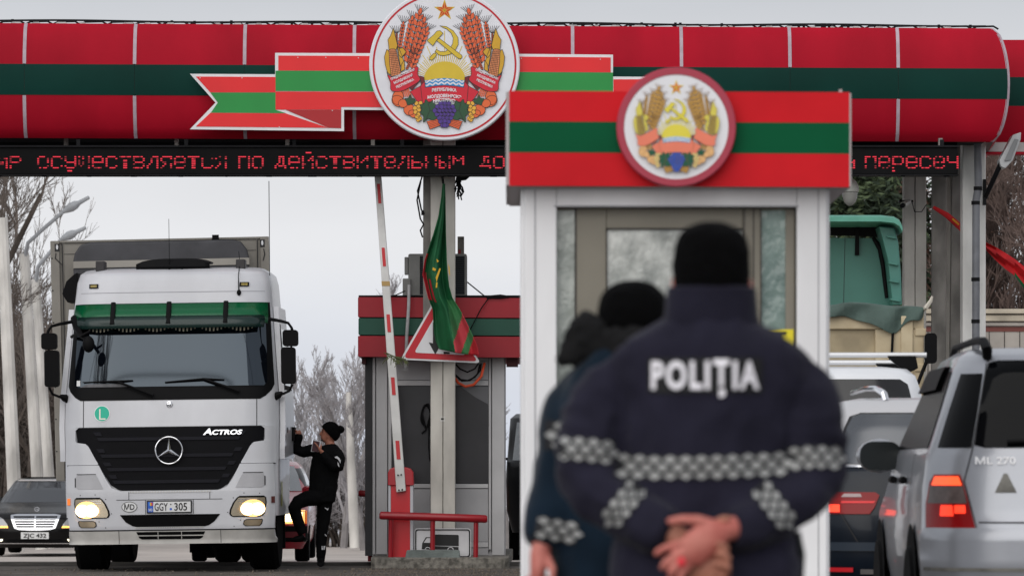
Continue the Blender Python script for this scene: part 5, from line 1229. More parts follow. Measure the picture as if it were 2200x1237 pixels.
# ---- silver off-roader at the right edge (seen from behind: local -y is its tail)
sv = car('silver_suv', 'silver off-road car with lit tail lamps nearest the camera among the waiting vehicles', 'car', (3.22, 25.64, 0), -.8)
sb = Slice([(.34, .12, 4.5, .84), (.45, .05, 4.58, .90), (.62, .02, 4.6, .93), (.80, .02, 4.6, .935), (.9, .07, 4.55, .93), (1.05, .09, 3.9, .925), (1.24, .12, 3.5, .90), (1.28, .13, 3.45, .885), (1.5, .24, 3.1, .81), (1.72, .37, 2.75, .735),
            (1.80, .46, 2.6, .69), (1.845, .62, 2.4, .62), (1.86, 1.0, 2.1, .5)], .42, .5, 4, 4)
mb = MB(SILV); sb.body(mb, None, 3, 31); sb_o = mb.build('body', sv, sharp=50)
def on(S, name, parent, rows, m, off=.006, thick=0., n=10, nr=3, where='front', sg=-1):
    mb = MB(m); S.patch(mb, rows, m, n, off, thick, where, sg, nr); return mb.build(name, parent)
on(sb, 'rear_window', sv, [(1.285, -.60, .60), (1.30, -.655, .655), (1.70, -.575, .575), (1.76, -.55, .55), (1.775, -.5, .5)], CGL, .008, n=16)
for sg in (-1, 1):
    on(sb, 'quarter_window', sv, [(1.285, *sorted((sg*.846, sg*.672))), (1.5, *sorted((sg*.773, sg*.627))), (1.70, *sorted((sg*.70, sg*.588)))], CGL, .008)
    on(sb, 'side_window', sv, [(1.285, .55, 3.0), (1.5, .62, 2.8), (1.72, .75, 2.4)], TGL, .006, where='side', sg=sg, n=14)
    on(sb, 'window_visor', sv, [(1.62, 1.1, 2.75), (1.75, 1.0, 2.5)], BLK, .035, .03, where='side', sg=sg)
    tl = on(sb, 'tail_lamp', sv, [(.84, *sorted((sg*.915, sg*.66))), (.97, *sorted((sg*.912, sg*.69))), (1.09, *sorted((sg*.893, sg*.722))), (1.135, *sorted((sg*.87, sg*.738)))], TLR, .02, .02)
    on(sb, 'lens', tl, [(.975, *sorted((sg*.905, sg*.70))), (1.07, *sorted((sg*.893, sg*.722)))], TLG, .024)
    on(sb, 'lit_lamp', tl, [(1.075, *sorted((sg*.885, sg*.728))), (1.125, *sorted((sg*.868, sg*.745)))], TLA, .026)
    on(sb, 'lit_lamp', tl, [(.905, *sorted((sg*.845, sg*.775))), (.965, *sorted((sg*.84, sg*.78)))], TLL, .026); on(sb, 'lit_lamp', tl, [(.92, *sorted((sg*.77, sg*.71))), (.965, *sorted((sg*.77, sg*.712)))], TLL, .026)
    on(sb, 'panel_gap', sv, [(.84, *sorted((sg*.655, sg*.649))), (1.1, *sorted((sg*.718, sg*.712))), (1.28, *sorted((sg*.669, sg*.663))), (1.76, *sorted((sg*.565, sg*.559)))], SEAM, .009, n=1)
    mb = MB(RUB); mb.grid([[Vector((sg*(.945 + .004), 1.05 + r*math.cos(t), .40 + r*math.sin(t))) for t in np.linspace(-.15, math.pi + .15, 18)] for r in (.0, .455)]); mb.build('wheel_arch', sv)
    mb = MB(RUB); mb.grid([[Vector((sg*(.945 + .004), 3.75 + r*math.cos(t), .40 + r*math.sin(t))) for t in np.linspace(-.15, math.pi + .15, 18)] for r in (.0, .455)]); mb.build('wheel_arch', sv)
    for y in (1.05, 3.75): wheel(sv, (sg*.84, y, .37), .37, .26, RUB, RIMM, sg)
    mb = MB(BLK); mb.tube([(sg*.555, .52, 1.79), (sg*.56, .48, 1.835), (sg*.57, .58, 1.882), (sg*.585, .8, 1.893), (sg*.59, 1.2, 1.893), (sg*.6, 2.2, 1.885), (sg*.6, 2.5, 1.80)], [.026, .03, .028, .022, .02, .02, .02], 8); mb.build('roof_rail', sv)
    mb = MB(SILV); c = Vector((sg*1.0, 2.95, 1.245)); mb.ball(c + Vector((sg*.0, .05, 0)), (.145, .09, .105), 16); mb.tube([(sg*.86, 2.95, 1.2), (sg*.93, 2.97, 1.22)], .04, 8); mr_ = mb.build('door_mirror', sv)
    mb = MB(mat('mirror_glass', (34, 38, 39), .1, spec=.2)); mb.prism([(c.x + x, c.y - .075, c.z + z) for x, z in rrect(-.128, -.088, .128, .088, .075)], (0, .012, 0)); mb.build('glass', mr_)
    for y in (1.75, 2.6):
        mb = MB(BLK); mb.tube([sb.side(y, 1.1, sg, .02), sb.side(y + .2, 1.1, sg, .02)], .022, 8); mb.build('door_handle', sv)
    on(sb, 'panel_gap', sv, [(.5, 1.55, 1.57), (1.28, 1.35, 1.37)], SEAM, .004, where='side', sg=sg, n=1)
mb = MB(SILV); bs = Slice([(z, y - .07, b, w_ + .012) for z, y, b, w_ in zip(sb.z, sb.yf_, sb.yb_, sb.w_)], .45, .5, 4, 4)
bs.patch(mb, [(.36, -.9, .9), (.5, -.93, .93), (.70, -.945, .945), (.80, -.945, .945), (.835, -.93, .93), (.84, -.9, .9)], SILV, 24, .0, .1, nr=3); bpo = mb.build('rear_bumper', sv)
on(bs, 'bumper_groove', bpo, [(.60, -.93, .93), (.62, -.93, .93)], DIRT, .004, n=24)
on(sb, 'panel_gap', sv, [(.868, -.64, .64), (.874, -.64, .64)], SEAM, .006, n=16)
mb = MB(CHR); k = 390.; lettering(mb, 'МL 270', lambda a, b: sb.front((2101 + 86*a - 2356)/k, 1.17 + (1005 - (996 - 15*b))/k, .014), mat('badge_silver', (250, 250, 252), .25, coat=.3), .02); mb.build('lettering', sv)
mb = MB(DIRT); sb.patch(mb, [(1.035, -.55, -.43), (1.14, -.50, -.48)], DIRT, 4, .006); mb.build('dust_mark', sv)
mb = MB(BLK); mb.tube([sb.front(-.48, 1.315, .03), sb.front(-.1, 1.33, .04), sb.front(.2, 1.28, .04)], .014, 6); mb.build('rear_wiper', sv)
# ---- dark blue estate behind it
bl = car('dark_blue_suv', 'dark blue off-road car with red tail lamp between the officer and the silver car', 'car', (3.06, 32.0, 0), -.5)
DBL = mat('dark_blue_paint', (9, 19, 31), .3, coat=.15, spec=.3, var=.1); SPL = mat('pale_reflecting_glass', (70, 74, 80), .2, spec=.8, ior=1.8, metal=.35); PAL_ = mat('pale_sky_reflection', (188, 188, 191), .3, coat=.3)  # pale tones paint in the sky reflected by dark upper body and window
bb = Slice([(.3, .12, 4.7, .86), (.45, .02, 4.8, .93), (.8, .0, 4.8, .965), (1.02, .05, 4.6, .965), (1.14, .09, 3.9, .945), (1.18, .12, 3.7, .93), (1.45, .30, 3.2, .865), (1.58, .40, 3.0, .81), (1.64, .5, 2.8, .74), (1.665, .8, 2.5, .6)], .4, .5, 4, 4)
mb = MB(DBL); bb.body(mb, None, 3, 29, zmax=1.185); mb.build('body', bl, sharp=50)
mb = MB(PAL_); bb.body(mb, None, 3, 29, zmin=1.186); up = mb.build('upper_body', bl, sharp=50)
on(bb, 'rear_window', bl, [(1.20, -.80, .80), (1.45, -.735, .735), (1.52, -.70, .70), (1.545, -.64, .64)], SPL, .008, n=16)
on(bb, 'window_seam', bl, [(1.20, -.812, -.798), (1.45, -.748, -.733), (1.53, -.71, -.69), (1.553, -.64, -.62)], SEAM, .01, n=2); on(bb, 'window_seam', bl, [(1.548, -.64, .64), (1.556, -.64, .64)], SEAM, .01, n=16)
on(bb, 'belt_trim', bl, [(1.178, -.92, .92), (1.19, -.92, .92)], CHR, .012, n=16)
for sg in (-1, 1):
    tl = on(bb, 'tail_lamp', bl, [(.855, *sorted((sg*.93, sg*.60))), (.90, *sorted((sg*.935, sg*.565))), (.985, *sorted((sg*.925, sg*.53))), (1.005, *sorted((sg*.85, sg*.56)))], TLR, .014)
    on(bb, 'lit_lamp', tl, [(.868, *sorted((sg*.93, sg*.80))), (.92, *sorted((sg*.925, sg*.80)))], TLL, .018)
    on(bb, 'lens', tl, [(.972, *sorted((sg*.79, sg*.65))), (.995, *sorted((sg*.77, sg*.66)))], mat('lens_clear', (170, 150, 150), .2), .018)
    on(bb, 'red_strip', tl, [(.93, *sorted((sg*.79, sg*.57))), (.945, *sorted((sg*.79, sg*.56)))], mat('tail_mid', (200, 30, 34), .3, emit=.35), .018)
    on(bb, 'reflector', bl, [(.455, *sorted((sg*.92, sg*.71))), (.485, *sorted((sg*.92, sg*.71)))], mat('reflector_red', (170, 20, 30), .3, emit=.25), .014)
    on(bb, 'panel_gap', bl, [(.62, *sorted((sg*.66, sg*.65))), (.86, *sorted((sg*.80, sg*.79)))], SEAM, .008, n=1)
    for y in (1.0, 3.8): wheel(bl, (sg*.84, y, .37), .37, .28, RUB, RIMM, sg)
    mb = MB(CHR); mb.tube([(sg*.45, .55, 1.64), (sg*.46, .58, 1.69), (sg*.5, .8, 1.73), (sg*.55, 1.2, 1.735), (sg*.58, 2.2, 1.72)], [.022, .024, .022, .02, .02], 8); mb.build('roof_rail', bl)
on(bb, 'tailgate_seam', bl, [(.615, -.65, .65), (.628, -.65, .65)], SEAM, .008, n=16); on(bb, 'bumper_sill', bl, [(.44, -.66, .66), (.475, -.66, .66)], CHR, .01, n=14); on(bb, 'bumper_crease', bl, [(.60, -.94, .94), (.66, -.94, .94)], mat('bumper_blue', (40, 50, 62), .35, coat=.3), .012, n=24)
# ---- white van with roof bars
wv = car('white_van', 'white van with two pale roof bars in front of the dump truck', 'van', (2.52, 38.0, 0), 0)
VW = mat('van_white', (222, 224, 228), .3, coat=.3, var=.04)
vb = Slice([(.35, .1, 4.6, .88), (.6, 0, 4.7, .93), (1.1, .02, 4.2, .94), (1.25, .05, 3.9, .93), (1.8, .18, 3.2, .86), (1.93, .25, 3.0, .82), (1.99, .36, 2.9, .76), (2.015, .7, 2.6, .6)], .3, .5, 5, 4)
mb = MB(VW); vb.body(mb, None, 3, 27); mb.build('body', wv, sharp=50)
on(vb, 'rear_window', wv, [(1.26, -.82, .82), (1.75, -.76, .76), (1.86, -.735, .735), (1.90, -.67, .67)], mat('van_glass', (26, 26, 28), .12, spec=.6), .008, n=16)
for y, dz in ((.75, .0), (2.0, -.035)):
    mb = MB(mat('bar_alloy', (205, 206, 208), .35, metal=.3)); mb.tube([(-.98, y, 2.11 + dz), (.93, y, 2.11 + dz)], (.022), 8); q = mb.build('roof_bar', wv)
    for sg in (-1, 1):
        mb = MB(BLK); mb.prism([(sg*.72, y - .03, 2.0 + dz*0), (sg*.80, y - .03, 1.97), (sg*.86, y - .03, 2.0), (sg*.84, y - .03, 2.10 + dz), (sg*.60, y - .03, 2.10 + dz), (sg*.64, y - .03, 2.06 + dz)], (0, .06, 0)); mb.build('bar_foot', q, bevel=.008)
for sg in (-1, 1):
    for y in (.9, 3.7): wheel(wv, (sg*.82, y, .33), .33, .2, RUB, RIMM, sg)
    on(vb, 'tail_lamp', wv, [(.9, *sorted((sg*.92, sg*.8))), (1.2, *sorted((sg*.92, sg*.82)))], TLR, .01)
# ---- dump truck
dt = car('dump_truck', 'beige dump truck with tarpaulin and a green cab beyond the near booth', 'truck', (2.82, 46.0, 0), 0)
BEI = mat('dump_beige', (196, 182, 152), .6, var=.28, vscale=2.5, rgb2=(168, 150, 120), detail=8); BEID = mat('dump_beige_dark', (164, 150, 122), .65, var=.25, vscale=3, detail=8); GRC = mat('cab_green', (66, 120, 110), .45, var=.12, vscale=1.5, detail=7); GRL2 = mat('cab_green_lip', (86, 152, 134), .4, var=.1)
def D(px, py, Y): v = P(px, py, Y); return Vector((v.x - 2.82, v.y - 46.0, v.z))
zt = D(0, 668, 46).z
mb = MB(BEI); mb.box((-1.24, .06, .9), (1.24, 5.2, zt)); mb.build('dump_body', dt)
mb = MB(BEI)
a = D(1880, 0, 46).x
mb.box((-1.25, -.02, zt - .18), (1.25, .055, zt)); mb.box((a, -.03, .9), (1.25, .055, zt - .18)); mb.box((-1.25, -.03, .9), (-1.25 + 1.25 - a, .055, zt - .18)); mb.box((-1.25, -.02, 1.2), (1.25, .05, 1.4)); mb.box((1.02, -.06, 1.0), (1.14, -.03, zt - .05)); 
for q in (.25, .6, .95): mb.box((1.16, -.05, zt - q), (1.27, .0, zt - q + .08))
tg = mb.build('tailgate_frame', dt, bevel=.012)
mb = MB(BEID); mb.box((-1.2, .03, .95), (a + .01, .062, zt - .17)); mb.build('tailgate', dt)
mb = MB(BLK); mb.tube([(.95, -.05, zt), (.93, -.06, zt - .4), (.86, -.07, zt - .7)], .014, 6); mb.tube([(1.18, -.1, 2.0), (1.3, -.1, 2.3), (1.33, -.1, 2.45)], .02, 6); mb.prism([(1.26, -.12, z) if False else (1.25 + x, -.12, 2.2 + z) for x, z in rrect(0, 0, .12, .3, .04)], (0, .06, 0)); mb.build('side_mirror', dt)
TARP = mat('tarp_green', (74, 92, 86), .8, var=.3, vscale=3, bump=.5, bscale=14); rows = []
cols = [(1500, 688), (1640, 684), (1740, 680), (1790, 684), (1810, 676), (1838, 690), (1870, 694), (1900, 712), (1922, 722), (1935, 704), (1955, 684), (1975, 694), (1984, 676)]
top_ = [652, 650, 652, 655, 648, 646, 648, 652, 654, 654, 655, 656, 660]
g = [[] for _ in range(8)]
for i, (x, y1) in enumerate(cols):
    y0 = top_[i]; p = D(x, y0, 46); g[0].append(Vector((p.x, 1.4, p.z - .02))); 
    for r_ in range(1, 8):
        t = (r_ - 1)/6; q = D(x, y0 + (y1 - y0)*t, 46); g[r_].append(Vector((q.x, -.05 - .05*math.sin(i*1.7 + t*3) - .03*t, q.z)))
mb = MB(TARP); mb.grid(g); mb.build('tarpaulin', dt, subsurf=2, solid=.01)
mb = MB(mat('bare_hook', (190, 184, 172), .5)); mb.tube([D(1976, 672, 46), D(1990, 660, 45.9), D(2000, 646, 45.9), D(2003, 636, 45.9)], [.02, .025, .02, .01], 6); mb.build('hook', dt)
YC = 51.5
mb = MB(GRC); mb.prism([D(x, y, YC) for x, y in [(1400, 508), (1903, 512), (1912, 660), (1912, 760), (1400, 760)]], (0, .1, 0)); cbk = mb.build('cab_rear_wall', dt)
mb = MB(GRC); mb.prism([D(x, y, YC - .55) for x, y in [(1888, 486), (1922, 490), (1930, 520), (1936, 590), (1938, 655), (1918, 655), (1908, 560), (1896, 512)]], (0, .56, 0), smooth=False)
for y in (505, 562, 600, 640): mb.prism([D(x, yy, YC - .6) for x, yy in [(1904 + (y-500)*.06, y), (1926 + (y - 500)*.06, y + 3), (1927 + (y-500)*.06, y + 9), (1905 + (y-500)*.06, y + 5)]], (0, .3, 0))
mb.build('side_wing', dt, bevel=.015)
mb = MB(GRL2); sec = [(0, 468), (-.06, 476), (-.75, 470), (-.8, 474), (-.8, 484), (-.05, 486), (0, 490)]
rings = []
for x, dy in ((1400, 0), (1780, 0), (1880, 0), (1908, 3), (1920, 10), (1926, 22)): rings.append([D(x, y + dy, YC) + Vector((0, o, 0)) for o, y in sec])
mb.loft(rings); mb.build('roof_visor', dt, sharp=30)
mb = MB(BLK); mb.prism([D(x, y, YC - .02) for x, y in [(1400, 486), (1902, 488), (1896, 512), (1872, 508), (1800, 506), (1400, 508)]], (0, .01, 0)); mb.prism([D(x, y, YC - .06) for x, y in [(1838, 492), (1846, 492), (1846, 548), (1837, 548)]], (0, .05, 0)); mb.tube([D(1876, 510, YC - .06), D(1892, 535, YC - .08), D(1898, 570, YC - .08), D(1906, 640, YC - .08)], [.02, .035, .03, .025], 8); mb.build('rear_brace', dt)
mb = MB(SEAM); mb.prism([D(x, y, YC - .004) for x, y in [(1815, 510), (1816, 510), (1813, 650), (1812, 650)]], (0, .003, 0)); mb.build('wall_seam', cbk)
mb = MB(GRC); mb.box((-1.2, YC - 46 + .11, .9), (1.33, YC - 46 + 2.2, 3.2)); mb.build('cab', dt, bevel=.05)
mb = MB(RUB); mb.box((-.5, .3, .5), (.5, 7, .88)); mb.build('chassis', dt)
for y in (1.2, 2.5, 6.6):
    for sg in (-1, 1): wheel(dt, (sg*1.02, y, .52), .52, .34, RUB, RIMM, sg)
# ---- black saloon far left
bk = car('black_saloon', 'black saloon car with a chrome grille waiting behind the truck under the lamp posts', 'car', (P(75, 0, 87).x, 87, gz(87)), 0)
BKP = mat('black_paint', (8, 7, 8), .25, coat=.04, spec=.2, var=.1)
kb_ = Slice([(.16, .14, 5.0, .82), (.24, .02, 5.05, .90), (.5, .0, 5.05, .93), (.70, .05, 5.0, .935), (.80, .22, 4.95, .93), (.90, .75, 4.9, .92), (.97, 1.3, 4.6, .90), (1.0, 1.45, 4.4, .87), (1.25, 1.95, 4.0, .74), (1.40, 2.3, 3.7, .66), (1.45, 2.55, 3.5, .6), (1.48, 3.0, 3.2, .4)], .45, .5, 4, 4)
mb = MB(BKP); kb_.body(mb, None, 4, 27); mb.build('body', bk, sharp=50)
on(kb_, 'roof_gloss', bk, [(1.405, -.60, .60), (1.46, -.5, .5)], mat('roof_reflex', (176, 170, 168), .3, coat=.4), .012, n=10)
on(kb_, 'windscreen', bk, [(1.0, -.80, .80), (1.25, -.69, .69), (1.385, -.60, .60)], mat('saloon_glass', (14, 20, 28), .05, spec=.8, ior=1.75), .012, n=12)
on(kb_, 'side_mirror', bk, [(1.0, -.97, -.85), (1.1, -.97, -.86)], BKP, .05, .1, n=3); on(kb_, 'side_mirror', bk, [(1.0, .85, .97), (1.1, .86, .97)], BKP, .05, .1, n=3)
gl = on(kb_, 'grille', bk, [(.48, -.10, .10), (.50, -.30, .30), (.53, -.385, .385), (.70, -.45, .45), (.775, -.47, .47), (.795, -.36, .36)], CHR, .04, .05, n=14)
for i in range(5):
    z = .545 + i*.046
    for sg in (-1, 1): on(kb_, 'opening', gl, [(z, *sorted((sg*.015, sg*(.34 + i*.016)))), (z + .027, *sorted((sg*.015, sg*(.35 + i*.016))))], RUB, .046, n=6)
mb = MB(CHR); c = kb_.front(0, .83, .02); ring = [c + Vector((.04*math.cos(t), 0, .05 + .04*math.sin(t))) for t in np.linspace(0, 6.283, 17)]; mb.tube(ring, .005, 5)
for a in (90, 210, 330): mb.tube([c + Vector((0, 0, .05)), c + Vector((.038*math.cos(R(a)), 0, .05 + .038*math.sin(R(a))))], .004, 4)
mb.build('bonnet_star', bk)
mb = MB(YLW); kb_.patch(mb, [(.33, -.26, .26), (.455, -.26, .26)], YLW, 8, .03, .03); lettering(mb, 'ZJC 432', lambda a, b: kb_.front(-.215 + .43*a, .355 + .075*b, .036), BLKT, .02); mb.build('number_plate', bk)
for sg in (-1, 1):
    h = on(kb_, 'headlight', bk, [(.53, *sorted((sg*.86, sg*.50))), (.60, *sorted((sg*.89, sg*.52))), (.70, *sorted((sg*.885, sg*.60))), (.76, *sorted((sg*.86, sg*.72)))], mat('clear_lens', (150, 150, 152), .08, spec=.8, metal=.3), .012)
    on(kb_, 'indicator', h, [(.535, *sorted((sg*.86, sg*.50))), (.57, *sorted((sg*.87, sg*.51)))], mat('indicator_lit', (255, 190, 90), .3, emit=1.6, ecol=(255, 186, 84)), .018)
    on(kb_, 'running_light', bk, [(.285, *sorted((sg*.84, sg*.62))), (.325, *sorted((sg*.84, sg*.60)))], mat('running_lit', (255, 250, 220), .3, emit=2.2, ecol=(255, 246, 215)), .02)
    for y in (.95, 4.0): wheel(bk, (sg*.80, y, .33), .33, .24, RUB, RIMM, sg)
on(kb_, 'bumper_chrome', bk, [(.236, -.88, .88), (.252, -.88, .88)], CHR, .02, n=18); on(kb_, 'intake', bk, [(.26, -.55, .55), (.32, -.5, .5)], RUB, .01, n=10)
# ---- red car behind the truck
rc = car('red_hatchback', 'small red car with lit headlight peeking out behind the truck', 'car', (P(534, 0, 64.5).x, 64.5, gz(64.5)), .6)
RCP = mat('red_paint', (190, 44, 62), .25, coat=.6, var=.06)
rb_ = Slice([(.18, .1, 3.7, .74), (.3, .0, 3.8, .80), (.5, .0, 3.85, .82), (.70, .06, 3.8, .82), (.80, .28, 3.75, .815), (.90, .75, 3.7, .80), (.96, .98, 3.65, .79), (1.2, 1.5, 3.5, .70), (1.34, 1.85, 3.4, .63), (1.39, 2.1, 3.3, .57), (1.41, 2.5, 3.0, .4)], .3, .4, 4, 4)
mb = MB(RCP); rb_.body(mb, None, 4, 25); mb.build('body', rc, sharp=50)
on(rb_, 'windscreen', rc, [(.98, -.70, .70), (1.2, -.63, .63), (1.33, -.56, .56)], mat('pale_glass', (60, 70, 76), .06, spec=1., ior=2.2), .012)
on(rb_, 'bumper', rc, [(.28, -.79, .79), (.33, -.81, .81), (.50, -.81, .81)], BLK, .04, .06, n=16); on(rb_, 'bumper_stripe', rc, [(.34, -.78, .78), (.42, -.78, .78)], mat('red_dark', (120, 20, 34), .4), .045, n=16)
for sg in (-1, 1):
    h = on(rb_, 'headlight', rc, [(.53, *sorted((sg*.775, sg*.46))), (.72, *sorted((sg*.775, sg*.46)))], HLW, .012); on(rb_, 'lamp', h, [(.56, *sorted((sg*.74, sg*.50))), (.69, *sorted((sg*.74, sg*.50)))], HLO, .018)
    on(rb_, 'side_window', rc, [(.98, 1.25, 3.0), (1.3, 1.75, 2.9)], CGL, .006, where='side', sg=sg)
    for y in (.75, 3.2): wheel(rc, (sg*.72, y, .28), .285, .2, RUB, RIMM, sg)
    mb = MB(RCP); c = rb_.side(1.2, 1.0, sg, .07); mb.ball(c, (.08, .05, .055), 10); mb.build('door_mirror', rc)
    on(rb_, 'indicator', rc, [(.53, *sorted((sg*.80, sg*.785))), (.71, *sorted((sg*.80, sg*.785)))], AMB, .02, n=2); on(rb_, 'tyre_splash', rc, [(.2, .4, 1.1), (.5, .45, 1.05)], RUB, .008, where='side', sg=sg)
# ---- dark van in the slot beside the customs booth
dv = car('dark_van', 'dark van half hidden in the slot between the two booths', 'van', (P(1244, 0, 63).x, 63, gz(63) + .1), 0)
db = Slice([(.3, .1, 4.6, .9), (.6, 0, 4.7, .98), (1.0, .02, 4.6, .99), (1.25, .12, 4.5, .98), (1.3, .2, 4.5, .97), (1.85, .6, 4.4, .93), (1.92, .9, 4.3, .85)], .25, .4, 5, 5)
mb = MB(mat('dark_van_paint', (14, 16, 22), .4, var=.2)); db.body(mb, None, 3, 23); mb.build('body', dv, sharp=50)
on(db, 'windscreen', dv, [(1.28, -.9, .9), (1.8, -.84, .84)], mat('van_screen', (100, 108, 110), .1, spec=1., ior=2., var=.4, vscale=8), .01)
for sg in (-1, 1):
    on(db, 'side_window', dv, [(1.28, .6, 2.0), (1.75, .8, 2.0)], CGL, .008, where='side', sg=sg); mb = MB(BLK); mb.tube([db.side(.5, 1.3, sg, .0), db.side(.4, 1.3, sg, .12)], .02, 6); mb.ball(db.side(.38, 1.32, sg, .16), (.08, .05, .1), 10); mb.build('door_mirror', dv)
    for y in (.9, 3.7): wheel(dv, (sg*.85, y, .24), .33, .2, RUB, RIMM, sg)
# ================================================================ NEAR BOOTH
NY = 23.8
NWH = mat('near_white', (232, 232, 234), .35, var=.12, vscale=2.2, stretch=(1, 1, .3)); NRED = mat('near_red', (202, 26, 36), .55, var=.1, vscale=2, spec=.15); NGRN = mat('near_green', (0, 82, 50), .55, var=.1, vscale=2, spec=.12); TAU = mat('taupe_frame', (130, 125, 113), .5, var=.1, vscale=2)
nb = thing('guard_booth', 'near white guard booth with red and green header behind the two officers', 'booth', tuple(P(1452, 1005, NY)))
nb.location.z = 0; WM[nb.name] = Matrix.Translation(nb.location)
zb2 = .0
def nx(px): return P(px, 0, NY).x
def nz_(py): return P(0, py, NY).z
def nbx(mb, x0, y0, x1, y1, d0, d1, m=None): mb.box((nx(x0), NY + d0, nz_(y1)), (nx(x1), NY + d1, nz_(y0)), m)
GB = 1496
mb = MB(NWH)
nbx(mb, 1127, 404, 1196, GB, 0, .09); nbx(mb, 1712, 404, 1777, GB, 0, .09); nbx(mb, 1196, 404, 1712, 443, .002, .09); nbx(mb, 1196, 960, 1712, GB, .004, .088)
nbx(mb, 1119, 404, 1128, GB, .03, 1.5); nbx(mb, 1776, 404, 1783, GB, .03, 1.5)
mb.build('outer_frame', nb, True, bevel=.008)
mb = MB(mat('profile_groove', (168, 168, 172), .5)); nbx(mb, 1148, 408, 1151, GB, -.003, .01); nbx(mb, 1757, 408, 1759.5, GB, -.003, .01); nbx(mb, 1190, 441, 1716, 444.5, -.003, .01); mb.build('profile_groove', nb, True)
mb = MB(mat('booth_inside', (70, 66, 60), .8)); nbx(mb, 1128, 404, 1776, GB, 1.45, 1.5); nbx(mb, 1128, 404, 1776, 407, .1, 1.45); mb.build('back_wall', nb, True)
# door set behind the frame
mb = MB(TAU)
for q in ((1237, 446, 1304, 955), (1304, 446, 1598, 489), (1598, 446, 1637, 955), (1690, 446, 1711, 955), (1196, 443.5, 1712, 449)): nbx(mb, *q, .10, .16)
dr = mb.build('door_frame', nb, True, bevel=.006)
mb = MB(mat('frame_dark', (58, 54, 50), .5)); nbx(mb, 1235, 446, 1239, 955, .095, .11); nbx(mb, 1303, 488, 1599, 491, .095, .1); nbx(mb, 1303, 488, 1305.5, 955, .095, .1); nbx(mb, 1636, 446, 1638, 955, .095, .11); nbx(mb, 1670, 446, 1672, 955, .095, .11) if False else None; nbx(mb, 1600, 446, 1602, 955, .095, .1); nbx(mb, 1620, 446, 1622, 955, .095, .1); mb.build('gasket', dr, True)
def painted_reflex(name, a, b, c, sc, lo=.3, hi=.7):  # noise colours stand in for crinkled reflections on the panes
    m = mat(name, a, .15, bump=.9, bscale=9, var=.5, vscale=sc, rgb2=b, detail=9, lo=lo, hi=hi, spec=.7, stretch=(1, 1, .7)); return m
mb = MB(painted_reflex('reflection_glass', (216, 219, 214), (104, 110, 107), None, 4.2, .36, .62)); nbx(mb, 1305, 491, 1598, 955, .115, .125); mb.build('door_glass', nb, True)
mb = MB(painted_reflex('reflection_strip', (186, 192, 186), (138, 146, 140), None, 5)); nbx(mb, 1196, 449, 1236, 955, .115, .125); mb.build('side_glass', nb, True)
mb = MB(painted_reflex('green_strip', (132, 152, 146), (92, 112, 108), None, 5)); nbx(mb, 1637, 449, 1690, 955, .115, .125); mb.build('side_glass', nb, True)
mb = MB(mat('sticker_yellow', (226, 210, 40), .5)); nbx(mb, 1628, 706, 1707, 741, .085, .09); st_ = mb.build('yellow_sticker', nb, True)
mb = MB(BLKT); nbx(mb, 1640, 711, 1692, 717, .082, .086); nbx(mb, 1655, 724, 1677, 741, .082, .086); mb.build('print', st_, True)
mb = MB(mat('hatch_dark', (40, 38, 36), .5)); nbx(mb, 1196, 840, 1237, 955, .098, .10); mb.build('dark_panel', nb, True)  # dark panel over the lower part of the left glass strip
# header
hy = -.16
for name, y0, y1, m in (('red_board', 201, 266, NRED), ('green_board', 266.4, 332, NGRN), ('red_board', 332.4, 403, NRED)):
    mb = MB(m); mb.prism([(nx(1094), NY + hy, nz_(y0)), (nx(1820), NY + hy, nz_(y0 + 3)), (nx(1820), NY + hy, nz_(y1 + 3)), (nx(1094), NY + hy, nz_(y1))], (0, .04, 0)); mb.build(name, nb, True)
mb = MB(mat('header_end_grey', (168, 160, 160), .6)); nbx(mb, 1087, 203, 1094, 402, hy, 1.6); nbx(mb, 1820, 206, 1824, 405, hy, 1.6); nbx(mb, 1094, 203, 1820, 206, hy + .045, 1.6); nbx(mb, 1094, 403, 1820, 405, hy + .045, 1.6); nbx(mb, 1800, 196, 1806, 203, hy + .05, hy + .1); mb.build('header_case', nb, True)
# emblem on the header
ne = thing('header_emblem', 'round white emblem with dusky red rim on the near booth header', 'emblem', tuple(P(1453, 273, NY - .2)))
c = P(1453, 273, NY + hy - .075); kk = (NY + hy - .07)/F; n = 64
mb = MB(mat('rim_rose', (168, 52, 72), .4)); rings = [[(c.x + r_*kk*math.cos(2*math.pi*i/n), c.y + o, c.z + r_*kk*math.sin(2*math.pi*i/n)) for i in range(n)] for r_, o in ((127, .072), (128.5, .06), (128.5, .006), (126, 0), (113, 0), (111, .012))]; mb.loft(rings); mb.build('rim', ne, True)
mb = MB(mat('near_disc_white', (228, 228, 232), .4)); mb.prism([(c.x + r_*kk*math.cos(2*math.pi*i/n), c.y + .004, c.z + r_*kk*math.sin(2*math.pi*i/n)) for r_ in (112,) for i in range(n)], (0, .004, 0)); mb.build('disc', ne, True)
emblem(ne, c.x, c.z + 0*kk, c.y + .003, kk*.180, PAL2, 'near_crest', 1, False, texts=False, outl=True)
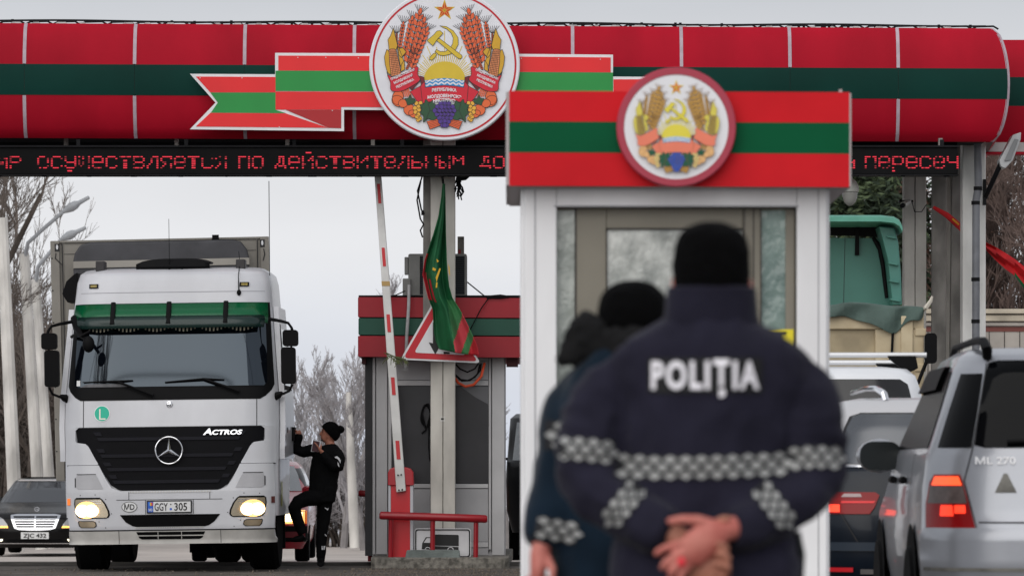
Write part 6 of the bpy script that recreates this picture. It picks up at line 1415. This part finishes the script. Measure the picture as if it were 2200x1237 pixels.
# ================================================================ PEOPLE
SKIN = mat('skin', (202, 126, 114), .55, var=.12, vscale=18, rgb2=(182, 100, 90)); SKIN2 = mat('skin_dim', (170, 112, 92), .55, var=.12, vscale=20)
NAVY = mat('jacket_navy', (35, 34, 48), .9, spec=.15, sheen=.08, var=.25, vscale=6, bump=.3, bscale=160); TEAL = mat('jacket_teal', (8, 27, 42), .85, spec=.2, sheen=.2, var=.2, vscale=6, bump=.3, bscale=160); KNIT = mat('knit_black', (8, 8, 9), .95, spec=.1, var=.3, vscale=40, bump=.8, bscale=220); TRO = mat('trousers_dark', (18, 18, 24), .9, var=.2, vscale=8)
REF = mat('reflective_grey', (158, 159, 158), .5, var=.12, vscale=20); REFD = mat('reflective_base', (20, 20, 25), .7); FUR = mat('fur_black', (10, 10, 12), 1.)
OY = 12.2
def O(px, py, d=0.): return P(px, py, OY + d)
def ring(cx, cy, hw, dep, d=0., Y=OY, n=20, sq=2.4):
    c = P(cx, cy, Y + d); w_ = hw*Y/F; o = []
    for i in range(n):
        t = 2*math.pi*i/n; ca, sa = math.cos(t), math.sin(t); o.append(Vector((c.x + w_*math.copysign(abs(ca)**(2/sq), ca), c.y + dep*math.copysign(abs(sa)**(2/sq), sa), c.z)))
    return o
o1 = thing('person', 'officer in a navy police jacket standing with hands clasped behind the back', 'person', tuple(O(1520, 1005) - Vector((0, 0, HC))))
# jacket, one continuous skin
mb = MB(NAVY)
mb.loft([ring(1527, 660, 84, .085), ring(1527, 690, 110, .10), ring(1527, 712, 150, .11), ring(1526, 738, 196, .125), ring(1525, 768, 226, .135), ring(1523, 810, 226, .148), ring(1521, 880, 200, .158), ring(1517, 980, 186, .162), ring(1513, 1080, 184, .168), ring(1511, 1180, 204, .175), ring(1511, 1290, 222, .18), ring(1511, 1330, 220, .178)])
def arm(pts, m=None): mb.tube([O(*p[:3]) for p in pts], [(p[3], p[4]) for p in pts], 16)
arm([(1372, 770, .0, .06, .06), (1338, 800, .0, .07, .07), (1299, 845, -.0, .083, .083), (1278, 890, -.01, .088, .086), (1268, 960, -.02, .090, .088), (1271, 1022, -.035, .088, .086), (1298, 1070, -.08, .08, .08), (1348, 1104, -.13, .07, .07), (1410, 1136, -.18, .062, .062), (1440, 1146, -.20, .054, .054)])
arm([(1668, 770, .0, .06, .06), (1700, 801, .0, .07, .07), (1727, 845, -.0, .081, .081), (1738, 890, -.01, .086, .084), (1743, 960, -.02, .088, .085), (1737, 1022, -.035, .087, .084), (1708, 1070, -.08, .079, .079), (1658, 1102, -.13, .07, .07), (1595, 1128, -.18, .06, .06), (1568, 1136, -.20, .053, .053)])
J = fuse(mb, .011, 9, .5, .016, 6.0, 3, (1.1, 1, .8)); cxo = O(1515, 0).x
_nv = []
for v in J.v:      # creases: strongest on the sleeves and round the waist
    p = Vector(v); wt = min(1, max(0, (abs(p.x - cxo) - .16)/.10)) + .6*min(1, max(0, (1.12 - p.z)/.15)); q = 1 - 2.2*abs(mnoise.noise(Vector((p.x*7, p.y*7, p.z*15 + p.x*5)))); q2 = 1 - 2.2*abs(mnoise.noise(Vector((p.x*13 + 4, p.y*9, p.z*8))))
    rd = Vector((p.x - (cxo if abs(p.x - cxo) < .2 else cxo + math.copysign(.30, p.x - cxo)), p.y - OY, 0)); rd = rd.normalized() if rd.length > 1e-4 else Vector((0, -1, 0))
    _nv.append(tuple(p + rd*(.011*wt*q + .006*q2)))
J.v = _nv; jk = J.build('jacket', o1, True)
bvh = BVHTree.FromPolygons([Vector(v) for v in J.v], J.f)
mb = MB(NAVY); mb.loft([ring(1528, 704, 108, .100, 0), ring(1528, 676, 101, .098, -.005), ring(1528, 640, 98, .095, -.01), ring(1528, 620, 95, .092, -.012), ring(1528, 616, 88, .086, -.012)]); mb.build('collar', jk, True)
# head with knitted hat
hd = MB(SKIN); hd.loft([ring(1528, 690, 58, .06), ring(1528, 640, 60, .065), ring(1529, 625, 70, .085), ring(1529, 580, 78, .10), ring(1529, 540, 74, .095), ring(1529, 515, 50, .06)])
for sg in (-1, 1): hd.ball(O(1529 + sg*79, 612, .01), (.012, .02, .03), 10)
hd.ball(O(1529, 600, .105), (.018, .02, .03), 8)
H1 = fuse(hd, .01, 4); H1.build('head', o1, True)
mb = MB(KNIT); mb.loft([ring(1529, 628, 80, .098, 0, OY, 24, 2.2), ring(1529, 612, 83, .104, 0, OY, 24, 2.2), ring(1529, 570, 84.5, .108, 0, OY, 24, 2.2), ring(1529, 530, 82, .105, 0, OY, 24, 2.2), ring(1529, 505, 72, .092, 0, OY, 24), ring(1529, 487, 52, .066, 0, OY, 24, 2), ring(1529, 478, 26, .033, 0, OY, 24, 2), ring(1529, 475.5, 4, .005, 0, OY, 24, 2)])
for k in range(24):
    pass
fuse(mb, .012, 3, .5, .004, 22, 5).build('knit_hat', o1, True)
# trousers and boots
mb = MB(TRO)
mb.loft([ring(1511, 1270, 190, .15), ring(1511, 1360, 195, .155), ring(1511, 1400, 190, .15)])
for sg in (-1, 1): mb.tube([O(1511 + sg*90, 1360), O(1511 + sg*98, 1620), O(1511 + sg*100, 1920)], [.115, .09, .075], 14)
fuse(mb, .02, 5, .5, .01, 6, 9).build('trousers', o1, True)
mb = MB(BLK)
for sg in (-1, 1):
    c = O(1511 + sg*102, 1940); mb.tube([(c.x, c.y - .08, .05), (c.x, c.y + .05, .055), (c.x, c.y + .17, .04)], [(.045, .05), (.05, .055), (.035, .035)], 10); mb.tube([(c.x, c.y, .05), (c.x, c.y, .16)], [.055, .06], 10)
mb.build('boots', o1, True)
# waist gear on the right hip
mb = MB(BLK); mb.loft([ring(1690, 1140, 30, .05, -.02), ring(1694, 1190, 36, .055, -.02), ring(1690, 1300, 34, .05, -.02)]); mb.build('holster', o1, True, bevel=.01)
# marks draped on the jacket
def drape(px, py, off=.006):
    o = O(px, py, -.8); d = (o - Vector((0, 0, HC))).normalized(); h, nr, i, ds = bvh.ray_cast(o - d*.2, d)
    if h is None: return None
    if nr.dot(d) > 0: nr = -nr
    return h - d*off
def band(mbx, mbd, path, hw, cells, rows=3):
    """chequered strip along photo points path (centre line), half width hw"""
    path = [Vector((a, b)) for a, b in path]; L = [0]
    for a, b in zip(path[:-1], path[1:]): L.append(L[-1] + (b - a).length)
    def at(t):
        s_ = t*L[-1]
        for i in range(len(path) - 1):
            if s_ <= L[i+1] + 1e-6: f = (s_ - L[i])/(L[i+1] - L[i]); p = path[i].lerp(path[i+1], f); d = (path[i+1] - path[i]).normalized(); return p, Vector((-d.y, d.x))
    g = []
    for r_ in range(5):
        rw = []
        for c_ in range(cells*2 + 1):
            p, nrm = at(c_/(cells*2)); q = p + nrm*(hw*(r_/2 - 1)); h = drape(q.x, q.y, .004); rw.append(h)
        g.append(rw)
    if mbd is not None:
        for r_ in range(4):
            for c_ in range(cells*2):
                qd = [g[r_][c_], g[r_][c_+1], g[r_+1][c_+1], g[r_+1][c_]]
                if all(v is not None for v in qd): mbd.add(qd, [(0, 1, 2, 3)])
    rr = rows; ln = L[-1]/cells
    for r_ in range(rr):
        for c_ in range(cells):
            cc_ = (c_ + (.5 if r_ % 2 else 0) + .5)/cells
            if cc_ > 1: continue
            p, nrm = at(cc_); al = Vector((nrm.y, -nrm.x)); cy = hw*((r_ + .5)/rr*2 - 1); q = p + nrm*cy; w2 = ln*.47; h2 = hw/rr*1.0
            pts = [q - al*w2*.98, q - nrm*h2, q + al*w2*.98, q + nrm*h2]; hs = [drape(v.x, v.y, .008) for v in pts]
            if all(v is not None for v in hs) and max(v.y for v in hs) - min(v.y for v in hs) < .13: mbx.add(hs, [(0, 1, 2, 3)])
def band1(path, hw, cells, rows):
    a_ = MB(REF); band(a_, None, path, hw, cells, rows); b_ = MB(REFD); band(MB(REF), b_, path, hw, cells, rows); a_.add(b_.v, b_.f, REFD); a_.build('reflective_band', CURJ, True)
CURJ = jk
band1([(1322, 998), (1400, 1004), (1520, 1003), (1640, 998), (1692, 994)], 26, 11, 3)
band1([(1198, 962), (1250, 964), (1318, 972)], 26, 4, 3)
band1([(1694, 986), (1750, 980), (1808, 984)], 25, 4, 3)
band1([(1374, 1040), (1342, 1078), (1308, 1122)], 25, 4, 3)
band1([(1630, 1042), (1660, 1080), (1696, 1126)], 24, 4, 3)
mb = MB(mat('patch_black', (12, 12, 15), .8)); g = [[drape(1392 + 246*i/24, 768 + 76*j/8, .004) for i in range(25)] for j in range(9)]
mb.grid(g); pt_ = mb.build('back_patch', jk, True)
mb = MB(mat('lettering_white', (228, 226, 232), .6, emit=.05)); vs_, fs_, wd, y0_, y1_ = text_mesh('POLIŢIA', .034, 1.2); cap = text_mesh('H', .035)[4]
hv = [drape(1399 + 232*x/wd, 833 - 58*y/cap, .009) for x, y in vs_]
if all(v is not None for v in hv): mb.add(hv, fs_); mb.build('lettering', pt_, True)
# clasped hands
def finger(mb, pts, r0, r1): mb.tube([O(*p) for p in pts], [r0 + (r1 - r0)*i/(len(pts) - 1) for i in range(len(pts))], 10); mb.ball(O(*pts[-1]), r1*1.0, 8)
D0 = -.25
hA = MB(SKIN)       # hand of the right arm: palm to the viewer
hA.tube([O(1585, 1132, -.205), O(1556, 1138, -.225), O(1530, 1150, D0), O(1500, 1172, D0 - .005), O(1478, 1196, D0 - .005)], [(.030, .032), (.030, .030), (.022, .046), (.02, .048), (.016, .042)], 14)
finger(hA, [(1535, 1128, D0 + .005), (1500, 1117, D0 - .01), (1465, 1115, D0 - .015), (1440, 1119, D0 - .015)], .0165, .0105)
finger(hA, [(1490, 1166, D0 - .005), (1455, 1168, D0 - .02), (1425, 1178, D0 - .022), (1411, 1187, D0 - .015)], .0125, .0095)
finger(hA, [(1484, 1180, D0 - .008), (1452, 1192, D0 - .026), (1430, 1208, D0 - .026), (1424, 1218, D0 - .016)], .0128, .0098)
finger(hA, [(1480, 1196, D0 - .006), (1456, 1212, D0 - .028), (1442, 1228, D0 - .026), (1441, 1238, D0 - .014)], .0125, .0095)
finger(hA, [(1482, 1210, D0 - .002), (1466, 1228, D0 - .022), (1460, 1242, D0 - .02), (1462, 1250, D0 - .01)], .0115, .0085)
fuse(hA, .0042, 1, .5).build('hand', o1, True)
hB = MB(SKIN2)      # hand of the left arm, holding it from below
hB.tube([O(1425, 1142, -.19), O(1450, 1150, -.205), O(1490, 1190, -.215), O(1515, 1225, -.222), O(1530, 1250, -.225)], [(.030, .03), (.03, .03), (.024, .045), (.022, .05), (.018, .045)], 14)
finger(hB, [(1500, 1165, -.21), (1530, 1128, -.225), (1550, 1116, -.24), (1562, 1113, -.245)], .014, .0095)
finger(hB, [(1528, 1200, -.22), (1552, 1190, -.245), (1560, 1176, -.272), (1545, 1168, -.285)], .0125, .0095)
finger(hB, [(1535, 1216, -.222), (1560, 1212, -.25), (1564, 1198, -.28), (1544, 1188, -.292)], .0128, .0098)
finger(hB, [(1536, 1234, -.222), (1562, 1232, -.25), (1564, 1218, -.28), (1540, 1210, -.292)], .0125, .0095)
finger(hB, [(1530, 1250, -.22), (1552, 1252, -.245), (1554, 1240, -.275), (1530, 1232, -.288)], .0115, .0085)
fuse(hB, .0042, 1, .5).build('hand', o1, True)
mb = MB(mat('red_mark', (225, 48, 62), .5)); mb.ball(O(1464, 1206, D0 - .045), (.011, .006, .013), 10); mb.build('red_mark', o1, True)  # small red spot on the fingers
# ---- second officer, to the left and a step ahead, seen from behind and turned left
QY = 13.3
def Q(px, py, d=0.): return P(px, py, QY + d)
o2 = thing('person', 'officer in a blue-green jacket with a black fur collar beside the taller officer', 'person', tuple(Q(1330, 1005) - Vector((0, 0, HC))))
rq = lambda cx, cy, hw, dep, d=0., n=20, sq=2.4: ring(cx, cy, hw, dep, d, QY, n, sq)
mb = MB(TEAL)
mb.loft([rq(1352, 745, 80, .10), rq(1350, 775, 100, .12), rq(1348, 810, 128, .13), rq(1346, 880, 165, .14), rq(1345, 1000, 165, .15), rq(1345, 1150, 165, .16), rq(1345, 1300, 172, .165)])
def arm2(pts): mb.tube([Q(*p[:3]) for p in pts], [p[3] for p in pts], 14)
arm2([(1300, 790, 0, .06), (1268, 830, .0, .07), (1238, 880, .0, .08), (1216, 940, .0, .083), (1206, 1000, .0, .082), (1198, 1060, -.03, .078), (1180, 1110, -.06, .074), (1168, 1150, -.08, .062), (1164, 1170, -.09, .054)])
arm2([(1430, 800, 0, .07), (1470, 860, 0, .085), (1485, 1000, 0, .08), (1480, 1150, 0, .07), (1480, 1250, 0, .06)])
J2 = fuse(mb, .013, 8, .5, .02, 6, 13, (1.1, 1, .8)); jk2 = J2.build('jacket', o2, True); bvh = BVHTree.FromPolygons([Vector(v) for v in J2.v], J2.f)
CURJ = jk2
band1([(1152, 932), (1190, 934), (1250, 942)], 32, 3, 3); band1([(1150, 1130), (1195, 1138), (1240, 1146)], 24, 3, 3)
hd = MB(SKIN); hd.loft([rq(1352, 760, 50, .06), rq(1355, 710, 52, .07), rq(1356, 690, 62, .09), rq(1357, 660, 62, .09), rq(1357, 640, 40, .06)]); hd.ball(Q(1352, 685, .10), (.018, .02, .03), 8)
for sg in (-1, 1): hd.ball(Q(1357 + sg*66, 688, 0), (.011, .02, .03), 8)
fuse(hd, .01, 4).build('head', o2, True)
mb = MB(KNIT); mb.loft([rq(1358, 712, 70, .10), rq(1358, 690, 75, .108), rq(1359, 660, 76, .11), rq(1360, 632, 69, .10), rq(1361, 615, 52, .075), rq(1361, 604, 28, .04), rq(1361, 601, 4, .006)]); fuse(mb, .012, 3, .5, .004, 22, 5).build('knit_hat', o2, True)
mb = MB(FUR); random.seed(12)
for i in range(18):
    t = i/17; x = 1292 + 150*t; y = 738 + (-5 if i % 2 else 5); mb.ball(Q(x + random.uniform(-3, 3), y, -.05 - .04*math.sin(t*math.pi)), (.038 + .01*random.random(),)*3, 10)
for x, y in ((1250, 704), (1266, 698), (1240, 720), (1278, 712), (1258, 730), (1290, 735), (1270, 750), (1236, 745), (1226, 762)): mb.ball(Q(x, y, -.05), (.04, .045, .04), 10)
fuse(mb, .012, 2, .5, .014, 30, 2).build('fur_collar', o2, True)
h2 = MB(SKIN)
h2.tube([Q(1165, 1165, -.09), Q(1160, 1190, -.095), Q(1156, 1222, -.10), Q(1154, 1245, -.10)], [(.026, .028), (.03, .03), (.042, .024), (.04, .02)], 12)
def fin2(pts, r0, r1): h2.tube([Q(*p) for p in pts], [r0 + (r1-r0)*i/(len(pts)-1) for i in range(len(pts))], 8); h2.ball(Q(*pts[-1]), r1, 8)
for k, x in enumerate((1132, 1147, 1162, 1177)): fin2([(x + 2, 1240, -.10), (x - 2, 1272 - abs(k - 1.4)*3, -.095), (x, 1296 - abs(k - 1.4)*5, -.075)], .0115, .009)
fin2([(1176, 1196, -.11), (1188, 1222, -.13), (1186, 1246, -.135)], .013, .0095)
fuse(h2, .006, 3).build('hand', o2, True)
h3 = MB(SKIN)
h3.tube([Q(1480, 1240, 0), Q(1480, 1290, .0)], [(.026, .028), (.042, .022)], 12)
for k in range(4): h3.tube([Q(1458 + k*15, 1288, 0), Q(1458 + k*15, 1330 - abs(k - 1.5)*6, .01)], [.0115, .009], 8)
h3.tube([Q(1452, 1258, 0), Q(1446, 1290, -.02)], [.013, .0095], 8); fuse(h3, .006, 3).build('hand', o2, True)
mb = MB(TRO); mb.loft([rq(1345, 1270, 150, .14), rq(1345, 1350, 155, .14), rq(1345, 1390, 150, .135)])
for sg in (-1, 1): mb.tube([Q(1345 + sg*72, 1350), Q(1345 + sg*78, 1580), Q(1345 + sg*80, 1830)], [.11, .085, .07], 12)
fuse(mb, .02, 5, .5, .01, 6, 4).build('trousers', o2, True)
mb = MB(BLK)
for sg in (-1, 1):
    c_ = Q(1345 + sg*80, 1850); mb.tube([(c_.x, c_.y - .08, .05), (c_.x, c_.y + .05, .055), (c_.x, c_.y + .17, .04)], [(.045, .05), (.05, .055), (.035, .035)], 10); mb.tube([(c_.x, c_.y, .05), (c_.x, c_.y, .16)], [.055, .06], 10)
mb.build('boots', o2, True)
# ---- man climbing at the truck door
KBLK = mat('tracksuit_black', (9, 9, 11), .85, spec=.15, var=.2, vscale=12, bump=.3, bscale=120); WHT = mat('print_white', (206, 206, 210), .6)
MY = 54.4
def M_(px, py, d=0.): return P(px, py, MY + d)
mn = thing('person', 'man in black tracksuit and bobble hat stepping up at the truck door', 'person', tuple(M_(690, 1218)))
def mr(cx, cy, hw, dep, d=0., n=18): return ring(cx, cy, hw, dep, d, MY, n, 2.2)
mb = MB(KBLK)
mb.loft([mr(711, 953, 10, .06), mr(709, 962, 22, .08), mr(706, 972, 31, .10), mr(702, 990, 34, .115), mr(698, 1010, 32.5, .115), mr(695, 1030, 31, .115), mr(694, 1048, 31, .12), mr(694, 1060, 29, .12)])
mt = lambda pts: mb.tube([M_(*p[:3]) for p in pts], [p[3] for p in pts], 12)
mt([(690, 970, .02, .075), (672, 966, .02, .072), (652, 970, .0, .066), (637, 966, -.02, .064), (637, 952, -.03, .056), (642, 938, -.04, .046), (643, 932, -.04, .042)])
mt([(722, 972, -.03, .075), (729, 985, -.08, .074), (727, 1003, -.12, .068), (718, 1000, -.17, .06), (702, 985, -.2, .05), (692, 972, -.2, .042)])
TJO = fuse(mb, .011, 5, .5, .006, 12, 5).build('jacket', mn, True)
mb = MB(KBLK)
mb.loft([mr(694, 1044, 30, .12), mr(692, 1060, 31, .125), mr(691, 1078, 29, .12)])
mt([(684, 1068, -.04, .098), (660, 1070, -.1, .094), (640, 1078, -.14, .086), (632, 1090, -.15, .078), (637, 1110, -.13, .068), (645, 1132, -.11, .062), (651, 1146, -.1, .058)])
mt([(697, 1068, .04, .10), (697, 1098, .05, .088), (693, 1130, .05, .075), (690, 1165, .05, .064), (690, 1184, .05, .062), (689, 1192, .05, .058), (689, 1198, .05, .052)])
fuse(mb, .011, 5, .5, .006, 12, 8).build('trousers', mn, True)
mb = MB(BLK); SOL = mat('sole_grey', (70, 70, 72), .8)
for pts in ([(653, 1150, -.1), (645, 1156, -.1), (634, 1158, -.1), (625, 1159.5, -.1)], ): mb.tube([M_(*p) for p in pts], [(.045, .04), (.045, .045), (.04, .035), (.026, .02)], 10)
mb.tube([M_(690, 1194, .06), M_(689, 1204, .05)], [.05, .048], 10); mb.tube([M_(690, 1208, .12), M_(689, 1209, .02), M_(688, 1211, -.1)], [(.042, .045), (.048, .045), (.035, .03)], 10); mb.build('shoes', mn, True)
hd = MB(SKIN2)     # head in profile towards the cab
hp = lambda x, y, d=0.: M_(x, y, d)
hd.tube([M_(711, 962, 0), M_(708, 950, 0), M_(706, 942, 0)], [.06, .056, .055], 12)
hd.ball(M_(708, 930, 0), (.098, .076, .118), 16); hd.ball(M_(699, 939, 0), (.056, .058, .062), 12); hd.ball(M_(694, 942.5, 0), (.024, .03, .022), 10)
hd.tube([M_(692.5, 925, 0), M_(690, 930, 0), M_(688, 932.5, 0), M_(691, 934, 0)], [.010, .014, .017, .013], 8); hd.ball(M_(692, 937.5, 0), (.016, .026, .012), 8)
hd.ball(M_(711, 933, -.072), (.02, .012, .032), 8)
HM = fuse(hd, .008, 3); HM.build('head', mn, True)
mb = MB(mat('eye_dark', (30, 22, 20), .4)); 
for d in (-.036, .036): mb.ball(M_(694.5, 927.5, d), (.012, .014, .007), 8); mb.tube([M_(693, 924.5, d - .018), M_(694, 923.5, d), M_(695.5, 924, d + .018)], .005, 5)
mb.build('eyes', mn, True)
mb = MB(mat('stubble', (70, 52, 44), .9)); mb.tube([M_(694, 944, -.04), M_(692, 945, 0), M_(694, 944, .04)], .014, 6); mb.build('beard', mn, True)
hb = bmesh.new(); bmesh.ops.create_icosphere(hb, subdivisions=4, radius=1.0); c_ = M_(710, 927.5)
for v in hb.verts: v.co = Vector((v.co.x*.114, v.co.y*.094, v.co.z*.118)) + c_
pa, pb_ = M_(691, 916), M_(719, 946); dn = (pb_ - pa).normalized(); pn = Vector((dn.z, 0, -dn.x)); pn = -pn if pn.x < 0 else pn
bmesh.ops.bisect_plane(hb, geom=hb.verts[:] + hb.edges[:] + hb.faces[:], plane_co=pa, plane_no=pn, clear_inner=True)
mb = MB(KNIT); hb.verts.index_update(); mb.add([v.co.copy() for v in hb.verts], [tuple(v.index for v in f.verts) for f in hb.faces], None, True); hb.free()
bh = mb.build('bobble_hat', mn, True, solid=.012)
mb = MB(KNIT); mb.ball(M_(731, 922, 0), (.05, .05, .048), 12); mb.v = [tuple(Vector(v) + .006*mnoise.noise_vector(Vector(v)*60)) for v in mb.v]; mb.build('bobble', bh, True)
h4 = MB(SKIN2)      # raised hand touching the handle
h4.tube([M_(643, 936, -.04), M_(642, 930, -.045), M_(639, 926, -.05)], [(.026, .03), (.03, .034), (.026, .034)], 10)
def fm_(h, pts, r0, r1): h.tube([M_(*p) for p in pts], [r0 + (r1-r0)*i/(len(pts)-1) for i in range(len(pts))], 8); h.ball(M_(*pts[-1]), r1, 6)
for k in range(4): fm_(h4, [(638, 925.5 + k*.4, -.07 + k*.02), (633.5, 923 + k*.3 - (k == 1)*.4, -.075 + k*.021), (628.5 + abs(k - 1)*.5, 923.5 + k*.5, -.072 + k*.021)], .0105, .0078)
fm_(h4, [(641, 930, -.065), (637, 930, -.085), (634, 929, -.09)], .012, .009); fuse(h4, .005, 2).build('hand', mn, True)
h5 = MB(SKIN2)      # hand holding the booklet to the chest
h5.tube([M_(693, 972, -.2), M_(688, 967, -.215), M_(685, 962, -.22)], [(.026, .028), (.032, .02), (.034, .018)], 10)
for k in range(4): fm_(h5, [(684.5 - k*.3 + (k - 1.5)*1.6, 961 + (k - 1.5)*1.4, -.222), (681 + (k - 1.5)*1.5, 955.5 + (k - 1.5)*1.8, -.232), (677.5 + (k - 1.5)*1.2, 951.5 + abs(k - 1.2)*1.0 + (k - 1.5)*1.6, -.228)], .0105, .0078)
fm_(h5, [(688, 964, -.215), (690, 957, -.2), (688, 952, -.19)], .012, .009); fuse(h5, .005, 2).build('hand', mn, True)
bkt = thing('passport_booklet', 'dark red booklet with white pages held to the chest of the climbing man', 'booklet', tuple(M_(679, 957, -.2)))
mb = MB(mat('booklet_red', (66, 26, 36), .5)); mb.prism([M_(x, y, -.212) for x, y in [(673, 945.5), (687, 948.5), (684, 971), (669.5, 968)]], (0, .006, 0)); mb.build('cover', bkt, True)
mb = MB(WHT); mb.prism([M_(x, y, -.205) for x, y in [(672.5, 944), (690, 947.5), (686, 970), (668, 969.5)]], (0, .008, 0)); mb.build('pages', bkt, True)
mb = MB(WHT)
for pts in ([(719, 981), (724, 979), (729, 983), (732, 989), (731, 995), (729, 990), (725, 985), (720, 983)], [(725, 991), (728, 996), (729, 1003), (726, 999)]): mb.prism([M_(x, y, -.222) for x, y in pts], (0, .015, 0))
mb.build('sleeve_print', TJO, True)
mb = MB(WHT)
for pts in ([(697.5, 1089), (700, 1090.5), (703.5, 1092), (706, 1090), (705, 1094), (703, 1096), (701, 1092.5), (698, 1091)], [(698, 1146), (701, 1148.5), (702, 1152), (700, 1150), (698, 1148)], [(691, 1172), (693, 1172), (692.5, 1176), (694, 1176), (693.5, 1180), (691, 1180)], [(695, 1172), (699, 1172), (698, 1175), (697, 1180), (695, 1180)], [(660, 1040), (663, 1041), (662, 1044), (659.5, 1043)]): mb.prism([M_(x, y, -.058 if y > 1060 else -.115) for x, y in pts], (0, .02, 0))
mb.build('print', mn, True)
